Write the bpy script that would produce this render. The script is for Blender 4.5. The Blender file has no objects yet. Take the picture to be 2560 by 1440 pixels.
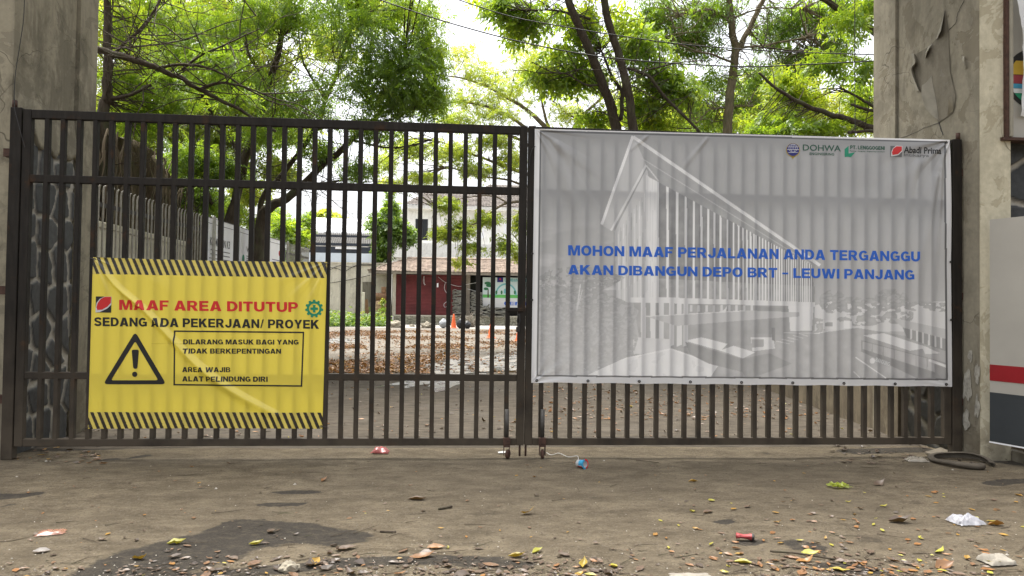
import bpy, bmesh, math, random
import numpy as np
from mathutils import Vector, Matrix, noise as mnoise

SC = bpy.context.scene
COL = SC.collection
rnd = random.Random(7)
RG = np.random.default_rng(11)

# ------------------------------------------------------------------ camera
F = 1849.0
PITCH, ROLL, YAW = .0232, .0135, .0837
CP = np.array([0.0, -7.181, 1.475])
_cy, _sy, _cp, _sp, _cr, _sr = math.cos(YAW), math.sin(YAW), math.cos(PITCH), math.sin(PITCH), math.cos(ROLL), math.sin(ROLL)
FW = np.array([_sy*_cp, _cy*_cp, _sp]); _ri = np.array([_cy, -_sy, 0.]); _up = np.cross(_ri, FW)
RI = _ri*_cr + _up*_sr; UP = -_ri*_sr + _up*_cr
cam = bpy.data.cameras.new('camera'); camo = bpy.data.objects.new('camera', cam); COL.objects.link(camo)
cam.sensor_width = 36; cam.lens = F/2560*36; cam.clip_end = 900; cam.clip_start = .05
camo.matrix_world = Matrix(((RI[0], UP[0], -FW[0], CP[0]), (RI[1], UP[1], -FW[1], CP[1]), (RI[2], UP[2], -FW[2], CP[2]), (0, 0, 0, 1)))
SC.camera = camo

# ------------------------------------------------------------------ light
SUN_D = Vector((-.20, .24, .95)).normalized()
w = bpy.data.worlds.new('World'); SC.world = w; w.use_nodes = True
nt = w.node_tree; nt.nodes.clear()
sky = nt.nodes.new('ShaderNodeTexSky'); sky.sky_type = 'NISHITA'; sky.sun_disc = False
sky.sun_elevation = math.asin(SUN_D.z); sky.sun_rotation = math.atan2(SUN_D.x, SUN_D.y)
sky.air_density = 1.0; sky.dust_density = 6.0; sky.ozone_density = 1.0
hs = nt.nodes.new('ShaderNodeHueSaturation'); hs.inputs['Saturation'].default_value = .22
hs.inputs['Value'].default_value = 1.0
bg = nt.nodes.new('ShaderNodeBackground'); bg.inputs[1].default_value = .15
wo = nt.nodes.new('ShaderNodeOutputWorld')
nt.links.new(sky.outputs[0], hs.inputs['Color']); nt.links.new(hs.outputs[0], bg.inputs[0]); nt.links.new(bg.outputs[0], wo.inputs[0])
sl = bpy.data.lights.new('sun', 'SUN'); sl.energy = 2.0; sl.angle = math.radians(28); sl.color = (1, .96, .88)
so = bpy.data.objects.new('sun', sl); COL.objects.link(so); so.rotation_euler = SUN_D.to_track_quat('Z', 'Y').to_euler(); so.location = (0, 0, 30)
SC.view_settings.view_transform = 'Standard'; SC.view_settings.look = 'None'
SC.view_settings.exposure = 1.55; SC.view_settings.gamma = 1; SC.view_settings.use_curve_mapping = False
SC.render.engine = 'CYCLES'
SC.cycles.use_denoising = True
SC.cycles.max_bounces = 8; SC.cycles.diffuse_bounces = 4; SC.cycles.glossy_bounces = 3; SC.cycles.transmission_bounces = 6
SC.cycles.sample_clamp_indirect = 6

# ------------------------------------------------------------------ helpers
def _ray(px, py): return (px-1280)/F*RI - (py-720)/F*UP + FW
def atY(px, py, Y):
    d = _ray(px, py); return CP + d*(Y-CP[1])/d[1]
def atX(px, py, X):
    d = _ray(px, py); return CP + d*(X-CP[0])/d[0]
def atZ(px, py, Z=0.):
    d = _ray(px, py); return CP + d*(Z-CP[2])/d[2]
def proj(P):
    d = np.asarray(P, float)-CP; z = d@FW
    return 1280+F*(d@RI)/z, 720-F*(d@UP)/z

def wloc(o):
    v = Vector((0, 0, 0))
    while o is not None: v += o.location; o = o.parent
    return v
def tag(o, label=None, cat=None, group=None, kind=None):
    if label: o['label'] = label
    if cat: o['category'] = cat
    if group: o['group'] = group
    if kind: o['kind'] = kind
    return o
def thing(name, loc, label, cat, group=None):
    o = bpy.data.objects.new(name, None); COL.objects.link(o); o.location = Vector([float(c) for c in loc]); o.empty_display_size = .1
    return tag(o, label, cat, group)
def mesh_obj(name, V, Fc, mat, parent=None, smooth=False, colors=None, base=None):
    """V world coordinates; one mesh object, origin at the parent (or at base)."""
    V = np.asarray(V, float)
    off = wloc(parent) if parent is not None else (Vector([float(c) for c in base]) if base is not None else Vector((0, 0, 0)))
    V = V - np.array(off)
    me = bpy.data.meshes.new(name)
    if isinstance(Fc, np.ndarray):
        n, k = Fc.shape
        me.vertices.add(len(V)); me.vertices.foreach_set('co', V.astype(np.float32).ravel())
        me.loops.add(n*k); me.loops.foreach_set('vertex_index', Fc.astype(np.int32).ravel())
        me.polygons.add(n); me.polygons.foreach_set('loop_start', (np.arange(n)*k).astype(np.int32))
        me.update(calc_edges=True); me.validate()
    else:
        me.from_pydata([tuple(v) for v in V], [], [tuple(f) for f in Fc]); me.update()
    if smooth: me.polygons.foreach_set('use_smooth', [True]*len(me.polygons))
    if colors is not None:
        a = me.color_attributes.new('paint', 'FLOAT_COLOR', 'POINT')
        c = np.ones((len(V), 4), np.float32); c[:, :np.asarray(colors).shape[1]] = colors
        a.data.foreach_set('color', c.ravel())
    for m in (mat if isinstance(mat, (list, tuple)) else [mat]): me.materials.append(m)
    o = bpy.data.objects.new(name, me); COL.objects.link(o)
    if parent is not None: o.parent = parent
    else: o.location = off
    return o
def dup(o, parent, loc=None, rot=None):
    c = o.copy(); COL.objects.link(c); c.parent = parent
    if loc is not None: c.location = Vector([float(v) for v in loc])
    if rot is not None: c.rotation_euler = rot
    return c
def dup_tree(root, loc, rotz=0, label=None):
    r = root.copy(); COL.objects.link(r); r.location = Vector([float(v) for v in loc]); r.rotation_euler = (0, 0, rotz)
    if label: r['label'] = label
    for ch in list(root.children):
        c = ch.copy(); COL.objects.link(c); c.parent = r
        for g in list(ch.children):
            d = g.copy(); COL.objects.link(d); d.parent = c
    return r

class MB:
    def __init__(s): s.v = []; s.f = []
    def add(s, V, Fc):
        n = len(s.v); s.v += [tuple(float(c) for c in p) for p in V]; s.f += [tuple(i+n for i in f) for f in Fc]; return s
    def box(s, x0, x1, y0, y1, z0, z1, b=0.0):
        if b <= 0:
            return s.add([(x0, y0, z0), (x1, y0, z0), (x1, y1, z0), (x0, y1, z0), (x0, y0, z1), (x1, y0, z1), (x1, y1, z1), (x0, y1, z1)],
                         [(0, 3, 2, 1), (4, 5, 6, 7), (0, 1, 5, 4), (1, 2, 6, 5), (2, 3, 7, 6), (3, 0, 4, 7)])
        bm = bmesh.new(); bmesh.ops.create_cube(bm, size=1)
        for v in bm.verts: v.co = Vector(((x0+x1)/2+v.co.x*(x1-x0), (y0+y1)/2+v.co.y*(y1-y0), (z0+z1)/2+v.co.z*(z1-z0)))
        bmesh.ops.bevel(bm, geom=bm.edges[:], offset=b, segments=1, affect='EDGES')
        bm.verts.index_update()
        s.add([v.co[:] for v in bm.verts], [[v.index for v in f.verts] for f in bm.faces]); bm.free(); return s
    def obox(s, P, ax, ay, az):
        """box from corner P with edge vectors"""
        P, ax, ay, az = [np.asarray(q, float) for q in (P, ax, ay, az)]
        return s.add([P, P+ax, P+ax+ay, P+ay, P+az, P+ax+az, P+ax+ay+az, P+ay+az],
                     [(0, 3, 2, 1), (4, 5, 6, 7), (0, 1, 5, 4), (1, 2, 6, 5), (2, 3, 7, 6), (3, 0, 4, 7)])
    def tube(s, pts, rad, n=6, cap=True):
        pts = [np.asarray(p, float) for p in pts]; m = len(pts)
        if not hasattr(rad, '__len__'): rad = [rad]*m
        rings = []; t0 = None
        for i in range(m):
            t = pts[min(i+1, m-1)]-pts[max(i-1, 0)]; L = np.linalg.norm(t); t = t/L if L > 1e-9 else np.array([0, 0, 1.])
            if t0 is None:
                a = np.array([0, 0, 1.]) if abs(t[2]) < .9 else np.array([1., 0, 0]); u = np.cross(t, a); u /= np.linalg.norm(u)
            else:
                u = u-t*(u@t); u /= max(np.linalg.norm(u), 1e-9)
            t0 = t; v = np.cross(t, u)
            rings.append([pts[i]+rad[i]*(math.cos(2*math.pi*k/n)*u+math.sin(2*math.pi*k/n)*v) for k in range(n)])
        V = [p for r in rings for p in r]
        Fc = [(i*n+k, i*n+(k+1) % n, (i+1)*n+(k+1) % n, (i+1)*n+k) for i in range(m-1) for k in range(n)]
        if cap: Fc += [tuple(range(n-1, -1, -1)), tuple((m-1)*n+k for k in range(n))]
        return s.add(V, Fc)
    def lathe(s, prof, c, n=20, axis=(0, 0, 1)):
        """prof: (r, h) along axis from c"""
        a = Vector(axis).normalized(); q = a.to_track_quat('Z', 'Y'); V = []
        for r, h in prof:
            for k in range(n):
                p = q @ Vector((r*math.cos(2*math.pi*k/n), r*math.sin(2*math.pi*k/n), h)); V.append((p.x+c[0], p.y+c[1], p.z+c[2]))
        m = len(prof)
        Fc = [(i*n+k, i*n+(k+1) % n, (i+1)*n+(k+1) % n, (i+1)*n+k) for i in range(m-1) for k in range(n)]
        return s.add(V, Fc)
    def prism(s, poly, nrm, depth):
        """planar world polygon extruded along nrm by depth"""
        n = len(poly); P = [np.asarray(p, float) for p in poly]; d = np.asarray(nrm, float)*depth
        return s.add(P+[p+d for p in P], [tuple(range(n)), tuple(range(2*n-1, n-1, -1))]+[(i, i+n, (i+1) % n+n, (i+1) % n) for i in range(n)])
    def build(s, name, mat, parent=None, smooth=False, base=None):
        return mesh_obj(name, s.v, s.f, mat, parent, smooth, base=base)

def spline(pts, k=6):
    P = np.asarray(pts, float); n = len(P); out = []
    for i in range(n-1):
        p0, p1, p2, p3 = P[max(i-1, 0)], P[i], P[i+1], P[min(i+2, n-1)]
        for j in range(k):
            t = j/k; out.append(.5*((2*p1)+(-p0+p2)*t+(2*p0-5*p1+4*p2-p3)*t*t+(-p0+3*p1-3*p2+p3)*t**3))
    out.append(P[-1]); return np.array(out)

def fbm(x, y, z=0., o=3):
    return mnoise.fractal(Vector((x, y, z)), 1.0, 2.0, o)

_VN = {}
def vnoise(X, Y, seed=0):
    """smooth value noise, vectorised"""
    g = _VN.get(seed)
    if g is None: g = _VN[seed] = np.random.default_rng(seed).random((256, 256))
    xi = np.floor(X).astype(int); yi = np.floor(Y).astype(int)
    fx = X-xi; fy = Y-yi; fx = fx*fx*(3-2*fx); fy = fy*fy*(3-2*fy)
    a = g[xi % 256, yi % 256]; b = g[(xi+1) % 256, yi % 256]; c = g[xi % 256, (yi+1) % 256]; d = g[(xi+1) % 256, (yi+1) % 256]
    return (a*(1-fx)+b*fx)*(1-fy)+(c*(1-fx)+d*fx)*fy
def vfbm(X, Y, seed=0, o=4):
    s = 0; a = .5
    for k in range(o): s = s+a*vnoise(X*2**k+17*k, Y*2**k+31*k, seed+k); a *= .5
    return s/(1-.5**o)

# ------------------------------------------------------------------ materials
class NT:
    def __init__(s, name):
        s.m = bpy.data.materials.new(name); s.m.use_nodes = True; s.t = s.m.node_tree; s.t.nodes.clear()
        s.out = s.n('ShaderNodeOutputMaterial')
    def n(s, t, **kw):
        x = s.t.nodes.new(t)
        for k, v in kw.items(): setattr(x, k, v)
        return x
    def l(s, a, b): s.t.links.new(a, b)
    def val(s, sock, v):
        if hasattr(v, 'is_linked') or isinstance(v, bpy.types.NodeSocket): s.l(v, sock)
        else: sock.default_value = v
    def pos(s, scale=(1, 1, 1), loc=(0, 0, 0)):
        g = s.n('ShaderNodeNewGeometry'); m = s.n('ShaderNodeMapping'); s.l(g.outputs['Position'], m.inputs[0])
        m.inputs['Scale'].default_value = scale; m.inputs['Location'].default_value = loc; return m.outputs[0]
    def noise(s, vec, scale, detail=4, rough=.55, dist=0.):
        x = s.n('ShaderNodeTexNoise'); s.l(vec, x.inputs['Vector']); x.inputs['Scale'].default_value = scale
        x.inputs['Detail'].default_value = detail; x.inputs['Roughness'].default_value = rough; x.inputs['Distortion'].default_value = dist
        return x.outputs[0]
    def voro(s, vec, scale, feature='DISTANCE_TO_EDGE', out='Distance', rand=1.):
        x = s.n('ShaderNodeTexVoronoi', feature=feature); s.l(vec, x.inputs['Vector']); x.inputs['Scale'].default_value = scale
        x.inputs['Randomness'].default_value = rand; return x.outputs[out]
    def ramp(s, fac, stops):
        r = s.n('ShaderNodeValToRGB'); s.l(fac, r.inputs[0]); e = r.color_ramp.elements
        while len(e) < len(stops): e.new(.5)
        for i, (p, c) in enumerate(stops):
            e[i].position = p; e[i].color = (c if hasattr(c, '__len__') else (c, c, c))+((1,) if not hasattr(c, '__len__') or len(c) == 3 else ())
        return r.outputs[0]
    def mr(s, v, a, b, c=0., d=1.):
        x = s.n('ShaderNodeMapRange'); s.l(v, x.inputs[0]); 
        for i, q in enumerate((a, b, c, d)): x.inputs[i+1].default_value = q
        return x.outputs[0]
    def mix(s, fac, a, b, mode='MIX'):
        x = s.n('ShaderNodeMix', data_type='RGBA', blend_type=mode)
        s.val(x.inputs[0], fac)
        for sk, v in ((x.inputs[6], a), (x.inputs[7], b)):
            if isinstance(v, tuple): v = v+(1,) if len(v) == 3 else v
            s.val(sk, v)
        return x.outputs[2]
    def math(s, op, a, b=0.):
        x = s.n('ShaderNodeMath', operation=op); s.val(x.inputs[0], a); s.val(x.inputs[1], b); return x.outputs[0]
    def sep(s, v):
        x = s.n('ShaderNodeSeparateXYZ'); s.l(v, x.inputs[0]); return x.outputs
    def attr(s, name='paint'):
        x = s.n('ShaderNodeAttribute', attribute_name=name); return x.outputs['Color']
    def bump(s, h, strength=.5, dist=.01):
        b = s.n('ShaderNodeBump'); s.l(h, b.inputs['Height']); b.inputs['Strength'].default_value = strength; b.inputs['Distance'].default_value = dist
        return b.outputs[0]
    def bsdf(s, col, rough=.6, metal=0., nrm=None, spec=.4, **kw):
        b = s.n('ShaderNodeBsdfPrincipled')
        if isinstance(col, tuple): col = col+(1,) if len(col) == 3 else col
        s.val(b.inputs['Base Color'], col); s.val(b.inputs['Roughness'], rough); b.inputs['Metallic'].default_value = metal
        b.inputs['Specular IOR Level'].default_value = spec
        if nrm is not None: s.l(nrm, b.inputs['Normal'])
        return b
    def done(s, sh): s.l(sh, s.out.inputs[0]); return s.m

def simple(name, col, rough=.6, var=.25, scale=6., metal=0., spec=.4, bump=.15, bd=.004):
    t = NT(name); p = t.pos(); n = t.noise(p, scale, 5, .6)
    c = t.mix(t.mr(n, .3, .7), tuple(q*(1-var) for q in col), tuple(min(1, q*(1+var)) for q in col))
    n2 = t.noise(p, scale*7, 3)
    return t.done(t.bsdf(c, rough, metal, t.bump(n2, bump, bd), spec).outputs[0])

def m_gate():
    t = NT('painted_steel'); p = t.pos(); n = t.noise(p, 5, 6, .65); n2 = t.noise(t.pos((30, 30, 4)), 1, 4)
    z = t.sep(p)[2]
    paint = t.mix(t.mr(n2, .3, .7), (.011, .009, .007), (.022, .018, .014))
    rust = t.mix(t.math('MULTIPLY', t.mr(n, .58, .68), .8), paint, (.045, .024, .012))
    dust = t.math('MULTIPLY', t.mr(z, 1.35, .15), t.mr(t.noise(p, 3, 4), .2, .55))
    c = t.mix(t.math('MULTIPLY', dust, .75), rust, (.085, .067, .047))
    return t.done(t.bsdf(c, t.mr(n, .3, .7, .55, .8), 0, t.bump(n2, .15, .002), .2).outputs[0])
M = {}
M['gate'] = m_gate()
M['rust'] = simple('rusty_iron', (.060, .030, .020), .8, .4, 25)
M['grey_steel'] = simple('bare_grey_steel', (.075, .07, .062), .55, .25, 20, .3)
M['black_iron'] = simple('blackened_iron', (.02, .018, .016), .6, .3, 20)

def m_plaster(name, base, dark, peel, peel_amt=.58, stain=1., seed=0.):
    t = NT(name); p = t.pos(loc=(seed, seed, seed)); ps = t.pos((5, 5, .55), (seed, 0, 0))
    big = t.noise(p, 1.3, 6, .6, .3); streak = t.noise(ps, 1.2, 5, .6); fine = t.noise(p, 22, 4, .6)
    c = t.mix(t.mr(fine, .25, .75), tuple(q*.88 for q in base), tuple(q*1.1 for q in base))
    c = t.mix(t.math('MULTIPLY', t.mr(streak, .45, .75), .75*stain), c, dark)
    pe = t.mr(t.noise(p, 2.6, 7, .62, .8), peel_amt, peel_amt+.012)
    c = t.mix(t.math('MULTIPLY', pe, .7), c, peel)
    c = t.mix(t.math('MULTIPLY', t.mr(big, .58, .7), .45*stain), c, tuple(q*.8 for q in dark))
    # hairline cracks
    pd = t.n('ShaderNodeVectorMath', operation='ADD'); nz = t.n('ShaderNodeTexNoise'); t.l(p, nz.inputs['Vector']); nz.inputs['Scale'].default_value = 2.5
    sc = t.n('ShaderNodeVectorMath', operation='SCALE'); t.l(nz.outputs['Color'], sc.inputs[0]); sc.inputs['Scale'].default_value = .6
    t.l(p, pd.inputs[0]); t.l(sc.outputs[0], pd.inputs[1])
    cr = t.math('MULTIPLY', t.mr(t.voro(pd.outputs[0], .9), .0, .006, 1, 0), t.mr(t.noise(p, .8, 3), .48, .60))
    bl = t.mr(t.noise(t.pos((1, 1, .7), (seed, 4, 2)), 2.1, 8, .7, .4), .50, .60)
    c = t.mix(t.math('MULTIPLY', bl, .55*stain), c, tuple(q*.72 for q in dark))
    lt = t.mr(t.noise(t.pos((1, 1, .6), (seed, 14, 2)), 3.3, 7, .7, .3), .56, .64); c = t.mix(t.math('MULTIPLY', lt, .4), c, tuple(min(1, q*1.25) for q in base))
    c = t.mix(t.math('MULTIPLY', cr, .75), c, tuple(q*.3 for q in dark))
    # splash dirt near the ground
    z = t.sep(t.pos())[2]
    d = t.math('MULTIPLY', t.mr(z, .9, .0), t.mr(t.noise(p, 4, 5), .35, .6))
    c = t.mix(t.math('MULTIPLY', d, .7), c, (.10, .08, .055))
    h = t.math('ADD', t.math('MULTIPLY', fine, .35), t.math('MULTIPLY', pe, -.8))
    h = t.math('ADD', h, t.math('MULTIPLY', cr, -1.)); h = t.math('ADD', h, t.math('MULTIPLY', big, 1.2))
    return t.done(t.bsdf(c, .88, 0, t.bump(h, .55, .006), .2).outputs[0])
M['plaster'] = m_plaster('stained_cement_render', (.285, .255, .185), (.125, .11, .078), (.20, .178, .13))
M['plaster_right'] = m_plaster('peeling_cement_render', (.25, .225, .168), (.125, .110, .082), (.17, .147, .104), .55, .7, 7.)
M['plaster_pale'] = m_plaster('flaking_cream_paint', (.52, .475, .35), (.27, .24, .165), (.36, .315, .215), .545, .35, 3.)
M['flap'] = simple('peeled_paint_sheet', (.25, .228, .175), .7, .15, 8)
M['concrete'] = m_plaster('weathered_concrete', (0.223, 0.205, 0.161), (0.099, 0.090, 0.068), (0.167, 0.149, 0.118), .6, 1., 12.)

def m_stone(name, c0, c1, mortar):
    t = NT(name); a = t.sep(t.attr())  # r: mortar mask, g: stone tint
    p = t.pos(); n = t.noise(p, 14, 6, .65)
    c = t.mix(a[1], c0, c1); c = t.mix(t.mr(n, .3, .75), c, tuple(q*.6 for q in c0))
    mc = t.mix(t.mr(n, .35, .6), tuple(q*.7 for q in mortar), mortar)
    c = t.mix(a[0], c, mc)
    return t.done(t.bsdf(c, t.mix(a[0], (.55, .55, .55), (.9, .9, .9)), 0, t.bump(n, .5, .008), .35).outputs[0])
M['stone'] = m_stone('dark_river_stone', (.030, .032, .033), (.070, .071, .068), (.40, .37, .31))
M['stone_dark'] = m_stone('near_black_stone', (.012, .012, .010), (.05, .046, .036), (.10, .088, .062))  # darker stones and mortar for the right reveal
M['cobble'] = m_stone('grey_cobble_stone', (.34, .32, .23), (.52, .49, .38), (.20, .18, .13))

def m_ground():
    t = NT('dirty_concrete'); p = t.pos(); st = t.pos((.8, 1.5, 1))
    big = t.noise(p, .45, 5, .6); streak = t.noise(st, 3.4, 10, .74, .25); fine = t.noise(p, 70, 5, .75); mid = t.noise(t.pos((1, 1.4, 1)), 13, 8, .75)
    c = t.mix(t.mr(streak, .38, .60), (.090, .073, .050), (.178, .146, .101))
    c = t.mix(t.math('MULTIPLY', t.mr(fine, .44, .32), .65), c, (.040, .034, .027)); c = t.mix(t.math('MULTIPLY', t.mr(fine, .58, .72), .5), c, (.20, .175, .14))
    gr = t.voro(p, 95, 'F1', 'Color'); gs = t.sep(gr); c = t.mix(t.math('MULTIPLY', t.mr(gs[0], .84, .96), .4), c, (.21, .185, .15)); c = t.mix(t.math('MULTIPLY', t.mr(gs[1], .82, .96), .4), c, (.036, .030, .025))
    dm = t.mr(t.noise(t.pos((.9, 1.5, 1), (11, 3, 0)), 1.35, 9, .72, .5), .53, .64); c = t.mix(t.math('MULTIPLY', dm, .4), c, (.076, .062, .043))
    nzv = t.n('ShaderNodeTexNoise'); t.l(p, nzv.inputs['Vector']); nzv.inputs['Scale'].default_value = 3; nzv.inputs['Detail'].default_value = 6
    vs = t.n('ShaderNodeVectorMath', operation='SCALE'); t.l(nzv.outputs['Color'], vs.inputs[0]); vs.inputs['Scale'].default_value = .7
    va = t.n('ShaderNodeVectorMath', operation='ADD'); t.l(p, va.inputs[0]); t.l(vs.outputs[0], va.inputs[1])
    crk = t.math('MULTIPLY', t.mr(t.voro(va.outputs[0], .75), .0, .009, 1, 0), t.mr(t.noise(p, .6, 3), .50, .58)); c = t.mix(t.math('MULTIPLY', crk, .22), c, (.030, .025, .02))
    c = t.mix(t.mr(big, .35, .7), c, t.mix(.5, c, (.10, .083, .061)))
    c = t.mix(t.math('MULTIPLY', t.mr(mid, .56, .70), .75), c, (.050, .041, .031))
    c = t.mix(t.math('MULTIPLY', t.mr(mid, .40, .30), .5), c, (.20, .17, .13))
    c = t.mix(t.math('MULTIPLY', t.mr(t.noise(t.pos((.8, 2.0, 1), (3, 8, 0)), 2.3, 7, .75, .6), .60, .67), .6), c, (.043, .036, .029))
    # stained asphalt areas with ragged edges
    f = t.sep(t.attr())[0]; ed = t.math('ADD', f, t.math('MULTIPLY', t.math('SUBTRACT', t.noise(t.pos((1, 1.6, 1)), 5.5, 8, .72), .5), .75))
    sm = t.mr(ed, .40, .50); asp = t.mix(t.mr(fine, .3, .7), (.024, .022, .020), (.050, .046, .041))
    asp = t.mix(t.mr(mid, .50, .62), asp, (.070, .060, .047))
    c = t.mix(t.math('MULTIPLY', sm, .88), c, asp)
    sp = t.mr(t.voro(p, 34, 'F1'), .05, .10, 1, 0); spm = t.mr(t.noise(p, 1.1, 2), .45, .62)
    c = t.mix(t.math('MULTIPLY', t.math('MULTIPLY', sp, spm), .6), c, (.24, .21, .165))
    sp2 = t.mr(t.voro(t.pos((1, 1.6, 1), (5, 2, 0)), 11, 'F1'), .05, .13, 1, 0)
    c = t.mix(t.math('MULTIPLY', sp2, .6), c, (.034, .028, .023))
    h = t.math('ADD', t.math('MULTIPLY', streak, 1.), t.math('MULTIPLY', fine, .35)); h = t.math('ADD', h, t.math('MULTIPLY', mid, .7)); h = t.math('ADD', h, t.math('MULTIPLY', gs[0], .25)); h = t.math('ADD', h, t.math('MULTIPLY', crk, -.3))
    return t.done(t.bsdf(c, .92, 0, t.bump(h, 1., .022), .06).outputs[0])
M['ground'] = m_ground()
def m_yard():
    t = NT('worn_yard_asphalt'); p = t.pos(); y = t.sep(p)[1]
    n = t.noise(p, .5, 5, .6); f = t.noise(p, 45, 5, .7); mid = t.noise(t.pos((.7, 1.6, 1)), 5, 6, .7)
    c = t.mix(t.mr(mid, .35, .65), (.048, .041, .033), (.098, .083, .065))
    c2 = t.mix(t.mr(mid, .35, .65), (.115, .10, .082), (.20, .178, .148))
    c = t.mix(t.mr(t.math('ADD', y, t.math('MULTIPLY', n, 10)), 13, 22), c, c2)  # near ground darker: tree shade and damp put into the colour
    wet = t.mr(n, .50, .58)
    return t.done(t.bsdf(c, t.mr(wet, 0, 1, .98, .7), 0, t.bump(t.math('ADD', f, mid), .5, .012), .06).outputs[0])
M['yard'] = m_yard()
M['asphalt'] = simple('old_dark_asphalt', (.050, .047, .042), .85, .3, 40, 0, .25, .6, .01)
M['road'] = simple('pale_concrete_road', (.30, .28, .25), .8, .15, 1.5)
M['kerb'] = simple('worn_kerb_concrete', (.15, .13, .10), .9, .3, 7, 0, .2, .5, .01)
t = NT('standing_water'); M['water'] = t.done(t.bsdf(t.mix(t.mr(t.noise(t.pos((1, .5, 1)), 3, 5), .4, .6), (.045, .040, .033), (.16, .145, .12)), t.mr(t.noise(t.pos((1, .5, 1)), 3, 5), .4, .6, .12, .6), 0, t.bump(t.noise(t.pos(), 9, 3), .4, .015), .5).outputs[0])

def m_leaf(name, stops, tr=.5, gloss=.06):
    t = NT(name); a = t.sep(t.attr())[0]; c = t.ramp(a, stops)
    ct = t.mix(1., c, (1.5, 1.35, .55), 'MULTIPLY')
    d = t.n('ShaderNodeBsdfDiffuse'); t.l(c, d.inputs[0]); x = t.n('ShaderNodeBsdfTranslucent'); t.l(ct, x.inputs[0])
    g = t.n('ShaderNodeBsdfGlossy'); g.inputs['Roughness'].default_value = .45
    m1 = t.n('ShaderNodeMixShader'); m1.inputs[0].default_value = tr; t.l(d.outputs[0], m1.inputs[1]); t.l(x.outputs[0], m1.inputs[2])
    m2 = t.n('ShaderNodeMixShader'); m2.inputs[0].default_value = gloss; t.l(m1.outputs[0], m2.inputs[1]); t.l(g.outputs[0], m2.inputs[2])
    return t.done(m2.outputs[0])
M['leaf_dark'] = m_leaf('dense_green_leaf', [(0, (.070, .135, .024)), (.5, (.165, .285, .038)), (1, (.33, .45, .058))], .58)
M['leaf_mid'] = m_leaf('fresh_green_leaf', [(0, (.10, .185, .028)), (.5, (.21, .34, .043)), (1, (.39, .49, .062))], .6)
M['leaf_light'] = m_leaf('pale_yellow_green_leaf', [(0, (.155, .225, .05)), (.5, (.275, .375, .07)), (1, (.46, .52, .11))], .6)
M['leaf_litter'] = m_leaf('fallen_leaf', [(0, (.035, .024, .016)), (.3, (.125, .085, .058)), (.55, (.23, .105, .034)), (.8, (.29, .165, .032)), (1, (.31, .30, .045))], .12)
M['grass'] = m_leaf('weed_leaf', [(0, (.06, .12, .02)), (.6, (.14, .24, .04)), (1, (.30, .34, .10))], .4)
def m_bark(name, c0, c1):
    t = NT(name); p = t.pos((9, 9, 2)); n = t.noise(p, 2.2, 6, .7); n2 = t.noise(t.pos(), 3, 4)
    c = t.mix(t.mr(n, .3, .7), c0, c1); c = t.mix(t.math('MULTIPLY', t.mr(n2, .5, .7), .5), c, (.10, .115, .06))
    return t.done(t.bsdf(c, .9, 0, t.bump(n, .8, .02), .15).outputs[0])
M['bark'] = m_bark('dark_bark', (.035, .027, .02), (.10, .08, .06))
M['bark_pale'] = m_bark('pale_brown_bark', (.10, .075, .05), (.23, .185, .13))

def m_vinyl(name, tr=.35, rough=.38, attr=True, col=(1, 1, 1), spec=.5, coat=0.):
    t = NT(name); p = t.pos()
    c = t.attr() if attr else t.mix(.0, col, col)
    n = t.noise(t.pos((1, 1, 1)), 5, 3, .5)
    b = t.bsdf(c, rough, 0, t.bump(n, .25, .012), spec)
    b.inputs['Coat Weight'].default_value = coat; b.inputs['Coat IOR'].default_value = 2.0; b.inputs['Coat Roughness'].default_value = .17
    x = t.n('ShaderNodeBsdfTranslucent'); t.l(c, x.inputs[0])
    m = t.n('ShaderNodeMixShader'); m.inputs[0].default_value = tr; t.l(b.outputs[0], m.inputs[1]); t.l(x.outputs[0], m.inputs[2])
    return t.done(m.outputs[0])
M['vinyl'] = m_vinyl('printed_vinyl', .29, .34, coat=.3)
M['vinyl_gloss'] = m_vinyl('glossy_printed_vinyl', .2, .22, coat=.35)
def ink(name, col, tr=.3): M[name] = m_vinyl(name, tr, .4, False, col)
ink('ink_blue', (.03, .145, .62)); ink('ink_red', (.70, .03, .03)); ink('ink_black', (.02, .02, .02)); ink('ink_green', (.02, .30, .17))
ink('ink_darkgreen', (.03, .11, .07)); ink('ink_navy', (.03, .03, .22)); ink('ink_white', (.75, .75, .74)); ink('ink_grey', (.16, .16, .16)); ink('ink_gold', (.45, .33, .05))
M['white_paint'] = simple('white_panel', (.86, .86, .88), .45, .05, 3)
M['cream_wall'] = m_plaster('cream_wall_render', (.62, .58, .47), (.40, .36, .28), (.52, .47, .37), .6, .6, 21.)
M['house_white'] = m_plaster('white_house_paint', (.90, .89, .85), (.55, .53, .47), (.7, .68, .62), .66, .4, 30.)
M['brown_wall'] = m_plaster('brown_stained_wall', (.17, .14, .095), (.09, .072, .05), (.21, .175, .12), .6, 1., 55.)
M['dark_glass_interior'] = simple('dark_window_and_interior', (.02, .022, .025), .2, .2, 3)
M['red_shutter'] = None

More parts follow.
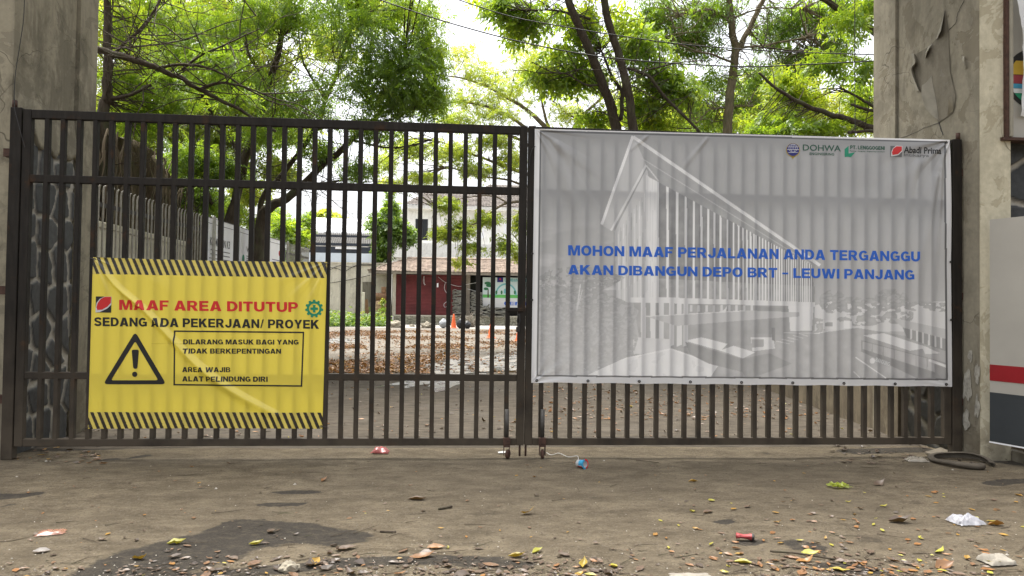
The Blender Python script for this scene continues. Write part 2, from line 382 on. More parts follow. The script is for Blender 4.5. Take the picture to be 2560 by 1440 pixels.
# ------------------------------------------------------------------ ground
def axis(segs):
    out = [segs[0][0]]
    for a, b, st in segs:
        n = max(1, round((b-a)/st)); out += [a+(b-a)*(i+1)/n for i in range(n)]
    return np.array(out)
def ground_sheet():
    xs = axis([(-220, -40, 30), (-40, -9, 3), (-9, 9, .12), (9, 40, 3), (40, 220, 30)])
    ys = axis([(-60, -8, 6), (-8, -.16, .112), (-.16, .14, .15), (.14, 6, .12), (6, 60, 2), (60, 320, 30)])
    X, Y = np.meshgrid(xs, ys, indexing='ij')
    near = np.clip((9-np.abs(X))/2, 0, 1)*np.clip((Y+8)/1.5, 0, 1)*np.clip((6-Y)/2, 0, 1)
    Z = near*(.022*(vfbm(X*.9+50, Y*1.1+50, 3)-.5)+.010*(vfbm(X*3+9, Y*5+9, 8)-.5))
    # worn lip of the pavement slab just in front of the gate
    Z += np.where((Y > -.17) & (Y < .16), -.004, 0)*near
    V = np.stack([X, Y, Z], -1).reshape(-1, 3); nx, ny = len(xs), len(ys)
    i, j = np.meshgrid(np.arange(nx-1), np.arange(ny-1), indexing='ij'); a = (i*ny+j).ravel()
    Q = np.stack([a, a+ny, a+ny+1, a+1], -1)
    st = np.zeros(X.shape)
    for pth, r_ in (([(260, 1440), (360, 1392), (470, 1362), (560, 1340), (640, 1318), (730, 1322), (800, 1338), (850, 1345)], .20), ([(420, 1400), (520, 1385), (600, 1350), (680, 1340)], .22), ([(270, 1450), (400, 1440)], .20), ([(560, 1330), (600, 1305)], .12), ([(480, 1450), (700, 1420), (900, 1405), (1100, 1400), (1300, 1410)], .10), ([(-40, 1240), (30, 1241), (75, 1236)], .09), ([(20, 1262), (45, 1258)], .06), ([(280, 1146), (340, 1143), (372, 1138)], .07), ([(490, 1221), (525, 1220)], .05), ([(2480, 1210), (2530, 1203), (2600, 1202)], .10), ([(2470, 1232), (2530, 1228)], .05),
                    ([(2130, 1128), (2300, 1124), (2420, 1138), (2560, 1160)], .16), ([(60, 1125), (200, 1122), (300, 1118)], .12), ([(85, 1190), (150, 1165), (210, 1140), (265, 1118)], .035), ([(1990, 1360), (2040, 1372)], .10), ([(2080, 1420), (2150, 1425)], .12), ([(700, 1232), (800, 1228)], .05), ([(650, 1262), (740, 1258)], .05), ([(1830, 1350), (1900, 1358)], .07), ([(1780, 1300), (1830, 1305)], .05)):
        P = np.array([atZ(*q)[:2] for q in pth])
        for a, b in zip(P[:-1], P[1:]):
            e = b-a; tt = np.clip(((X-a[0])*e[0]+(Y-a[1])*e[1])/(e@e), 0, 1); d = np.hypot(X-a[0]-tt*e[0], (Y-a[1]-tt*e[1])*1.25)
            st = np.maximum(st, np.clip(1-.55*d/r_, 0, 1))
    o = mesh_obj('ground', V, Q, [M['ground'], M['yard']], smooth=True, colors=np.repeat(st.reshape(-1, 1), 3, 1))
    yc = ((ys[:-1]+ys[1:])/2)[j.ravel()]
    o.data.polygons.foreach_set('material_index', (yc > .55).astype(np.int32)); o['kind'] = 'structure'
    return o
ground_sheet()
def gz(x, y):
    X = np.array([x], float); Y = np.array([y], float)
    near = np.clip((9-abs(x))/2, 0, 1)*np.clip((y+8)/1.5, 0, 1)*np.clip((6-y)/2, 0, 1)
    return float(near*(.022*(vfbm(X*.9+50, Y*1.1+50, 3)[0]-.5)+.010*(vfbm(X*3+9, Y*5+9, 8)[0]-.5)))
def blob_sheet(name, pxs, z, mat, wob=.08, follow=True, dens=10):
    """irregular thin sheet on the ground from a pixel outline"""
    P = np.array([atZ(x, y, 0.)[:2] for x, y in pxs]); P = spline(np.vstack([P, P[:1]]), dens)[:-1, :2]
    c = P.mean(0); r = []
    for k, q in enumerate(P):
        d = q-c; r.append(c+d*(1+wob*fbm(q[0]*3.1, q[1]*3.1, 4.4)))
    P = np.array(r); bm = bmesh.new(); vs = [bm.verts.new((x, y, 0)) for x, y in P]; bm.faces.new(vs)
    bmesh.ops.triangulate(bm, faces=bm.faces[:])
    for it in range(5):
        e = [q for q in bm.edges if q.calc_length() > .16]
        if not e or len(bm.verts) > 6000: break
        bmesh.ops.subdivide_edges(bm, edges=e, cuts=1)
        bmesh.ops.triangulate(bm, faces=bm.faces[:])
    for v in bm.verts: v.co.z = z+(gz(v.co.x, v.co.y) if follow else 0)
    bm.normal_update(); bm.verts.index_update()
    V = [v.co[:] for v in bm.verts]; Fc = [[v.index for v in f.verts] for f in bm.faces]; bm.free()
    o = mesh_obj(name, V, Fc, mat, smooth=True); o['kind'] = 'structure'; return o
blob_sheet('puddle', [(985, 960), (1010, 950), (1060, 945), (1085, 935), (1060, 912), (1120, 900), (1230, 890), (1320, 880), (1400, 900), (1330, 925), (1240, 928), (1200, 940), (1160, 962), (1080, 972), (1010, 970)], .004, M['water'], .35, True)
blob_sheet('puddle', [(770, 850), (830, 846), (890, 848), (880, 856), (800, 858)], .004, M['water'], .05, False)
o = MB().add([(-60, 37.5, .004), (60, 39.5, .004), (60, 47.2, .004), (-60, 44.6, .004)], [(0, 1, 2, 3)]).build('road', M['road']); o['kind'] = 'structure'

# ------------------------------------------------------------------ gate
def gate_leaf(x0, x1, bars, label, post_side):
    root = thing('gate_leaf', ((x0+x1)/2, 0, .1), label, 'gate', 'steel gate leaves')
    T = .03
    f = MB(); g = .0012
    for z0, z1 in ((3.145, 3.225), (2.552, 2.622), (.738, .802), (.12, .19)):
        f.box(x0+.075+g, x1-.075-g, -T, T, z0, z1, .004)
    f.box(x0, x0+.075, -T-.0008, T+.002, .12, 3.227, .004); f.box(x1-.075, x1, -T-.0008, T+.002, .12, 3.227, .004)
    f.build('frame', M['gate'], root)
    b = MB().box(-.021, .021, -.021, .021, 0, 1, .004)
    first = None
    for xb in bars:
        # one bar runs the full height; it passes behind the two middle rails' front faces
        if first is None:
            b2 = MB().box(xb-.021, xb+.021, -.0295, .0235, .188, 3.147, .004)
            first = b2.build('bar', M['gate'], root); fx = xb
        else:
            dup(first, root, (xb-fx+rnd.uniform(-.0025, .0025), 0, 0), (0, rnd.uniform(-.0012, .0012), 0))
    return root
GL = gate_leaf(-3.955, .735, [-3.743+.14347*k for k in range(31)], 'dark brown steel gate leaf with open bars and the yellow warning banner', -1)
GR = gate_leaf(.742, 5.105, [.899+.14304*k for k in range(29)], 'dark brown steel gate leaf mostly covered by the large grey banner', 1)

def caster(parent, x, turned):
    h = MB(); h.box(x-.035, x+.035, -.075, -.034, .13, .20, .004); h.box(x-.032, x+.032, -.085, -.03, .115, .129)
    for s in (-1, 1): h.obox((x+s*.026-.003, -.08, .03), (.006, 0, 0), (0, .05, 0), (s*.0, 0, .085))
    c = h.build('caster_bracket', M['rust'], parent)
    ax = (1, 0, 0) if not turned else (.86, -.5, 0)
    wv = MB(); cx = np.array([x+.012*turned, -.065, .045])
    wv.lathe([(.001, -.016), (.030, -.016), (.043, -.010), (.045, 0), (.043, .010), (.030, .016), (.001, .016)], cx-0, 18, ax)
    wv.build('caster_wheel', M['rust'], c, True)
    r = MB().tube([(x, -.045, .205), (x, -.045, .47)], .021, 10); r.build('caster_rod', M['grey_steel'], parent, True)
xa = atY(1266, 1110, -.03)[0]; xb = atY(1355, 1110, -.03)[0]
caster(GL, xa, 1); caster(GR, xb, 0)
for par, px in ((GL, 1300), (GR, 1315)):
    x = atY(px, 1110, -.03)[0]
    MB().tube([(x, -.0, .15), (x, -.0, .012)], .010, 8).build('drop_bolt', M['rust'], par, True)
# latch and padlock on the left leaf's closing stile
la = atY(1268, 774, -.03); lb = atY(1302, 774, -.03)
MB().box(la[0], lb[0]+.02, -.045, -.031, la[2]-.018, la[2]+.018, .003).build('latch_bar', M['gate'], GL)
ch = atY(1296, 790, -.05); pl = atY(1295, 822, -.05)
m = MB(); m.tube([ch+np.array([.0, .012, .02]), ch+np.array([-.012, -.0, -.05]), ch+np.array([.006, -.002, -.11]), pl+np.array([0, 0, .02])], .006, 6)
m.tube([ch+np.array([.012, .012, .02]), ch+np.array([.016, -.0, -.05]), pl+np.array([.008, 0, .03])], .006, 6)
m.box(pl[0]-.018, pl[0]+.018, pl[1]-.01, pl[1]+.01, pl[2]-.03, pl[2]+.02, .003); m.build('padlock', M['black_iron'], GL)

def hinge_post(xc, label, zs, side):
    root = thing('hinge_post', (xc, .0, 0), label, 'gate post', 'gate hinge posts')
    MB().box(xc-.05, xc+.05, -.035, .05, 0, 3.24, .004).build('post', M['gate'], root)
    MB().tube([(xc+side*.03, 0, 3.24), (xc+side*.03, 0, 3.31)], .022, 10).build('hinge_pin', M['rust'], root, True)
    for z in zs:
        MB().box(xc+side*.05, xc+side*.105, -.02, .03, z-.035, z+.035, .004).build('wall_bracket', M['rust'], root)
hinge_post(-4.015, 'tall dark steel post on the pillar stained with dark streaks, beside the yellow banner', (2.82, 1.55, .55), -1)
hinge_post(5.168, 'tall dark steel post on the peeling pillar, beside the grey banner', (2.90, 1.63, .55), 1)

# ------------------------------------------------------------------ text
def text_verts(s, bold=.03, space=1.0):
    cu = bpy.data.curves.new('tmp', 'FONT'); cu.body = s; cu.size = 1; cu.offset = bold; cu.space_character = space; cu.resolution_u = 3
    o = bpy.data.objects.new('tmp', cu); COL.objects.link(o)
    bpy.context.view_layer.update()
    me = bpy.data.meshes.new_from_object(o.evaluated_get(bpy.context.evaluated_depsgraph_get()))
    V = np.array([v.co[:2] for v in me.vertices]); Fc = [tuple(p.vertices) for p in me.polygons]
    bpy.data.objects.remove(o); bpy.data.curves.remove(cu); bpy.data.meshes.remove(me)
    V = V-V.min(0); return V/V.max(0), Fc
# heavy block capitals drawn as outlines: glyph -> (advance width, outer contour, holes)
def _arc(cx, cy, rx, ry, a0, a1, n=10): return [(cx+rx*math.cos(math.radians(a0+(a1-a0)*i/n)), cy+ry*math.sin(math.radians(a0+(a1-a0)*i/n))) for i in range(n+1)]
def _path(P, w):
    P = np.array(P, float); T = np.gradient(P, axis=0); T /= np.linalg.norm(T, axis=1, keepdims=True); N = np.stack([-T[:, 1], T[:, 0]], -1)*w/2
    return [tuple(q) for q in P+N]+[tuple(q) for q in (P-N)[::-1]]
def _super(cx, cy, rx, ry, n=32, e=2.5): 
    return [(cx+rx*math.copysign(abs(math.cos(a))**(2/e), math.cos(a)), cy+ry*math.copysign(abs(math.sin(a))**(2/e), math.sin(a))) for a in [2*math.pi*i/n for i in range(n)]]
def glyphs(s=.25, h=.205):
    m = .5; G = {}
    def bowl(x, cy, rx, ry): return _arc(x, cy, rx, ry, -90, 90, 8)
    G['A'] = (.94, [(0, 0), (.29, 0), (.345, .17), (.595, .17), (.65, 0), (.94, 0), (.63, 1), (.31, 1)], [[(.40, .36), (.47, .72), (.54, .36)]])
    G['B'] = (.84, [(0, 0), (.5, 0)]+_arc(.54, .29, .30, .29, -90, 55, 8)+_arc(.52, .745, .27, .255, -35, 90, 8)+[(0, 1)], [[(s, .19), (s, .41), (.5, .41)]+_arc(.5, .30, .09, .11, 90, -90, 6), [(s, .60), (s, .81), (.48, .81)]+_arc(.48, .705, .08, .105, 90, -90, 6)])
    G['C'] = (.86, _arc(.44, .5, .44, .5, 38, 322, 22)+_arc(.44, .5, .19, .29, 322, 38, 18), [])
    G['D'] = (.86, [(0, 0), (.40, 0)]+_arc(.40, .5, .46, .5, -90, 90, 14)+[(0, 1)], [[(s, .2), (s, .8), (.38, .8)]+_arc(.38, .5, .22, .3, 90, -90, 12)])
    G['E'] = (.76, [(0, 0), (.76, 0), (.76, h), (s, h), (s, m-h/2+.01), (.70, m-h/2+.01), (.70, m+h/2), (s, m+h/2), (s, 1-h), (.74, 1-h), (.74, 1), (0, 1)], [])
    G['F'] = (.72, [(0, 0), (s, 0), (s, .38), (.64, .38), (.64, .58), (s, .58), (s, 1-h), (.72, 1-h), (.72, 1), (0, 1)], [])
    G['G'] = (.90, _arc(.45, .5, .45, .5, 40, 300, 22)+[(.68, .05), (.90, .05), (.90, .56), (.48, .56), (.48, .38), (.66, .38), (.66, .25)]+_arc(.45, .5, .20, .29, 300, 40, 18), [])
    G['H'] = (.86, [(0, 0), (s, 0), (s, .39), (.86-s, .39), (.86-s, 0), (.86, 0), (.86, 1), (.86-s, 1), (.86-s, .61), (s, .61), (s, 1), (0, 1)], [])
    G['I'] = (s, [(0, 0), (s, 0), (s, 1), (0, 1)], [])
    G['J'] = (.70, [(.70, 1), (.45, 1), (.45, .33)]+_arc(.35, .32, .10, .12, 0, -180, 8)+[(.25, .36), (0, .33)]+_arc(.35, .32, .35, .33, 180, 360, 14), [])
    G['K'] = (.92, [(0, 0), (s, 0), (s, .28), (.36, .41), (.59, 0), (.92, 0), (.54, .60), (.89, 1), (.55, 1), (s, .62), (s, 1), (0, 1)], [])
    G['L'] = (.70, [(0, 0), (.70, 0), (.70, .21), (s, .21), (s, 1), (0, 1)], [])
    G['M'] = (1.06, [(0, 0), (.23, 0), (.23, .68), (.42, 0), (.64, 0), (.83, .68), (.83, 0), (1.06, 0), (1.06, 1), (.71, 1), (.53, .38), (.35, 1), (0, 1)], [])
    G['N'] = (.87, [(0, 0), (.24, 0), (.24, .60), (.63, 0), (.87, 0), (.87, 1), (.63, 1), (.63, .40), (.24, 1), (0, 1)], [])
    G['O'] = (.92, _super(.46, .5, .46, .5, 36, 2.2), [_super(.46, .5, .205, .29, 30, 2.2)])
    G['P'] = (.80, [(0, 0), (s, 0), (s, .34), (.48, .34)]+_arc(.48, .67, .32, .33, -90, 90, 10)+[(0, 1)], [[(s, .53), (s, .81), (.46, .81)]+_arc(.46, .67, .10, .14, 90, -90, 8)])
    G['R'] = (.88, [(0, 0), (s, 0), (s, .39), (.34, .39), (.58, 0), (.88, 0), (.64, .42)]+_arc(.50, .695, .31, .305, -58, 90, 10)+[(0, 1)], [[(s, .56), (s, .81), (.47, .81)]+_arc(.47, .685, .09, .125, 90, -90, 8)])
    G['S'] = (.82, _path(spline([(.10, .27), (.22, .145), (.42, .105), (.62, .15), (.69, .28), (.60, .42), (.41, .50), (.22, .585), (.14, .71), (.23, .85), (.42, .895), (.60, .86), (.71, .74)], 4), .215), [])
    G['T'] = (.80, [(.275, 0), (.525, 0), (.525, .79), (.80, .79), (.80, 1), (0, 1), (0, .79), (.275, .79)], [])
    G['U'] = (.86, [(0, 1), (0, .38)]+_arc(.43, .38, .43, .38, 180, 360, 16)+[(.86, 1), (.61, 1), (.61, .38)]+_arc(.43, .38, .18, .17, 360, 180, 10)+[(.25, 1)], [])
    G['V'] = (.92, [(.31, 0), (.61, 0), (.92, 1), (.64, 1), (.46, .30), (.28, 1), (0, 1)], [])
    G['W'] = (1.32, [(.24, 0), (.52, 0), (.66, .55), (.80, 0), (1.08, 0), (1.32, 1), (1.06, 1), (.93, .36), (.78, 1), (.54, 1), (.39, .36), (.26, 1), (0, 1)], [])
    G['Y'] = (.90, [(.325, 0), (.575, 0), (.575, .40), (.90, 1), (.61, 1), (.45, .62), (.29, 1), (0, 1), (.325, .40)], [])
    G['3'] = (.76, _path(spline([(.08, .78), (.20, .88), (.40, .89), (.58, .80), (.57, .64), (.44, .54), (.44, .53), (.60, .44), (.64, .27), (.52, .13), (.32, .10), (.16, .15), (.07, .27)], 4), .2), [])
    G['/'] = (.40, [(0, 0), (.15, 0), (.40, 1), (.25, 1)], []); G['\u2013'] = (.56, [(0, .36), (.56, .36), (.56, .53), (0, .53)], []); G['.'] = (.25, [(0, 0), (.25, 0), (.25, .22), (0, .22)], [])
    return G
GLYPH = glyphs()
def block_verts(txt, gap=.10, sp=.36):
    from mathutils.geometry import tessellate_polygon
    V = []; Fc = []; x = 0
    for ch in txt:
        if ch == ' ': x += sp; continue
        w_, outer, holes = GLYPH[ch]; lp = [[Vector((p[0], p[1], 0)) for p in c] for c in [outer]+holes]; n = len(V)
        for c in lp: V += [(p.x+x, p.y) for p in c]
        Fc += [tuple(n+i for i in t_) for t_ in tessellate_polygon(lp)]; x += w_+gap
    V = np.array(V); V[:, 0] -= V[:, 0].min(); V[:, 0] /= V[:, 0].max(); return V, Fc
def densify(V, Fc, emax):
    bm = bmesh.new(); vs = [bm.verts.new(v) for v in V]
    for f in Fc:
        try: bm.faces.new([vs[i] for i in f])
        except ValueError: pass
    bmesh.ops.triangulate(bm, faces=bm.faces[:])
    for it in range(6):
        e = [q for q in bm.edges if q.calc_length() > emax]
        if not e: break
        bmesh.ops.subdivide_edges(bm, edges=e, cuts=1); bmesh.ops.triangulate(bm, faces=[f for f in bm.faces if len(f.verts) > 3])
    bm.verts.index_update(); R = np.array([v.co[:] for v in bm.verts]), [[v.index for v in f.verts] for f in bm.faces]; bm.free(); return R
def word_cuts(UV, Fc, n):
    iv = sorted((UV[list(f), 0].min(), UV[list(f), 0].max()) for f in Fc); gaps = []; hi = iv[0][1]
    for a, b in iv:
        if a > hi: gaps.append((a-hi, (a+hi)/2))
        hi = max(hi, b)
    return sorted(g[1] for g in sorted(gaps, reverse=True)[:n])
class Sheet:
    """a hung sheet: world plane Y=y0 with wrinkle field wr(X,Z) towards the viewer (-Y)"""
    def __init__(s, y0, wr, root): s.y0 = y0; s.wr = wr; s.root = root
    def place(s, XZ, Fc, name, mat, lift=.0022, parent=None):
        V, Fc = densify(np.column_stack([XZ[:, 0], np.zeros(len(XZ)), XZ[:, 1]]), Fc, .022)
        V[:, 1] = s.y0-s.wr(V[:, 0], V[:, 2])-lift
        # faces towards -Y
        Fo = []
        for f in Fc:
            a, b, c = V[f[0]], V[f[1]], V[f[2]]
            Fo.append(f if np.cross(b-a, c-a)[1] < 0 else f[::-1])
        return mesh_obj(name, V, Fo, mat, parent or s.root, True)
    def px(s, x, y): q = atY(x, y, s.y0); return q[0], q[2]
    def text(s, body, quad, mat, bold=.03, name='lettering', lift=.0022, space=1., block=True):
        """quad: px of TL, TR, BR, BL"""
        UV, Fc = block_verts(body) if block else text_verts(body, bold, space); tl, tr, br, bl = [np.array(s.px(*q)) for q in quad]
        u = UV[:, :1]; v = UV[:, 1:]
        XZ = (bl*(1-u)+br*u)*(1-v)+(tl*(1-u)+tr*u)*v
        # one mesh per word: split where the gap between neighbouring letters is widest
        if ' ' not in body: return s.place(XZ, Fc, name, mat, lift)
        cuts = word_cuts(UV, Fc, body.count(' ')); fx = np.array([UV[list(f), 0].mean() for f in Fc])
        for a, b in zip([-1]+cuts, cuts+[2]):
            ids = [f for f, x in zip(Fc, fx) if a < x <= b]; us = sorted({i for f in ids for i in f}); mp = {i: k for k, i in enumerate(us)}
            if ids: s.place(XZ[us], [tuple(mp[i] for i in f) for f in ids], name, mat, lift)
    def polys(s, P, name, mat, lift=.0022, parent=None):
        """list of polygons in px"""
        V = []; Fc = []
        for poly in P:
            n = len(V); V += [s.px(*q) for q in poly]; Fc.append(tuple(range(n, n+len(poly))))
        return s.place(np.array(V), Fc, name, mat, lift, parent)
    def ring(s, outer, inner, name, mat, lift=.0022):
        n = len(outer); V = [s.px(*q) for q in outer]+[s.px(*q) for q in inner]
        return s.place(np.array(V), [(i, (i+1) % n, n+(i+1) % n, n+i) for i in range(n)], name, mat, lift)
def circ(cx, cy, r, n=24, ry=None, a0=0, a1=2*math.pi):
    return [(cx+r*math.cos(a0+(a1-a0)*k/n), cy+(ry or r)*math.sin(a0+(a1-a0)*k/n)) for k in range(n+(0 if abs(a1-a0-2*math.pi) < 1e-6 else 1))]

def inpoly(PX, PY, poly):
    ins = np.zeros(PX.shape, bool); n = len(poly)
    for i in range(n):
        x0, y0 = poly[i]; x1, y1 = poly[(i+1) % n]
        c = ((y0 > PY) != (y1 > PY)); d = np.where(abs(y1-y0) < 1e-9, 1e-9, y1-y0)
        ins ^= c & (PX < (x1-x0)*(PY-y0)/d+x0)
    return ins
def sheet_grid(corners_px, y0, nx, nz, edge=None):
    tl, tr, br, bl = [atY(*q, y0)[[0, 2]] for q in corners_px]
    u, v = np.meshgrid(np.linspace(0, 1, nx), np.linspace(0, 1, nz), indexing='ij'); U = u[..., None]; W_ = v[..., None]
    P = (bl*(1-U)+br*U)*(1-W_)+(tl*(1-U)+tr*U)*W_
    if edge is not None: P = P+edge(u, v)
    i, j = np.meshgrid(np.arange(nx-1), np.arange(nz-1), indexing='ij'); a = (i*nz+j).ravel()
    Q = np.stack([a, a+nz, a+nz+1, a+1], -1)
    return P[..., 0], P[..., 1], Q, u, v
def proj_arr(X, Y, Z):
    d = np.stack([X, Y, Z], -1)-CP; z = d@FW
    return 1280+F*(d@RI)/z, 720-F*(d@UP)/z

# ---- yellow warning banner
def yellow_banner():
    y0 = -.0325
    a = np.array(atY(236, 650, y0))[[0, 2]]
    ridge = np.array([atY(x, y, y0)[[0, 2]] for x, y in spline([(238, 650), (290, 715), (360, 775), (430, 848), (500, 920), (590, 985), (700, 1045)], 8)])
    def wr(X, Z):
        d = np.full(np.shape(X), 9.); sgn = np.zeros(np.shape(X))
        tt = np.zeros(np.shape(X))
        for k in range(len(ridge)-1):
            p, q = ridge[k], ridge[k+1]; e = q-p; L = e@e
            t = np.clip(((X-p[0])*e[0]+(Z-p[1])*e[1])/L, 0, 1); dx = X-p[0]-t*e[0]; dz = Z-p[1]-t*e[1]
            dd = np.hypot(dx, dz); s_ = np.sign(e[0]*dz-e[1]*dx); m_ = dd < d
            d = np.where(m_, dd, d); sgn = np.where(m_, s_, sgn); tt = np.where(m_, (k+t)/(len(ridge)-1), tt)
        amp = np.sin(np.clip(tt, 0.02, 1)*math.pi)**.5
        wd = .013+.034*tt
        h = .030*amp*np.exp(-(d/wd)**2)-.010*amp*np.exp(-((d-.13*sgn*1.0)/(.07))**2)*(sgn > 0)
        # fan of little folds from the two tied upper corners
        for cx, cz, s_ in ((-3.302, 1.867, 1), (-1.168, 1.862, -1)):
            r = np.hypot(X-cx, Z-cz); th = np.arctan2(cz-Z, (X-cx)*s_)
            h = h+.006*np.sin(th*16+1)*np.exp(-r/.28)*np.clip(r/.05, 0, 1)
        h = h+.008*(vfbm(X*1.7+20, Z*1.3+20, 5, 3)-.5)
        return np.where(h > 0, h, h*.05)+.0015
    def edge(u, v):
        e = np.zeros(u.shape+(2,)); e[..., 1] = -.010*np.sin(math.pi*u)*(v > .5)*v+.006*np.sin(math.pi*u)*(1-v); return e
    X, Z, Q, u, v = sheet_grid([(233, 643), (818, 655), (806, 1072), (220, 1072)], y0, 620, 440, edge)
    PX, PY = proj_arr(X, np.full(X.shape, y0), Z)
    col = np.empty(X.shape+(3,)); col[:] = (.80, .64, .075)
    lin = lambda a_, b_, x: a_+(b_-a_)*(x-233)/(818-233)
    def band(t0, t1, b0, b1, slant, per, ph):
        yt = lin(t0, t1, PX); yb = lin(b0, b1, PX); w = (PY-yt)/(yb-yt)
        m_ = (w > 0) & (w < 1.02); s_ = ((PX-slant*w-ph)/per) % 1
        col[m_ & (s_ < .5)] = (.022, .020, .016); 
        m2 = m_ & (s_ >= .5); col[m2] = (.70, .56, .12)
    band(640, 654, 684, 694.5, 18, 17.55, 240); band(1030, 1031.5, 1074, 1074, 18, 17.75, 225)
    root = thing('warning_banner', (-2.24, y0, .28), 'yellow vinyl warning banner with black striped edges tied to the gate', 'banner')
    V = np.stack([X, y0-wr(X, Z), Z], -1).reshape(-1, 3)
    mesh_obj('banner_sheet', V, Q, M['vinyl_gloss'], root, True, col.reshape(-1, 3))
    S = Sheet(y0, wr, root)
    S.text('MAAF AREA DITUTUP', [(298.3, 749.5), (745, 755.5), (745, 780.3), (298.3, 774.5)], M['ink_red'], .045)
    S.text('SEDANG ADA PEKERJAAN/ PROYEK', [(236, 793), (798, 800), (798, 822), (236, 815)], M['ink_black'], .04)
    S.text('DILARANG MASUK BAGI YANG', [(458.3, 848.3), (746.7, 849.3), (746.7, 861.3), (458.3, 860.7)], M['ink_black'], .04)
    S.text('TIDAK BERKEPENTINGAN', [(459.3, 871), (702.7, 871.8), (702.7, 884.3), (459.3, 883.6)], M['ink_black'], .04)
    S.text('AREA WAJIB', [(456, 917.5), (576, 918), (576, 930.5), (456, 930)], M['ink_black'], .04)
    S.text('ALAT PELINDUNG DIRI', [(456, 940.5), (669.3, 941.5), (669.3, 954.3), (456, 953.3)], M['ink_black'], .04)
    o_ = [(435, 826), (760.7, 829.3), (755.7, 966.7), (434, 963.3)]; i_ = [(438.6, 829.6), (757, 832.9), (752.2, 963), (437.6, 959.7)]
    S.ring(o_, i_, 'text_frame', M['ink_black'])
    def rounded(P, r, n=5):
        out = []
        for k in range(len(P)):
            p0, p1, p2 = [np.array(P[(k+d) % len(P)], float) for d in (-1, 0, 1)]
            a_ = p1+(p0-p1)/np.linalg.norm(p0-p1)*r; b_ = p1+(p2-p1)/np.linalg.norm(p2-p1)*r
            for q in range(n+1):
                t = q/n; out.append(tuple((1-t)**2*a_+2*t*(1-t)*p1+t*t*b_))
        return out
    S.ring(rounded([(338.5, 829), (416, 960.5), (258.5, 960.5)], 12), rounded([(338.5, 853), (396, 950.5), (278, 950.5)], 6), 'warning_triangle', M['ink_black'])
    S.polys([rounded([(329.5, 874), (348, 874), (344, 922), (334, 922)], 5, 3)], 'exclamation_mark', M['ink_black'])
    S.polys([circ(337.5, 935.5, 6.6, 18)], 'exclamation_mark', M['ink_black'])
    lg = S.polys([[(240, 741), (279.3, 741.7), (278.7, 781.7), (239.5, 781)]], 'company_emblem', M['ink_black'])
    S.polys([[(262, 741.4), (279.3, 741.7), (279, 762), (268, 772), (250, 780), (239.5, 781), (239.8, 770), (242, 757), (250, 747)]], 'emblem_mark', M['ink_white'], .0032, lg)
    S.polys([[(263, 742), (278.5, 742), (278, 757), (270, 766), (256, 774), (244, 775), (242, 768), (245, 757), (253, 747)]], 'emblem_mark', M['ink_red'], .0042, lg)
    n = 11; go = []
    for k in range(n):
        for d, r in ((-.32, 18.5), (-.22, 22.7), (.22, 22.7), (.32, 18.5)):
            th = 2*math.pi*(k+d)/n-math.pi/2; go.append((785.7+r*math.cos(th), 771.7+r*math.sin(th)))
    S.ring(go, [(785.7+12.8*math.cos(math.atan2(y-771.7, x-785.7)), 771.7+12.8*math.sin(math.atan2(y-771.7, x-785.7))) for x, y in go], 'safety_gear', M['ink_green'])
    c = 785.7, 771.7
    S.polys([[(c[0]-3.2, c[1]-9.5), (c[0]+3.2, c[1]-9.5), (c[0]+3.2, c[1]+9.5), (c[0]-3.2, c[1]+9.5)], [(c[0]-9.5, c[1]-3.2), (c[0]-3.2, c[1]-3.2), (c[0]-3.2, c[1]+3.2), (c[0]-9.5, c[1]+3.2)], [(c[0]+3.2, c[1]-3.2), (c[0]+9.5, c[1]-3.2), (c[0]+9.5, c[1]+3.2), (c[0]+3.2, c[1]+3.2)]], 'safety_cross', M['ink_green'])
    # corner ties
    for px, py, qx, qy in ((236, 648, 222, 645), (813, 660, 826, 658), (226, 1066, 206, 1073), (803, 1066, 822, 1070)):
        p = atY(px, py, y0-.008); q = atY(qx, qy, -.02)
        mm = MB().tube([p, (p+q)/2+np.array([0, -.004, .004]), q], .003, 5)
        mm.lathe([(.006, -.002), (.012, -.002), (.012, .002), (.006, .002)], p, 12, (0, 1, 0)); mm.build('corner_tie', M['grey_steel'], root)
yellow_banner()

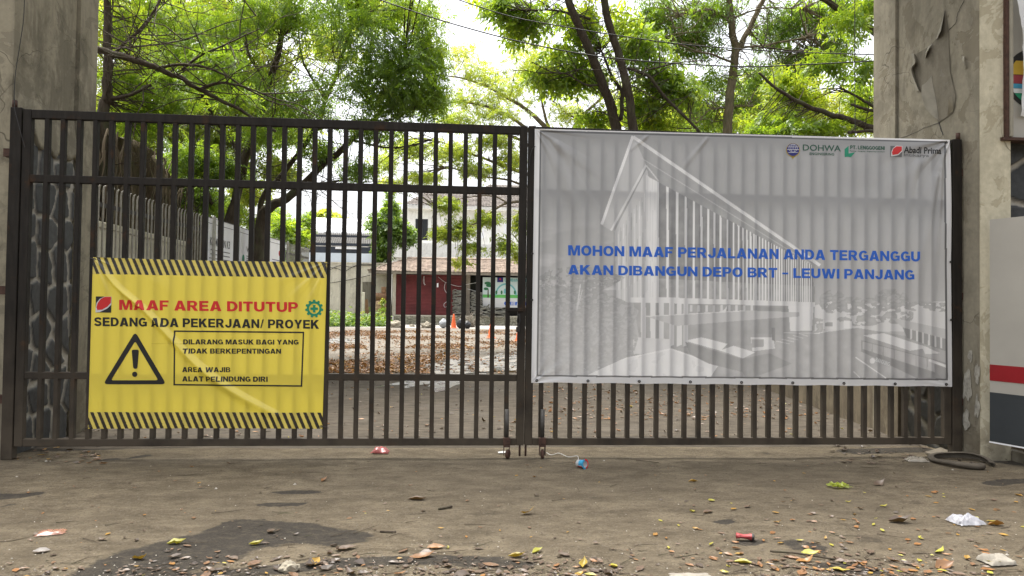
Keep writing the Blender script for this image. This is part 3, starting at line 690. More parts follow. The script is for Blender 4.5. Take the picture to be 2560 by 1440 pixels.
# ---- big grey banner with a printed view of a building
def grey_banner():
    y0 = -.0325
    def wr(X, Z):
        h = .007*(vfbm(X*1.1+40, Z*.9+40, 15, 3)-.5)
        for cx, cz, s_, am in ((.803, 3.203, 1, .008), (5.09, 3.235, -1, .010), (.80, .72, 1, .004), (5.11, .70, -1, .005)):
            r = np.hypot(X-cx, Z-cz); th = np.arctan2(abs(cz-Z), abs(X-cx))
            h = h+am*np.sin(th*13+cx)*np.exp(-r/.55)*np.clip(r/.08, 0, 1)
        # slack folds hanging from the upper right eyelets and short diagonal pulls along the top edge
        for fx, fz, dx, dz, L, wd, am in ((4.95, 2.9, -.16, -.98, 1.3, .03, .016), (5.0, 3.0, -.06, -1, 1.6, .022, .013), (4.75, 3.05, -.2, -.98, 1.1, .03, .010),
                                          (2.55, 3.19, -.62, -.78, .55, .016, .011), (1.95, 3.19, -.75, -.65, .45, .016, .009), (1.0, 3.1, .55, -.83, 1.3, .03, .006), (1.0, 3.1, .3, -.95, 1.4, .035, .005), (.95, 3.1, .8, -.6, .8, .03, .005)):
            n_ = math.hypot(dx, dz); ex, ez = dx/n_, dz/n_; t = (X-fx)*ex+(Z-fz)*ez; q = (X-fx)*ez-(Z-fz)*ex
            h = h+am*np.exp(-(q/(wd*(1+1.2*np.clip(t/L, 0, 1))))**2)*np.clip(t/.06, 0, 1)*np.clip((L-t)/L, 0, 1)
        return np.where(h > 0, h, h*.05)+.0015
    def edge(u, v):
        e = np.zeros(u.shape+(2,))
        e[..., 1] = -.022*np.abs(np.sin(math.pi*u))*(1-v)**2*0+.006*np.sin(u*math.pi*8)**2*(1-v)**6
        e[..., 0] = -.035*np.exp(-((1-u)/.03)**2)*np.clip((v-.80)/.2, 0, 1)**.7*0+.03*np.exp(-((1-u)/.04)**2)*np.sin(np.clip((1-v)/.5, 0, 1)*math.pi)*.4
        return e
    X, Z, Q, u, v = sheet_grid([(1337, 322), (2374, 349.5), (2380, 967), (1328, 957)], y0, 820, 490, edge)
    PX, PY = proj_arr(X, np.full(X.shape, y0), Z)
    A = (PX-1300)*2.1183; B = (PY-300)*2.1176      # drawing units of the print
    g = .225+.10*np.clip((B-350)/900, 0, 1)+.05*(vfbm(A/260, B/160, 61)-.5)
    R4 = 1165.
    def fill(P, val, tex=0.):
        m_ = inpoly(A, B, P); nonlocal g
        t = val+tex*(vfbm(A/40, B/40, 9)-.5) if tex else val
        g = np.where(m_, t, g)
    def line(x0, y0_, x1, y1, w_, val):
        d = np.array([x1-x0, y1-y0_]); L = np.hypot(*d); n_ = np.array([-d[1], d[0]])/L*w_/2
        fill([(x0+n_[0], y0_+n_[1]), (x1+n_[0], y1+n_[1]), (x1-n_[0], y1-n_[1]), (x0-n_[0], y0_-n_[1])], val)
    # clouds and far tree line
    cl = np.clip((vfbm(A/300+3, B/90, 33)-.52)*5, 0, 1)*np.clip((B-520)/150, 0, 1)*(B < 900)
    g = g+.10*cl*(A < 600)
    fill([(R4+380, 985), (R4+480, 960), (R4+600, 975), (R4+1090, 960), (R4+1090, 1120), (R4+380, 1120)], .46)
    tr_n = vfbm(A/26, B/16, 71); 
    for cx, cy, rx, ry in ((R4+490, 960, 70, 60), (R4+590, 985, 80, 50), (R4+690, 990, 60, 50), (R4+800, 955, 90, 60), (R4+960, 985, 110, 25), (R4+1060, 990, 60, 25), (R4+400, 1090, 60, 40), (R4+640, 1060, 120, 30), (R4+840, 1040, 80, 40)):
        m_ = ((A-cx)/rx)**2+((B-cy)/ry)**2 < 1+.9*(tr_n-.5); g = np.where(m_ & (tr_n > .40), .13+.20*tr_n, g)
    # ground of the print
    fill([(R4-30, 1110), (R4+480, 1120), (R4+620, 1100), (R4+1090, 1180), (R4+1090, 1380), (R4-600, 1380), (R4-560, 1150)], .25, .12)
    # ground floor
    fill([(600, 960), (1560, 980), (1560, 1115), (1300, 1190), (640, 1215)], .22, .1)
    for x0 in (640, 690, 735, 790, 830, 865): fill([(x0, 965), (x0+26, 965), (x0+26, 1190), (x0, 1200)], .50)
    fill([(600, 1150), (800, 1160), (800, 1230), (600, 1240)], .46, .1)
    fill([(1250, 985), (1420, 1000), (1430, 1140), (1250, 1130)], .20, .08); fill([(1420, 985), (1555, 985), (1545, 1115), (1430, 1118)], .52)
    for k in range(9): x0 = 900+k*40; fill([(x0, 980), (x0+14, 980), (x0+14, 1015), (x0, 1015)], .44)
    fill([(1085, 1000), (1060, 1020), (1090, 1020), (1100, 975)], .5)
    # left wall, facade and fins
    fill([(668, 262), (500, 590), (510, 965), (740, 965), (740, 320)], .40)
    for k in range(13): line(520+k*14, 590-k*20, 525+k*14, 960, 4, .28 if k % 2 else .5)
    fill([(668, 290), (735, 322), (735, 950), (668, 950)], .50)
    for k in range(5): line(676+k*13, 300+k*6, 676+k*13, 950, 2, .42)
    fill([(735, 322), (1545, 760), (1560, 975), (735, 955)], .17, .10)
    fill([(735, 840), (1560, 880), (1560, 975), (735, 955)], .24, .2)
    fins = [781, 832, 878, 920, 960, 996, 1030, 1061, 1098, 1131, 1157, 1181, 1202, 1221, 1239, 1257, 1175+10, 1175+37]
    fins = [781, 832, 878, 920, 960, 996, 1030, 1061, 1098, 1131, 1157, 1181, 1202, 1221, 1239]+[R4+q for q in (85, 103, 120, 136, 151, 166, 181, 195, 208, 221, 234, 246, 258, 270, 282, 294, 306, 318, 330, 342, 354, 366, 378)]
    for k, fx in enumerate(fins):
        top = 350+(fx-781)*(765-350)/(1545-781); w_ = max(4.5, 13-.0105*(fx-781))
        fill([(fx-w_/2, top), (fx+w_/2, top+4), (fx+w_/2, 955+(fx-781)*.02), (fx-w_/2, 950+(fx-781)*.02)], .54)
    fill([(585, 940), (740, 938), (1562, 965), (1562, 988), (690, 968), (585, 965)], .50)
    # roof
    fill([(600, 85), (668, 235), (480, 585), (428, 553)], .33); fill([(600, 85), (1590, 768), (1560, 776), (680, 300), (668, 235)], .24, .05)
    line(668, 240, 735, 325, 6, .42); line(668, 238, 482, 585, 12, .46)
    line(598, 85, 432, 553, 15, .56); line(600, 90, 1588, 770, 17, .50); line(640, 200, 1545, 765, 4, .36)
    # canopy
    fill([(665, 1040), (1190, 1008), (1480, 1018), (1480, 1040), (1300, 1052), (830, 1090)], .34); line(665, 1040, 1190, 1010, 5, .5)
    # near white roofs and vehicles
    fill([(310, 1312), (800, 1210), (1050, 1298), (1000, 1375), (320, 1375)], .55, .08); line(800, 1212, 1050, 1300, 8, .68); line(310, 1314, 800, 1212, 8, .68)
    fill([(875, 1175), (1180, 1265), (1180, 1335), (1000, 1290), (900, 1240)], .15, .08); fill([(870, 1168), (960, 1150), (1100, 1185), (1062, 1222)], .62); fill([(1058, 1220), (1130, 1195), (1245, 1230), (1180, 1262)], .62)
    fill([(1180, 1262), (1320, 1235), (1440, 1290), (1200, 1375), (1180, 1340)], .17, .1); fill([(1220, 1150), (1340, 1150), (1350, 1210), (1230, 1225)], .50, .2); fill([(1225, 1160), (1290, 1160), (1290, 1200), (1225, 1205)], .22)
    fill([(R4+440, 1060), (R4+525, 1062), (R4+525, 1110), (R4+440, 1108)], .5); fill([(R4+450, 1072), (R4+490, 1072), (R4+490, 1092), (R4+450, 1092)], .2)
    fill([(R4+548, 1062), (R4+592, 1064), (R4+592, 1102), (R4+548, 1102)], .55)
    # right sheds and bus
    fill([(R4+800, 1045), (R4+1092, 1108), (R4+1092, 1160), (R4+860, 1098)], .34); fill([(R4+860, 1098), (R4+1092, 1160), (R4+1092, 1225), (R4+890, 1165)], .13)
    for k in range(6): x0 = R4+900+k*32; fill([(x0, 1105+k*9), (x0+10, 1108+k*9), (x0+10, 1170+k*8), (x0, 1168+k*8)], .46)
    fill([(R4+640, 1130), (R4+830, 1135), (R4+1092, 1225), (R4+1092, 1255), (R4+640, 1165)], .24); fill([(R4+650, 1140), (R4+760, 1128), (R4+1000, 1205), (R4+900, 1222)], .60); fill([(R4+960, 1190), (R4+1060, 1235), (R4+980, 1240)], .58)
    fill([(R4+640, 1165), (R4+1092, 1285), (R4+1092, 1378), (R4+960, 1378), (R4+640, 1225)], .12); fill([(R4+650, 1172), (R4+1030, 1272), (R4+1030, 1335), (R4+650, 1212)], .30, .1)
    for k in range(6): x0 = R4+700+k*58; line(x0, 1180+k*15, x0, 1240+k*17, 4, .14)
    fill(circ(R4+700, 1275, 15, 14), .6); line(R4+610, 1255, R4+790, 1378, 6, .55); line(R4+600, 1330, R4+640, 1370, 5, .5); line(R4+1000, 1270, R4+1092, 1305, 14, .58)
    fill([(R4+170, 1165), (R4+185, 1170), (R4+185, 1100), (R4+165, 1100)], .1); line(R4+230, 1125, R4+420, 1130, 3, .5); line(R4+400, 1130, R4+470, 1118, 4, .5)
    for k in range(5): line(R4+190+k*30, 1170-k*10, R4+260+k*25, 1185-k*10, 3, .48)
    # left tree
    tn = vfbm(A/18, B/12, 81)*.6+vfbm(A/60, B/45, 82)*.4
    tm = inpoly(A, B, [(100, 830), (160, 790), (330, 770), (470, 800), (555, 835), (500, 870), (430, 905), (560, 960), (630, 1010), (600, 1080), (625, 1160), (600, 1240), (400, 1330), (320, 1370), (95, 1370)])
    g = np.where(tm & (tn > .44), (.19+.28*(tn-.40))+.06*np.clip((B-900)/400, 0, 1), np.where(tm & (tn > .36), .30, g)); line(320, 870, 300, 1010, 7, .4); line(300, 1010, 330, 900, 5, .38)
    g = np.clip(g, .05, .8); fade = np.clip((B-850)/200, 0, 1); g = g*(1-.30*fade)+.35*.30*fade
    # margins: black keyline and white border
    top = 322+(PX-1337)*(349.5-322)/(2374-1337); bot = 957+(PX-1328)*(967-957)/(2380-1328)
    lft = 1337-(PY-322)*9/635; rgt = 2374+(PY-349)*6/618
    dl, dr, dt, db = PX-lft, rgt-PX, PY-top, bot-PY
    g = np.where((dl < 16.5) | (dr < 15) | (dt < 8) | (db < 20), .055, g); g = np.where((dl < 12.5) | (dr < 10) | (dt < 3.8) | (db < 16), .62, g)
    g = np.where(g > .5, g*1.45, .05+g*1.40+.05*np.clip((B-600)/700, 0, 1)); g = np.clip(g, 0, .84); col = np.stack([g*1.0, g*.985, g*.97], -1)
    root = thing('project_banner', (2.95, y0, .7), 'large grey vinyl banner printed with a building and blue lettering on the gate', 'banner')
    V = np.stack([X, y0-wr(X, Z), Z], -1).reshape(-1, 3)
    mesh_obj('banner_sheet', V, Q, M['vinyl'], root, True, col.reshape(-1, 3))
    S = Sheet(y0, wr, root)
    S.text('MOHON MAAF PERJALANAN ANDA TERGANGGU', [(1420.4, 613), (2299.5, 629), (2299.5, 654), (1420.4, 638.5)], M['ink_blue'], .045)
    S.text('AKAN DIBANGUN DEPO BRT \u2013 LEUWI PANJANG', [(1420.4, 662), (2285.5, 675), (2285.5, 699.5), (1420.4, 686)], M['ink_blue'], .045)
    # transport ministry style globe badge
    bd = S.polys([circ(1982, 375.5, 17.3, 28)], 'round_badge', M['ink_gold'], .0022)
    S.polys([circ(1982, 374.5, 15.6, 28)], 'badge_globe', M['ink_navy'], .0032, bd)
    S.polys([[(1975, 389), (1989, 389), (1982, 398)]], 'badge_tail', M['ink_gold'], .0022, bd)
    wl = [[(1967, 373.7), (1997, 373.7), (1997, 375), (1967, 375)], [(1969, 367), (1995, 367), (1995, 368), (1969, 368)], [(1970, 381), (1994, 381), (1994, 382), (1970, 382)], [(1981.4, 360), (1982.6, 360), (1982.6, 373.5), (1981.4, 373.5)]]
    S.polys(wl, 'badge_lines', M['ink_white'], .0042, bd)
    for rx in (6, 11): S.ring(circ(1982, 370.5, rx, 24, 10.5), circ(1982, 370.5, rx-1, 24, 9.7), 'badge_lines', M['ink_white'], .0042)
    S.text('DOHWA', [(2006.8, 361), (2101.7, 363.6), (2101.7, 379), (2006.8, 376.6)], M['ink_darkgreen'], .012, block=False)
    S.text('ENGINEERING', [(2023.7, 381), (2085, 382.6), (2085, 389.2), (2023.7, 387.6)], M['ink_darkgreen'], .02, space=1.1, block=False)
    S.polys([[(2111, 373), (2121, 365), (2121, 392), (2111, 393)], [(2121, 384), (2137, 381), (2127, 393), (2121, 393)]], 'green_emblem', M['ink_green'])
    S.text('PT. LENGGOGENI', [(2125, 363.5), (2211, 366), (2211, 375.3), (2125, 373)], M['ink_darkgreen'], .02)
    S.text('Planning \u2022 Designing \u2022 Engineering Consultant', [(2124, 376), (2211, 378.4), (2211, 382), (2124, 379.6)], M['ink_darkgreen'], .015, block=False)
    lg = S.polys([[(2225, 365), (2254, 366), (2254, 393), (2225, 392)]], 'company_emblem', M['ink_grey'])
    S.polys([[(2239, 364.5), (2254.5, 365.5), (2254.5, 379), (2245, 388), (2231, 391), (2226, 391), (2227, 380), (2231, 371)]], 'emblem_mark', M['ink_white'], .0032, lg)
    S.polys([[(2240, 366), (2253, 366.6), (2253, 377), (2244, 385.5), (2230, 388), (2228.5, 381), (2232, 372)]], 'emblem_mark', M['ink_red'], .0042, lg)
    S.text('Abadi Prima', [(2258.4, 366.2), (2352.8, 369.4), (2352.8, 385.8), (2258.4, 382.6)], M['ink_black'], .02, block=False)
    S.text('Intikarya', [(2259, 383.2), (2321, 385.2), (2321, 395.5), (2259, 393.5)], M['ink_grey'], .01, block=False)
    S.text('BANDUNG', [(2190.5, 893.5), (2224.5, 906), (2222.5, 916), (2188, 903)], M['ink_white'], .03)
    for k in range(9):
        px = 1342+k*128; py = 951+(px-1328)*.0095; p = atY(min(px, 2373), py, y0-.012)
        MB().lathe([(.006, -.003), (.014, -.003), (.014, .003), (.006, .003)], p, 12, (0, 1, 0)).build('eyelet', M['black_iron'], root)
    for px, py in ((2377, 655), (2378, 800), (2366, 356), (1331, 634), (1330, 750)):
        p = atY(px, py, y0-.014); MB().lathe([(.004, -.003), (.012, -.003), (.012, .003), (.004, .003)], p, 12, (0, 1, 0)).build('eyelet', M['black_iron'], root)
    # tie cord on the left edge
    p = atY(1338, 366, -.045); MB().tube([p+np.array([.0, 0, .0]), p+np.array([-.03, -.012, -.03]), p+np.array([-.05, -.005, -.10]), p+np.array([-.055, 0, -.19])], .004, 5).build('tie_cord', M['black_iron'], root)
grey_banner()

# ------------------------------------------------------------------ stone faces
def stone_panel(name, P, U, W_, width, height, nrm, parent, cell, mat, relief=.03, seed=1, step=.025, top=None):
    P, U, W_, nrm = [np.asarray(q, float) for q in (P, U, W_, nrm)]
    nu, nv = int(width/step)+2, int(height/step)+2
    u, v = np.meshgrid(np.linspace(0, width, nu), np.linspace(0, height, nv), indexing='ij')
    r = np.random.default_rng(seed); cu, cv = int(width/cell)+3, int(height/cell)+3
    su = (np.arange(cu)[:, None]-1+.15+.7*r.random((cu, cv)))*cell; sv = (np.arange(cv)[None, :]-1+.15+.7*r.random((cu, cv)))*cell*.92
    su = su.ravel(); sv = sv.ravel(); tint = r.random(len(su))
    wu = u+.10*cell*(vfbm(u*6+4, v*6+1, seed, 3)-.5)*2; wv = v+.10*cell*(vfbm(u*6+40, v*6+11, seed+1, 3)-.5)*2
    D = (wu[..., None]-su)**2+(wv[..., None]-sv)**2; o = np.argpartition(D, 2, -1)[..., :2]
    d = np.take_along_axis(D, o, -1); k = np.argsort(d, -1); o = np.take_along_axis(o, k, -1); d = np.sqrt(np.take_along_axis(d, k, -1))
    e = (d[..., 1]-d[..., 0])/cell
    m = np.clip((e-.07)/.07, 0, 1); m = m*m*(3-2*m)
    h = relief*(m*(.75+.5*tint[o[..., 0]])+.25*(vfbm(u*9, v*9, seed+5, 3)-.5)*m)+.006*(1-m)*vfbm(u*20, v*20, seed+8, 2)
    V = P+u[..., None]*U+v[..., None]*W_+h[..., None]*nrm
    i, j = np.meshgrid(np.arange(nu-1), np.arange(nv-1), indexing='ij'); a = (i*nv+j).ravel(); Q = np.stack([a, a+nv, a+nv+1, a+1], -1)
    if np.cross(U, W_) @ nrm < 0: Q = Q[:, ::-1].copy()
    if top is not None:
        uc = u.ravel()[Q].mean(1); vc = v.ravel()[Q].mean(1); Q = Q[vc < top(uc)]
    col = np.stack([1-m, tint[o[..., 0]], 0*m], -1).reshape(-1, 3)
    return mesh_obj(name, V.reshape(-1, 3), Q, mat, parent, True, col)

# ------------------------------------------------------------------ gate pillars
def rough_box(mb, x0, x1, y0, y1, z0, z1, st=.12, amp=.006, seed=0):
    """box with gently uneven faces"""
    def face(P, U, W_, nu, nv, N):
        n0 = len(mb.v)
        for i in range(nu+1):
            for j in range(nv+1):
                p = np.array(P)+np.array(U)*i/nu+np.array(W_)*j/nv
                q = amp*fbm(p[0]*1.9+seed, p[1]*1.9, p[2]*1.9) if 0 < i < nu and 0 < j < nv else 0
                mb.v.append(tuple(p+np.array(N)*q))
        for i in range(nu):
            for j in range(nv):
                a = n0+i*(nv+1)+j; mb.f.append((a, a+nv+1, a+nv+2, a+1))
    nx, ny, nz = [max(1, min(60, int((b-a)/st))) for a, b in ((x0, x1), (y0, y1), (z0, z1))]
    dx, dy, dz = x1-x0, y1-y0, z1-z0
    face((x0, y0, z0), (dx, 0, 0), (0, 0, dz), nx, nz, (0, -1, 0)); face((x1, y1, z0), (-dx, 0, 0), (0, 0, dz), nx, nz, (0, 1, 0))
    face((x1, y0, z0), (0, dy, 0), (0, 0, dz), ny, nz, (1, 0, 0)); face((x0, y1, z0), (0, -dy, 0), (0, 0, dz), ny, nz, (-1, 0, 0))
    face((x0, y0, z1), (dx, 0, 0), (0, dy, 0), nx, ny, (0, 0, 1))
LP = thing('gate_pillar', (-4.6, .8, 0), 'tall stained concrete pillar with grey stone cladding, beside the yellow banner', 'pillar')
XL = -4.10
m = MB(); rough_box(m, -7.5, XL, .05, 1.19, 0, 6.6, seed=2); m.build('shaft', M['plaster'], LP)
m = MB(); rough_box(m, -7.5, XL+.035, 1.205, 1.60, 0, 6.6, seed=5); m.build('edge_column', M['plaster'], LP)
stone_panel('stone_cladding', (XL+.003, 1.185, 0), (0, -1, 0), (0, 0, 1), .95, 3.10, (1, 0, 0), LP, .36, M['stone'], .022, 4, .016,
            lambda u: 3.02+.05*np.sin(u*9)+.05*np.sin(u*23+1)-.06*(u < .35))
# irregular hanging lip of render over the stone
m = MB(); ys = np.linspace(1.19, .07, 40); zl = [3.00+.05*math.sin((1.185-y)*9)+.05*math.sin((1.185-y)*23+1)-.06*(1.185-y < .35)+.012*fbm(y*20, 3, 1) for y in ys]
n0 = [(XL+.045, y, z) for y, z in zip(ys, zl)]; n1 = [(XL+.048, y, z+.05) for y, z in zip(ys, zl)]; n2 = [(XL+.002, y, 3.42) for y in ys]; n3 = [(XL+.001, y, z) for y, z in zip(ys, zl)]
k = len(ys); m.add(n3+n0+n1+n2, [(r*k+i, r*k+i+1, (r+1)*k+i+1, (r+1)*k+i) for r in range(3) for i in range(k-1)]); m.build('render_lip', M['plaster'], LP, True)
# wire hanging down the pillar corner
pts = [atY(62, -120, -.0), atY(60, 30, -.0), atY(50, 110, -.02), atY(38, 190, -.02), atY(36, 262, -.04), atY(46, 310, -.06), atY(62, 368, -.06)]
tag(MB().tube(spline(pts, 6), .0035, 6).build('hanging_wire', M['black_iron'], None, base=pts[-1]), 'thin loose wire hanging down the left pillar over the gate post', 'wire')

RP = thing('gate_pillar', (5.5, .6, 0), 'tall concrete pillar with curling peeled paint beside the grey banner', 'pillar')
XR = 5.24
m = MB(); rough_box(m, XR, 5.56, -.25, 1.085, 0, 6.6, seed=9); m.build('shaft', M['plaster_right'], RP)
m = MB(); rough_box(m, XR-.03, 5.9, 1.10, 1.55, 0, 6.6, seed=12); m.build('edge_column', M['plaster_right'], RP)
m = MB(); m.box(XR+.008, 5.562, -.262, -.2505, .10, 6.6)
m2 = MB(); rough_box(m2, XR+.004, 5.564, -.263, -.2505, 0, 6.6, .06, .004, 15); m2.build('front_face', M['plaster_pale'], RP)
stone_panel('stone_cladding', (XR-.003, .12, 0), (0, 1, 0), (0, 0, 1), .95, 2.7, (-1, 0, 0), RP, .34, M['stone_dark'], .03, 14, .02)
S7 = lambda x, y: (1900+x/3.879, y/3.879)
def on_right(x, y, lift=0.): q = atX(*S7(x, y), XR); return np.array([XR-lift, q[1], q[2]])
def patch(P, lift, name, mat, sub=.06):
    V = [on_right(x, y, lift) for x, y in P]; m_ = MB().add(V, [tuple(range(len(V)))]); return m_.build(name, mat, RP)
M['bare_render'] = m_plaster('bare_brown_render', (.185, .165, .125), (.125, .11, .08), (.21, .19, .155), .6, .9, 40.)
patch([(1800, 90), (1835, 300), (1850, 700), (1905, 930), (1880, 1090), (1735, 1190), (1665, 900), (1682, 740), (1590, 905), (1560, 870), (1510, 685), (1545, 600), (1520, 525), (1640, 455), (1720, 380)][::-1], .009, 'bare_render', M['bare_render'])
def flap(rows, name='paint_flap'):
    """rows: list of [(x,y,lift)...] with equal length, a curled sheet of paint"""
    A_ = [[on_right(*q) for q in r] for r in rows]; A_ = [spline(r, 4) for r in A_]; A2 = np.array(A_); A3 = np.array([spline(A2[:, i], 4) for i in range(A2.shape[1])])
    a, b = A3.shape[:2]; V = A3.reshape(-1, 3); V2 = V+np.array([.004, 0, 0])
    Fc = [(i*b+j, i*b+j+1, (i+1)*b+j+1, (i+1)*b+j) for i in range(a-1) for j in range(b-1)]
    n = len(V); Fc += [tuple(n+q for q in f[::-1]) for f in Fc]
    return mesh_obj(name, np.vstack([V, V2]), Fc, M['flap'], RP, True)
flap([[(1800, 90, .01), (1760, 250, .012), (1715, 385, .012)], [(1806, 180, .035), (1790, 300, .05), (1750, 365, .03)], [(1815, 310, .075), (1800, 325, .07), (1770, 350, .05)]])
flap([[(1470, 520, .010), (1490, 600, .010), (1470, 690, .010), (1520, 880, .010)], [(1505, 520, .014), (1528, 600, .014), (1497, 690, .014), (1548, 885, .012)], [(1530, 540, .05), (1552, 610, .06), (1520, 690, .065), (1575, 900, .03)]])
flap([[(1672, 735, .012), (1690, 850, .012), (1720, 1000, .012), (1742, 1170, .012)], [(1662, 800, .06), (1670, 900, .07), (1690, 1030, .06), (1738, 1150, .03)], [(1645, 830, .09), (1652, 930, .10), (1672, 1060, .07), (1735, 1150, .04)]])
flap([[(1880, 1080, .012), (1845, 1105, .012), (1828, 1120, .012)], [(1905, 1010, .04), (1880, 1030, .05), (1850, 1085, .03)], [(1912, 930, .06), (1895, 960, .08), (1868, 1040, .05)]])
flap([[(1970, 540, .01), (1985, 590, .01), (1990, 660, .01)], [(1985, 545, .02), (1998, 595, .04), (2010, 665, .02)], [(1998, 548, .02), (2012, 600, .04), (2022, 650, .02)]])
flap([[(1640, 455, .012), (1620, 520, .012), (1612, 560, .012)], [(1660, 450, .03), (1640, 510, .04), (1620, 560, .02)], [(1690, 430, .03), (1665, 500, .05), (1630, 560, .03)]])
M['bare_white'] = simple('old_white_limewash', (.34, .32, .27), .9, .35, 18, 0, .2, .6, .01)
for K_, (px, py, wpx, hpx) in enumerate(((2420, 968, 11, 34), (2445, 935, 6, 26), (2417, 1050, 9, 24), (2444, 1020, 6, 30), (2428, 890, 6, 14))):
    q = atX(px, py, XR); P_ = []
    for a in np.linspace(0, 2*math.pi, 25)[:-1]:
        n_ = 1+.55*fbm(math.cos(a)*1.6+K_*5, math.sin(a)*1.6, 3); e_ = atX(px+wpx*n_*math.cos(a), py+hpx*n_*math.sin(a), XR); P_.append((XR-.008, e_[1], e_[2]))
    MB().add(P_, [tuple(range(24))]).build('limewash_patch', M['bare_white'], RP)
def crack(P, wd, name='crack', f=on_right, ax=None):
    P = spline([f(*q) for q in P], 5); P = P+np.array([[0, .006*fbm(i*.9, 1, 2), .008*fbm(i*.9, 5, 2)] for i in range(len(P))])
    r = [wd*(.4+.8*abs(fbm(i*.7, 9, 4))) for i in range(len(P))]
    return MB().tube(P, r, 4).build(name, M['black_iron'], RP)
crack([(1740, 1190, .004), (1600, 1240, .004), (1450, 1310, .004), (1330, 1350, .004)], .004)
crack([(1738, 1185, .004), (1752, 1230, .006), (1778, 1310, .004)], .010)
crack([(1985, 5, .004), (1920, 130, .004), (1905, 215, .004), (1838, 290, .004)], .005)
# unseen lintel, added across the pillars to keep sun off the foreground
LT = thing('shade_lintel', (.6, .6, 6.6), 'unseen concrete lintel added above both pillars to shade the gateway', 'lintel')
m = MB(); rough_box(m, -7.5, 5.9, .05, 1.6, 6.602, 7.5, .3, .006, 30); m.build('beam', M['concrete'], LT)

# ------------------------------------------------------------------ right boundary wall, picture frame, hoarding
BW = thing('boundary_wall', (7.2, .2, 0), 'low masonry boundary wall with big black stones and pale mortar beside the right pillar', 'wall')
m = MB(); rough_box(m, 5.561, 11, -.02, .9, 0, 6.2, .25, .005, 41); m.build('masonry', M['concrete'], BW)
stone_panel('stone_cladding', (5.575, -.024, 0), (1, 0, 0), (0, 0, 1), 3.2, 3.2, (0, -1, 0), BW, .46, M['stone'], .035, 27, .016)
ft = MB(); rough_box(ft, 5.57, 9, -.42, -.07, 0, .10, .08, .03, 44); ft.build('broken_footing', M['concrete'], BW)
zb = float(atY(2475, 1103, -.36)[2]); HA = atY(2475, 1103, -.36); HB = atZ(2560, 1118, zb); zt = float(atY(2467, 549, -.36)[2])
dv = (HB-HA); dv[2] = 0; dv /= np.linalg.norm(dv); nv = np.array([dv[1], -dv[0], 0]); L = 2.4
if nv[1] > 0: nv = -nv
HO = thing('hoarding_panel', (HA[0], HA[1], zb), 'white hoarding panel with a red stripe and dark grey base against the right pillar', 'hoarding')
zr1 = float(atY(2471, 911, -.36)[2]); zr0 = float(atY(2472, 951, -.36)[2]); zd = float(atY(2473, 980, -.36)[2])
M['beige_panel'] = simple('off_white_sheet', (.36, .34, .295), .6, .08, 1.2); M['red_paint'] = simple('deep_red_paint', (.25, .006, .010), .5, .08, 4); M['slate_paint'] = simple('slate_grey_paint', (.033, .038, .041), .55, .12, 3)
up3 = np.array([0, 0, 1.])
def hb(z0, z1, off, th, name, mat):
    MB().obox(np.array([HA[0], HA[1], z0])+nv*off, dv*L, nv*th, up3*(z1-z0)).build(name, mat, HO)
hb(zb, zt, -.03, .03, 'panel', M['beige_panel']); hb(zr0, zr1, .0015, .002, 'red_stripe', M['red_paint']); hb(zb+.004, zd, .0015, .002, 'dark_base', M['slate_paint'])
MB().obox(np.array([HA[0], HA[1], zb-.012])-nv*.03-dv*.004, dv*L, nv*.036, up3*.011).build('edge_trim', M['white_paint'], HO)
# framed board above the stone wall with torn white sheet
PFY = -.275
FR = thing('picture_frame', tuple(atY(2515, 344, PFY)), 'rusty framed board with a round painted emblem under torn white sheeting', 'sign board')
a0 = atY(2511, 344, PFY); a1 = atY(2518, 344, PFY)
ztop = 5.2; xr = a0[0]+2.4; zb2 = a0[2]
m = MB(); m.box(a0[0], a0[0]+.028, PFY-.03, PFY+.10, zb2, ztop); m.box(a0[0]-.035, xr, PFY-.035, PFY+.10, zb2-.03, zb2-.001); m.build('frame', M['rust'], FR)
MB().box(a0[0]+.030, a0[0]+.062, PFY-.05, PFY+.05, zb2+.003, ztop, .006).build('frame_edge', M['flap'], FR)
MB().box(a0[0]+.064, xr, PFY+.03, PFY+.10, zb2+.003, ztop).build('backing_board', M['beige_panel'], FR)
# round emblem: black disc with coloured slices
cx_, cz_ = atY(2590, 195, PFY)[[0, 2]]; R_ = atY(2590, 195, PFY)[0]-atY(2519, 195, PFY)[0]
def disc(poly, off, name, mat, par): return MB().prism([(cx_+R_*x, PFY+.029-off, cz_+R_*z) for x, z in poly], (0, -1, 0), .002).build(name, mat, par)
full = [(math.cos(a), math.sin(a)) for a in np.linspace(0, 2*math.pi, 49)[:-1]]
em = disc(full, 0, 'emblem_disc', M['black_iron'], FR)
def chord(t0, t1, r=.86):
    out = [(-math.sqrt(max(0, r*r-t*t)), t) for t in np.linspace(t0, t1, 7)]+[(math.sqrt(max(0, r*r-t*t)), t) for t in np.linspace(t1, t0, 7)]; return out
for t0, t1, c_, nm in ((.12, .58, (.55, .36, .04), 'emblem_yellow'), (-.18, .10, (.30, .05, .06), 'emblem_red'), (-.34, -.19, (.06, .30, .45), 'emblem_blue'), (-.50, -.35, (.62, .64, .62), 'emblem_white'), (-.84, -.51, (.02, .26, .13), 'emblem_green')):
    M[nm] = simple(nm, c_, .5, .1, 5); disc(chord(t0, t1), .0035, nm, M[nm], em)
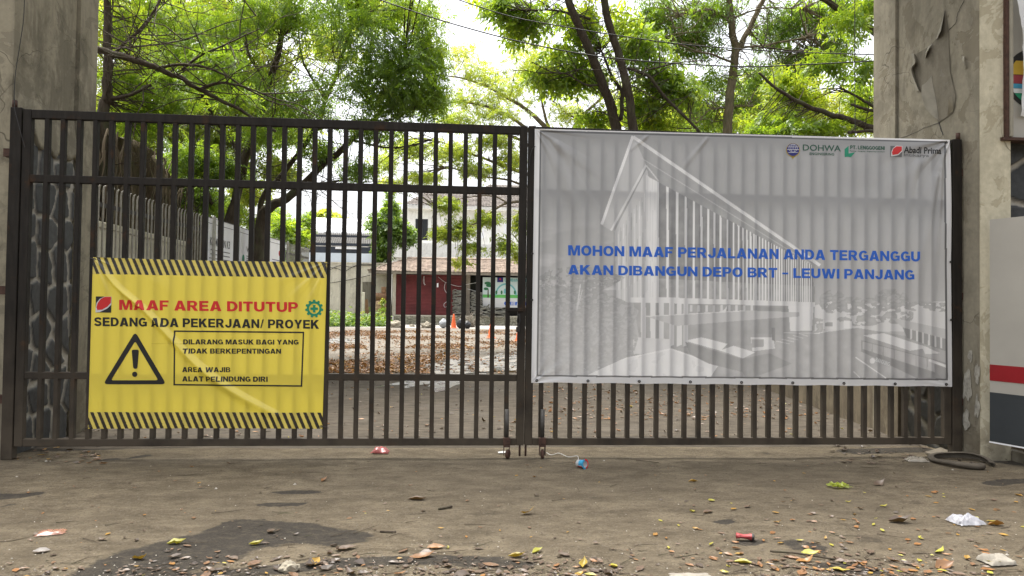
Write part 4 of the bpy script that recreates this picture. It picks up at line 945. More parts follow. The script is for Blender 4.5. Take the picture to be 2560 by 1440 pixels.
# torn sheet sweeping down over the emblem
m = MB(); rows = []
for k in range(25):
    t = k/24; q0 = atY(2522+26*t**1.3+8*math.sin(t*3), -40+330*t, PFY); q1 = q0+np.array([1.7-.5*t, 0, -.15*t])
    rows.append([q0+(q1-q0)*s+np.array([0, -.05-.05*math.sin(s*9+t*4)*(1-s)-.03*fbm(s*4, t*7, 3), 0]) for s in np.linspace(0, 1, 22)])
b = 22; m.add([p for r in rows for p in r], [(i*b+j, i*b+j+1, (i+1)*b+j+1, (i+1)*b+j) for i in range(24) for j in range(b-1)]); m.build('torn_sheet', M['ink_white'], FR, True)

# ------------------------------------------------------------------ left side fence inside the yard
def fpt(px, py, z=3.05): return atZ(px, py, z)
fa = fpt(243, 459); fb = fpt(503, 537); fc = fpt(718, 607); fd = fpt(772, 623)
fa = fa+(fa-fb)/np.linalg.norm(fa-fb)*.9
def fence(A_, B_, label, step=.118, posts=()):
    A_ = np.array([A_[0], A_[1], 0]); B_ = np.array([B_[0], B_[1], 0]); L = np.linalg.norm(B_-A_); d = (B_-A_)/L
    root = thing('picket_fence', A_, label, 'fence', 'grey picket fences along the yard')
    n = int(L/step); first = None
    pts = [A_+np.array([0, 0, .25]), A_+np.array([0, 0, 2.98]), A_+np.array([.01, 0, 3.03]), A_+np.array([.03, 0, 3.05])]
    for i in range(n+1):
        if first is None: first = MB().tube(pts, [.013, .013, .012, .006], 6).build('picket', M['fence_paint'], root, True)
        else: dup(first, root, d*step*i)
    for z in (2.78, 1.85, .5):
        P0 = A_+np.array([-.03, 0, z-.03]); MB().obox(P0, d*L, (.025, 0, 0), (0, 0, .06)).build('rail', M['fence_rail'], root)
    for s in posts:
        q = A_+d*s; MB().tube([q, q+np.array([0, 0, 3.06]), q+np.array([0, 0, 3.10])], [.035, .035, .02], 8).build('post', M['fence_paint'], root, True)
M['fence_paint'] = simple('weathered_grey_paint', (.34, .325, .28), .6, .25, 14); M['fence_rail'] = simple('dark_fence_rail', (.06, .055, .05), .7, .3, 14)
fence(fa, fb, 'grey metal picket fence in front of the rooted earth bank', posts=(.1, 3.2, 5.0))
fence(fc, fd, 'grey metal picket fence running on beyond the white notice boards', .125, posts=(.05, 2.6))
SWa, SWb = atZ(2135, 1056), atZ(1893, 965)
d_ = (SWb-SWa)/np.linalg.norm(SWb-SWa); n_ = np.array([d_[1], -d_[0], 0]); n_ = n_ if n_[0] > 0 else -n_
SWo = SWa-d_*1.2
tag(MB().obox(SWo, d_*(np.linalg.norm(SWb-SWa)+9), n_*.2, (0, 0, 1.9)).build('yard_wall', M['brown_wall'], None, base=SWa), 'brown stained low wall running back along the right side of the yard', 'wall')
# notice boards on the fence line
def board(p0, p1, zt_, label, n):
    A_ = fpt(*p0, zt_); B_ = fpt(*p1, zt_); d = B_-A_; L = np.linalg.norm(d); d /= L; nn = np.array([d[1], -d[0], 0])
    root = thing('notice_board', A_*np.array([1, 1, 0]), label, 'notice board', 'white notice boards along the yard fence')
    MB().obox(np.array([A_[0], A_[1], 1.0]), d*L, -nn*.03, (0, 0, zt_-1.0)).build('panel', M['white_paint'], root)
    for s in (0.03, L-.08): MB().obox(np.array([A_[0], A_[1], 0])+d*s-nn*.032, d*.05, -nn*.05, (0, 0, zt_-.1)).build('leg', M['fence_paint'], root)
    f = MB()
    f.obox(np.array([A_[0], A_[1], zt_-.115])+nn*.001, d*L, nn*.002, (0, 0, .010)); f.obox(np.array([A_[0], A_[1], zt_-.012])+nn*.001, d*L, nn*.004, (0, 0, .012)); f.build('frame_line', M['ink_grey'], root)
    def place(u0, u1, z0, z1, body, mat, bold=.0, nm='lettering'):
        UV, Fc = text_verts(body, bold); V = [np.array([A_[0], A_[1], 0])+d*(u0+(u1-u0)*q[0])*L+nn*.003+np.array([0, 0, z0+(z1-z0)*q[1]]) for q in UV]
        mesh_obj(nm, V, Fc, mat, root)
    def bars(u0, u1, z0, z1, k, mat=M['ink_grey']):
        mm = MB()
        for i in range(k):
            z = z1-(z1-z0)*i/(k-1); a_ = u0+(u1-u0)*(.02+.10*rnd.random()); b_ = u1-(u1-u0)*(.02+.10*rnd.random())
            P0 = np.array([A_[0], A_[1], z])+d*L*a_+nn*.001; mm.obox(P0, d*L*(b_-a_), nn*.002, (0, 0, .018))
        mm.build('print_lines', mat, root)
    def dot(u, z, r, mat):
        P0 = np.array([A_[0], A_[1], z])+d*L*u+nn*.001; P_ = [P0+d*r*math.cos(t_)+np.array([0, 0, r*math.sin(t_)]) for t_ in np.linspace(0, 2*math.pi, 17)[:-1]]
        MB().prism(P_, nn, .002).build('print_symbol', mat, root)
    if n == 0: place(.12, .86, zt_-.53, zt_-.37, 'KOMITMEN K3', M['ink_black'], .012); bars(.04, .96, zt_-1.10, zt_-.62, 7)
    if n == 1:
        place(.24, .78, zt_-.54, zt_-.38, 'W    EJA', M['ink_black'], .012)
        for k, mt in enumerate(('ink_green', 'ink_red', 'ink_gold')): dot(.13, zt_-.66-.27*k, .085, M[mt]); bars(.24, .46, zt_-.74-.27*k, zt_-.60-.27*k, 4)
        for k in range(3): bars(.55, .80, zt_-.74-.27*k, zt_-.64-.27*k, 3)
        dot(.90, zt_-.70, .09, M['ink_gold'])
    if n == 2: dot(.62, zt_-.34, .07, M['ink_red']); bars(.10, .95, zt_-.62, zt_-.54, 2, M['ink_navy']); bars(.1, .95, zt_-1.05, zt_-.80, 4)
board((518, 541), (584, 561.5), 3.07, 'nearest white notice board on the yard fence headed KOMITMEN K3', 0)
board((601, 567.5), (662, 588.5), 3.07, 'white notice board with round symbols, middle of the three on the fence', 1)
board((673, 592.5), (714, 605), 3.07, 'farthest white notice board, next to the far picket fence', 2)

# earth bank with roots behind the fence
def bank():
    root = thing('rooted_bank', (-5.8, 4, 0), 'brown earth bank covered in hanging roots behind the picket fence', 'earth bank')
    nu, nv = 70, 46; V = []
    for i in range(nu):
        t = i/(nu-1); y = 1.65+9.3*t
        top = 4.45+.25*fbm(y*.9, 3, 0)-.10*t-2.2*max(0, t-.62)
        for j in range(nv):
            s = j/(nv-1); z = top*min(1, s*1.35) if s < .74 else top+(s-.74)*.6
            x = -5.55-(.35*s)-max(0, s-.74)*6+.20*fbm(y*1.3, z*1.3, 1)+.08*fbm(y*4, z*2, 5)+.05*t
            V.append((x, y, z))
    m_ = MB().add(V, [(i*nv+j, (i+1)*nv+j, (i+1)*nv+j+1, i*nv+j+1) for i in range(nu-1) for j in range(nv-1)])
    m_.build('earth_face', M['earth'], root, True)
    r_ = MB()
    for k in range(120):
        y = rnd.uniform(1.8, 9.6); t = (y-1.65)/9.3; top = 4.45-.10*t-2.2*max(0, t-.62); z = top-rnd.uniform(.10, .6); x = -5.50; P_ = []; L = rnd.uniform(.8, 2.6); yy = y; sl = rnd.uniform(-.35, .35)
        for q in range(8): P_.append((x+.05+.10*fbm(yy*3, z*2, k), yy, z)); z -= L/8; yy += sl*L/8+.05*fbm(k, q*.7, 2)
        r_.tube(P_, [rnd.choice((.008, .012, .018, .026))*(1-.07*q) for q in range(8)], 5)
    r_.build('hanging_roots', M['bark_pale'], root, True)['kind'] = 'stuff'
M['earth'] = m_bark('dark_earth', (.045, .033, .022), (.13, .10, .065))
bank()
WL = MB(); rough_box(WL, -5.25, -5.12, 1.62, 7.6, 0, 2.52, .15, .01, 61); WL.box(-5.27, -5.10, 1.62, 7.6, 2.525, 2.62, .01)
tag(WL.build('retaining_wall', M['cream_wall'], None, base=(-5.2, 4, 0)), 'low grey concrete retaining wall behind the near picket fence', 'wall')

# ------------------------------------------------------------------ buildings at the back of the yard
M['tile'] = simple('weathered_roof_tile', (.30, .24, .195), .85, .45, 2.5, 0, .2)
M['tile_dark'] = simple('dark_roof_tile', (.17, .15, .135), .85, .3, 2.5, 0, .2)
M['red_shutter'] = simple('red_roller_shutter', (.135, .026, .026), .6, .3, 1.2)
M['wood'] = simple('aged_timber', (.22, .19, .15), .8, .25, 6)
def tiled(name, P, U, S, L, Ls, mat, parent, pitch=.26, row=.30):
    """tiled roof face: P eave corner, U along eave, S up slope; L, Ls lengths"""
    P, U, S = [np.asarray(q, float) for q in (P, U, S)]; N = np.cross(U, S); N /= np.linalg.norm(N)
    if N[2] < 0: N = -N
    nu = int(L/pitch*4); V = []; Fc = []; nr = int(Ls/row)
    u = np.linspace(0, L, nu+1); w_ = .035*np.abs(np.sin(u/pitch*math.pi))
    for r in range(nr):
        for e, (s, hh) in enumerate(((r*row, .045), ((r+1)*row+.03, .0))):
            for k in range(nu+1): V.append(P+U*u[k]+S*s+N*(w_[k]+hh+.012*fbm(u[k]*.8, r*2.1, 3)))
        b = r*2*(nu+1)
        Fc += [(b+k, b+k+1, b+nu+1+k+1, b+nu+1+k) for k in range(nu)]
        # front lip of each course
        n0 = len(V); V += [P+U*u[k]+S*(r*row)+N*(w_[k]-.01) for k in range(nu+1)]; Fc += [(n0+k, n0+k+1, b+k+1, b+k) for k in range(nu)]
        V_ = V
        # keep indices simple: rows are 3*(nu+1)
        if r == 0: stride = len(V)
    return V, Fc
def roof(name, P, U, S, L, Ls, mat, parent, pitch=.26, row=.30, clip=None):
    P, U, S = [np.asarray(q, float) for q in (P, U, S)]; N = np.cross(U, S); N /= np.linalg.norm(N); N = N if N[2] > 0 else -N
    nu = int(L/pitch*4); u = np.linspace(0, L, nu+1); wv = .035*np.abs(np.sin(u/pitch*math.pi)); V = []; Fc = []; nr = int(Ls/row)
    for r in range(nr):
        b = len(V); j = np.array([.014*fbm(x*.8, r*2.1, 3) for x in u])
        for s, hh in ((r*row, -.02), (r*row, .05), ((r+1)*row+.02, .0)):
            V += [P+U*u[k]+S*s+N*(wv[k]+hh+j[k]) for k in range(nu+1)]
        for q in range(2): 
            for k in range(nu):
                if clip is None or clip(u[k], r*row): Fc.append((b+q*(nu+1)+k, b+q*(nu+1)+k+1, b+(q+1)*(nu+1)+k+1, b+(q+1)*(nu+1)+k))
    return mesh_obj(name, V, Fc, mat, parent)
KY = 47.
def k(px, py, Y=KY): return atY(px, py, Y)
kz0, kz1 = .10, k(1100, 788)[2]; kE = k(1100, 687)[2]
kx0, kx1 = k(985, 790)[0], k(1320, 790)[0]+14
KI = thing('kiosk', (kx0+4, KY, 0), 'low kiosk with a red shutter wall and tiled roof on a cobbled plinth', 'building')
stone_panel('plinth', (kx0, KY-.30, .0), (1, 0, 0), (0, 0, 1), kx1-kx0, kz1-.10, (0, -1, 0), KI, .20, M['cobble'], .05, 51, .045)
MB().box(kx0-.1, kx1, KY-.36, KY+4, kz1-.099, kz1+.0, .01).build('plinth_ledge', M['cream_wall'], KI)
xs0, xs1 = k(990, 740)[0], k(1163, 740)[0]; m = MB(); nz = 28
for i in range(nz):
    z0 = kz1+.003+(kE-kz1-.01)*i/nz; z1 = kz1+.003+(kE-kz1-.01)*(i+1)/nz; n = len(m.v); zm = (z0+z1)/2
    m.v += [(xs0, KY+.02, z0), (xs1, KY+.02, z0), (xs0, KY-.01, zm), (xs1, KY-.01, zm), (xs0, KY+.02, z1), (xs1, KY+.02, z1)]; m.f += [(n, n+1, n+3, n+2), (n+2, n+3, n+5, n+4)]
m.build('shutter', M['red_shutter'], KI)
for px0, px1, mt in ((981, 989.5, 'cream_wall'), (1165, 1175, 'wood')):
    a, b = k(px0, 740)[0], k(px1, 740)[0]; MB().box(a, b, KY-.06, KY+.15, kz1+.002, kE+.1).build('post', M[mt], KI)
a = k(970, 740, KY-.4)[0]; MB().tube([(a, KY-.9, 0), (a, KY-.9, kE)], .07, 10).build('front_pole', M['white_paint'], KI, True)
m = MB(); m.box(xs0-.3, kx1, KY+2.6, KY+2.8, kz1, kE+.4); m.box(xs0-.3, xs0-.1, KY+.2, KY+2.6, kz1, kE+.4); m.build('inner_wall', M['dark_glass_interior'], KI)  # shade inside the opening put into the near-black wall colour
m = MB(); ex0 = k(921, 690, KY-1.0)[0]; m.box(ex0, kx1, KY-1.06, KY-.98, kE-.02, kE+.16); m.build('fascia', M['wood'], KI)
m = MB(); m.box(ex0+.02, kx1, KY-.98, KY+2.9, kE+.10, kE+.14); m.build('soffit', M['wood'], KI)
rz = k(1150, 650, KY+2.2)[2]; S = np.array([0, 3.2, rz-(kE+.17)]); Ls = np.linalg.norm(S); S /= Ls
hip = 2.6
roof('roof', (ex0-.05, KY-1.1, kE+.17), (1, 0, 0), S, kx1-ex0, Ls, M['tile'], KI, clip=lambda u, s: u > hip*s/Ls)
S2 = np.array([hip, 0, rz-(kE+.17)]); L2 = np.linalg.norm(S2); S2 /= L2
roof('roof_hip', (ex0-.05, KY+5.3, kE+.17), (0, -1, 0), S2, 6.4, L2, M['tile'], KI, clip=lambda u, s: u < 6.4-3.2*s/L2 and u > 3.2*s/L2)
MB().tube([(ex0-.05+hip, KY+2.1, rz+.06), (kx1, KY+2.1, rz+.06)], .11, 8).build('ridge', M['tile'], KI, True)
# hanging cords and a socket on the shutter
for P_ in ([(1060, 690), (1061, 708), (1064, 712)], [(1095, 692), (1112, 705), (1130, 712), (1150, 716), (1168, 711), (1195, 706)], [(1113, 708), (1111, 722), (1119, 738), (1118, 752), (1110, 760), (1112, 768), (1120, 764)], [(1168, 722), (1190, 728), (1206, 732)], [(1060, 690), (1058, 704), (1062, 713)]):
    MB().tube(spline([k(x, y, KY-.12) for x, y in P_], 5), .016, 5).build('loose_cable', M['ink_white'], KI, True)
q = k(1094, 713, KY-.03); MB().box(q[0]-.06, q[0]+.06, KY-.05, KY-.012, q[2]-.15, q[2]+.15).build('switch_box', M['white_paint'], KI)

# painted banner on the kiosk
def kiosk_banner():
    Yb = KY-.14; tl, br = k(1207, 693, Yb), k(1345, 769, Yb); x0, x1, z1, z0 = tl[0], br[0]+1.5, tl[2], k(1215, 768, Yb)[2]
    root = thing('kiosk_banner', (x0, Yb, z0), 'pale banner with a green tree and an arched bridge hanging on the kiosk', 'banner')
    P = lambda px, py: (lambda q: (q[0], q[2]))(k(px, py, Yb))
    m_ = MB().add([(x0, Yb, z0), (x1, Yb, z0), (x1, Yb, z1), (x0, Yb, z1)], [(0, 1, 2, 3)]); m_.build('banner_sheet', M['print_pale'], root)
    def sh(poly, mat, off, nm): MB().prism([(a, Yb-off, b) for a, b in [P(*q) for q in poly]], (0, -1, 0), .003).build(nm, M[mat], root)
    sh([(1207, 736), (1345, 738), (1345, 746), (1207, 744)], 'print_green', .004, 'print_lawn'); sh([(1207, 745), (1345, 747), (1345, 769), (1207, 769)], 'ink_white', .004, 'print_strip')
    sh([(1218.5, 744), (1219, 722), (1221.5, 722), (1222, 744)], 'bark', .009, 'print_tree')
    for c in ((1219, 708, 8, 4), (1223, 714, 8, 4), (1215, 722, 6, 3.5)): sh(circ(c[0], c[1], c[2], 14, c[3]), 'print_leaf', .012, 'print_tree')
    arc0 = circ(1265, 738, 27, 16, 30, math.pi, 2*math.pi); arc1 = circ(1265, 738, 23, 16, 26, math.pi, 2*math.pi)
    sh(arc0+arc1[::-1], 'print_teal', .009, 'print_arch'); sh([(1259, 734), (1260, 722), (1272, 722), (1273, 734)], 'print_teal', .012, 'print_house')
    for px in (1241, 1254, 1287): sh(circ(px, 731, 2.6, 12, 5), 'print_leaf', .014, 'print_tree')
    sh([(1243, 693.5), (1258, 693.5), (1258, 705.5), (1243, 705.5)], 'ink_navy', .009, 'print_badge'); sh(circ(1250.5, 698, 2.4, 12), 'ink_red', .013, 'print_badge')
    sh([(1262, 754), (1345, 756), (1345, 764), (1262, 763), (1260, 758.5)], 'ink_blue', .009, 'print_ribbon')
    def tx(body, q, mat, b):
        UV, Fc = block_verts(body); a0, a1 = P(q[0], q[3]), P(q[2], q[1]); V = [(a0[0]+(a1[0]-a0[0])*u, Yb-.016, a0[1]+(a1[1]-a0[1])*v) for u, v in UV]; mesh_obj('lettering', V, Fc, M[mat], root)
    tx('HAVE A NICE', (1264, 755.5, 1320, 762.5), 'ink_white', .03); tx('GAMBANG DIN', (1261, 697, 1316, 704), 'print_teal', .02)
ink('print_pale', (.56, .66, .64), .1); ink('print_green', (.12, .45, .10), .1); ink('print_leaf', (.02, .16, .06), .1); ink('print_teal', (.16, .45, .46), .1)
kiosk_banner()

# coiled hose stacks on the plinth
def coil_stack(px0, px1, ytop, ybot, label, n, Y=KY-.55, squash=.55, loose=False):
    a, b = k(px0, ybot, Y), k(px1, ytop, Y); cx = (a[0]+b[0])/2; R_ = abs(b[0]-a[0])/2; z0, z1 = kz1+.03, b[2]
    m_ = MB()
    for i in range(n):
        z = z0+(z1-z0)*i/n; r = R_*rnd.uniform(.88, 1.02); ox, oy = rnd.uniform(-.05, .05), rnd.uniform(-.04, .04); ph = rnd.random()*6
        P_ = [(cx+ox+r*math.cos(t), Y+.3+oy+r*squash*math.sin(t), z+(.10 if loose else .05)*math.sin(2*t+ph)+.03*math.sin(5*t)) for t in np.linspace(0, 2*math.pi*1.02, 30)]
        m_.tube(P_, .036, 6)
    tag(m_.build('hose_coil', M['hose'], None, True, base=(cx, Y, kz1)), label, 'hose coil', 'coils of grey hose on the kiosk plinth')
M['hose'] = simple('grey_rubber_hose', (.19, .185, .155), .65, .3, 5)
coil_stack(1131, 1162, 724, 786, 'tall stack of grey hose coils leaning on the red shutter, left of the post', 24)
coil_stack(1177, 1206, 729, 787, 'tall stack of grey hose coils between the post and the kiosk banner', 23)
coil_stack(1195, 1225, 762, 787, 'low heap of grey hose loops spilling below the kiosk banner', 9, KY-.75, .5, True)
coil_stack(1220, 1272, 770, 787, 'flattened wide heap of grey hose under the middle of the kiosk banner', 6, KY-.7, .4, True)

# white two-storey house behind
HY = 60.
HW = thing('white_house', (8, HY, 0), 'white two-storey house with dark tiled roof behind the kiosk', 'building')
def hx(px, py, Y=HY): return atY(px, py, Y)
hx0 = hx(980, 560)[0]; hz1 = hx(1100, 524)[2]; hx1 = hx0+26
m = MB(); m.box(hx0, hx1, HY, HY+9, 0, hz1); m.build('wall', M['house_white'], HW)
w0, w1 = hx(1038, 600), hx(1070, 548); MB().box(w0[0], w1[0], HY-.02, HY-.005, w0[2], w1[2]).build('window', M['dark_glass_interior'], HW)
for px0, px1 in ((1120, 1140), (1190, 1215), (1255, 1280)):
    a, b = hx(px0, 600), hx(px1, 552); f_ = MB().box(a[0], b[0], HY-.03, HY-.003, a[2], b[2]).build('window', M['house_white'], HW); MB().box(a[0]+.15, b[0]-.15, HY-.045, HY-.031, a[2]+.15, b[2]-.15).build('pane', M['white_paint'], f_)
a, b = hx(980, 643, HY-2.6), hx(980, 606, HY-2.6); MB().box(a[0], hx1, HY-2.6, HY-2.42, a[2], b[2]).build('balcony_parapet', M['house_white'], HW)
m = MB(); m.box(a[0], hx1, HY-2.42, HY-.05, a[2]-.02, a[2]+.15); m.build('balcony_slab', M['house_white'], HW)
m = MB(); m.box(a[0]+.02, hx1, HY-2.3, HY-.1, 0, a[2]-.03); m.build('ground_storey', M['house_white'], HW)
ge = hx(1010, 520, HY-.9); MB().box(ge[0], hx1+.5, HY-1.0, HY-.85, hz1-.05, hz1+.25).build('gutter', M['house_white'], HW)
MB().box(ge[0], hx1+.4, HY-.85, HY+.3, hz1+.002, hz1+.08).build('soffit', M['house_white'], HW)
S = np.array([0, 4.4, 2.3]); Ls = np.linalg.norm(S); S /= Ls
roof('roof', (ge[0]-.1, HY-1.05, hz1+.26), (1, 0, 0), S, 27, Ls, M['tile_dark'], HW, .3, .34, lambda u, s: u > 3.*s/Ls)
q = hx(1185, 488, HY+3); roof('upper_roof', (q[0], HY+2.6, q[2]), (1, 0, 0), S, 12, 3.2, M['tile_dark'], HW, .3, .34, lambda u, s: u > .5*s)
MB().box(q[0]+.6, q[0]+12, HY+3.2, HY+6, hz1, q[2]+.1).build('upper_wall', M['house_white'], HW)

# cream wall and shed on the left
CY = 49.5
cw0, cw1 = atY(745, 700, CY)[0], atY(978, 700, CY)[0]
CWl = thing('yard_wall', ((cw0+cw1)/2, CY, 0), 'stained cream wall with a pale blue parapet, left of the kiosk', 'wall')
zc = atY(900, 656, CY)[2]; zp = atY(880, 633, CY)[2]
m = MB(); rough_box(m, cw0, cw1, CY, CY+.4, 0, zc, .5, .01, 71); m.build('masonry', M['cream_wall'], CWl)
M['pale_blue'] = simple('pale_blue_paint', (.62, .68, .74), .7, .12, 1); MB().box(cw0, atY(930, 640, CY)[0], CY+.1, CY+.5, zc+.002, zp).build('parapet', M['pale_blue'], CWl)
MB().box(cw0-.1, cw1+.05, CY-.05, CY+.45, zc-.10, zc+.0, .01).build('coping', M['cream_wall'], CWl)
a, b = atY(905, 785, CY-.02), atY(935, 705, CY-.02); m = MB()
m.box(a[0], b[0], CY-.05, CY-.012, .3, b[2]); m.build('block_infill', M['concrete'], CWl)
for P_ in ([(822, 676), (850, 664), (880, 668), (905, 660), (935, 662)], [(822, 668), (845, 672), (862, 678), (890, 664), (930, 664)], [(822, 708), (860, 702), (900, 694), (925, 688)]):
    MB().tube(spline([atY(x, y, CY-.1) for x, y in P_], 5), .022, 5).build('loose_cable', M['black_iron'], CWl, True)
SY = 62.
SH = thing('open_shed', (atY(850, 600, SY)[0], SY, 0), 'open shed with white roof sheet and dark canopy beams behind the cream wall', 'shed')
q = [atY(*p, Y_) for p, Y_ in (((768, 577), SY-2), ((932, 582), SY-2), ((925, 547), SY+4), ((772, 544), SY+4))]
m = MB(); m.add(q+[p+np.array([0, 0, -.08]) for p in q], [(0, 1, 2, 3), (7, 6, 5, 4), (0, 4, 5, 1), (1, 5, 6, 2), (2, 6, 7, 3), (3, 7, 4, 0)]); m.build('roof_sheet', M['white_paint'], SH)
cq = [atY(785, 583, SY-2.2), atY(936, 586, SY-2.2), atY(936, 612, SY-4.5), atY(770, 609, SY-4.5)]
m = MB(); nC = 60; 
for i in range(nC+1):
    t = i/nC; p0 = cq[0]*(1-t)+cq[1]*t; p1 = cq[3]*(1-t)+cq[2]*t; dz = .08*(i % 2); m.v += [tuple(p0+np.array([0, 0, dz])), tuple(p1+np.array([0, 0, dz]))]
m.f += [(2*i, 2*i+1, 2*i+3, 2*i+2) for i in range(nC)]; m.build('canopy_sheet', M['grey_steel'], SH)
M['navy_steel'] = simple('dark_blue_steel', (.03, .036, .05), .5, .2, 4)
for y0_, y1_ in ((608, 613), (617, 632), (588, 591)):
    a, b = atY(752, y1_, SY-4.6), atY(940, y0_+2, SY-4.6); MB().box(a[0], b[0], SY-4.8, SY-4.6, a[2], atY(850, y0_, SY-4.6)[2]).build('beam', M['navy_steel'], SH)
for px in (770, 850, 925): x = atY(px, 600, SY-4.5)[0]; MB().box(x-.12, x+.12, SY-4.59, SY-4.35, 0, atY(px, 617, SY-4.6)[2]).build('column', M['navy_steel'], SH)
m = MB(); x0_, x1_ = atY(752, 600, SY+4)[0], atY(960, 600, SY+4)[0]; m.box(x0_, x1_, SY+4.1, SY+4.3, 0, atY(850, 600, SY+4)[2]); m.build('back_wall', M['house_white'], SH)
q = atY(868, 620, SY-4.9); MB().box(q[0]-1.0, q[0]+1.0, SY-4.95, SY-4.81, q[2]-.10, q[2]+.08).build('tube_lamp', M['white_paint'], SH)

# things standing in the yard
def drum(px0, px1, py0, py1, Y, lying, label, mat):
    a, b = atY(px0, py1, Y), atY(px1, py0, Y); m_ = MB()
    if lying:
        r = (b[2]-a[2])/2; L_ = b[0]-a[0]; pr = [(.01, 0), (r*.94, 0), (r, .03), (r*.97, .06), (r*.97, L_*.33), (r, L_*.35), (r*.97, L_*.37), (r*.97, L_*.64), (r, L_*.66), (r*.97, L_*.68), (r, L_-.03), (r*.94, L_), (.01, L_)]
        m_.lathe(pr, (a[0], Y, (a[2]+b[2])/2), 22, (1, 0, 0))
    else:
        r = (b[0]-a[0])/2; L_ = b[2]-a[2]; pr = [(.01, 0), (r*.95, 0), (r, .03), (r*.97, .06), (r*.97, L_*.33), (r, L_*.35), (r*.97, L_*.37), (r*.97, L_*.64), (r, L_*.66), (r*.97, L_*.68), (r, L_-.03), (r*.94, L_), (.01, L_-.02)]
        m_.lathe(pr, ((a[0]+b[0])/2, Y, a[2]), 22)
    tag(m_.build('oil_drum', M[mat], None, True, base=((a[0]+b[0])/2, Y, a[2])), label, 'drum', 'old drums left of the kiosk')
M['rust_brown'] = simple('rusty_brown_drum', (.20, .11, .055), .75, .35, 5); M['ochre'] = simple('faded_ochre_drum', (.34, .23, .13), .75, .3, 5)
BY = 46.2
bz = atY(945, 782, BY)[2]; a, b = atY(924, 797, BY), atY(967, 781, BY)
tag(MB().box(a[0], b[0], BY-.4, BY+.9, 0, b[2], .03).build('concrete_block', M['concrete'], None, base=(a[0], BY, 0)), 'low concrete block carrying the standing drum beside the kiosk', 'block')
drum(938, 967, 752, 781, BY, False, 'faded ochre drum standing on the concrete block', 'ochre'); drum(934, 966, 732, 752, BY, True, 'rusty brown drum lying across the standing drum', 'rust_brown')
drum(953, 966, 717, 732, BY, False, 'small rusty can standing on the lying drum', 'rust_brown')
a, b = atY(904.5, 800, 45.), atY(912, 731, 45.); tag(MB().box(a[0], b[0], 44.9, 45.1, 0, b[2], .02).build('concrete_post', M['cream_wall'], None, base=(a[0], 45, 0)), 'short pale concrete post standing in the weeds left of the kiosk', 'post')
P_ = [atY(913, 748, 46), atY(919, 748, 46), atY(925, 785, 46), atY(913, 785, 46)]; P_[2][2] = P_[3][2] = .02
tag(MB().prism(P_, (0, 1, 0), .08).build('plank', M['rust_brown'], None, base=P_[3]), 'brown board leaning upright by the pale post', 'board')
def cone(px, py, h, label):
    q = atZ(px, py, .0); root = thing('traffic_cone', q, label, 'traffic cone', 'orange traffic cones in the yard')
    s = .20*h/.75; MB().box(q[0]-s, q[0]+s, q[1]-s, q[1]+s, .002, .035, .01).build('base', M['cone'], root)
    pr = [(.155*h/.75, .035), (.14*h/.75, .07), (.085*h/.75, h*.55), (.038*h/.75, h-.02), (.03*h/.75, h), (.001, h)]
    MB().lathe(pr, q*np.array([1, 1, 0]), 20).build('cone_body', M['cone'], root, True)
M['cone'] = simple('faded_orange_plastic', (.75, .13, .03), .5, .08, 4); 
cone(1228, 845.5, .80, 'bright orange traffic cone standing on the bare yard, middle of the three'); cone(1134, 820.5, .88, 'orange traffic cone between two rubbish bags by the plinth'); cone(1296, 853, .62, 'orange traffic cone nearest the closing edge of the gate')
def bag(px0, px1, py0, py1, mat, label, Y=None, name='rubbish_bag', base_z=0.):
    c = atZ((px0+px1)/2, py1, base_z); Y = c[1]; a, b = atY(px0, py1, Y), atY(px1, py0, Y); rx = (b[0]-a[0])/2; h = b[2]-base_z
    bm = bmesh.new(); bmesh.ops.create_icosphere(bm, subdivisions=4, radius=1); V = []
    for v in bm.verts:
        p = v.co; n = 1+.16*fbm(p.x*2+px0, p.y*2, p.z*2)+.06*fbm(p.x*7+px0, p.y*7, p.z*7); zz = (p.z+1)/2; neck = 1-.45*max(0, zz-.6)/.4
        V.append((c[0]+p.x*rx*n*neck, Y+p.y*rx*.8*n*neck, base_z+max(0, zz*h*(.9+.1*n))))
    bm.verts.index_update(); Fc = [[v.index for v in f.verts] for f in bm.faces]; bm.free()
    tag(mesh_obj(name, V, Fc, mat, None, True, base=(c[0], Y, base_z)), label, 'rubbish bag')
M['bag_black'] = simple('black_bin_liner', (.02, .02, .022), .3, .3, 8); M['bag_grey'] = simple('grey_plastic_sack', (.30, .31, .32), .4, .15, 8)
bag(1097, 1120, 796, 820.5, M['bag_grey'], 'grey plastic rubbish sack left of the cone by the plinth'); bag(1141, 1160, 797, 821.5, M['bag_black'], 'black rubbish bag right beside the cone by the plinth'); bag(1158, 1178, 802, 822, M['bag_black'], 'black rubbish bag under the pile of dry fronds')
m = MB()
for i in range(60):
    q = atZ(1172+rnd.uniform(-8, 14), 819, 0)+np.array([0, .5, 0]); e = q+np.array([rnd.uniform(-.9, .9), rnd.uniform(-.3, .3), rnd.uniform(.1, 1.1)]); m.tube([q, (q+e)/2+np.array([0, 0, .2]), e], [.02, .015, .005], 4)
tag(m.build('brush_pile', M['straw'] if 'straw' in M else M['wood'], None, base=atZ(1172, 819, 0)), 'pile of dry brown fronds behind the black rubbish bags', 'brush pile')
def rock(c, r, mat, label, name='stone', seed=0, sq=.7, group=None):
    bm = bmesh.new(); bmesh.ops.create_icosphere(bm, subdivisions=3, radius=1); V = []
    for v in bm.verts:
        p = v.co; n = 1+.35*fbm(p.x*1.4+seed, p.y*1.4, p.z*1.4)+.10*fbm(p.x*4+seed, p.y*4, p.z*4); V.append((c[0]+p.x*r*n, c[1]+p.y*r*n*.8, c[2]+max(-.02, (p.z*.9+.45)*r*n*sq)))
    Fc = [[v.index for v in f.verts] for f in bm.faces]; bm.free()
    return tag(mesh_obj(name, V, Fc, mat, None, False, base=c), label, 'stone', group)
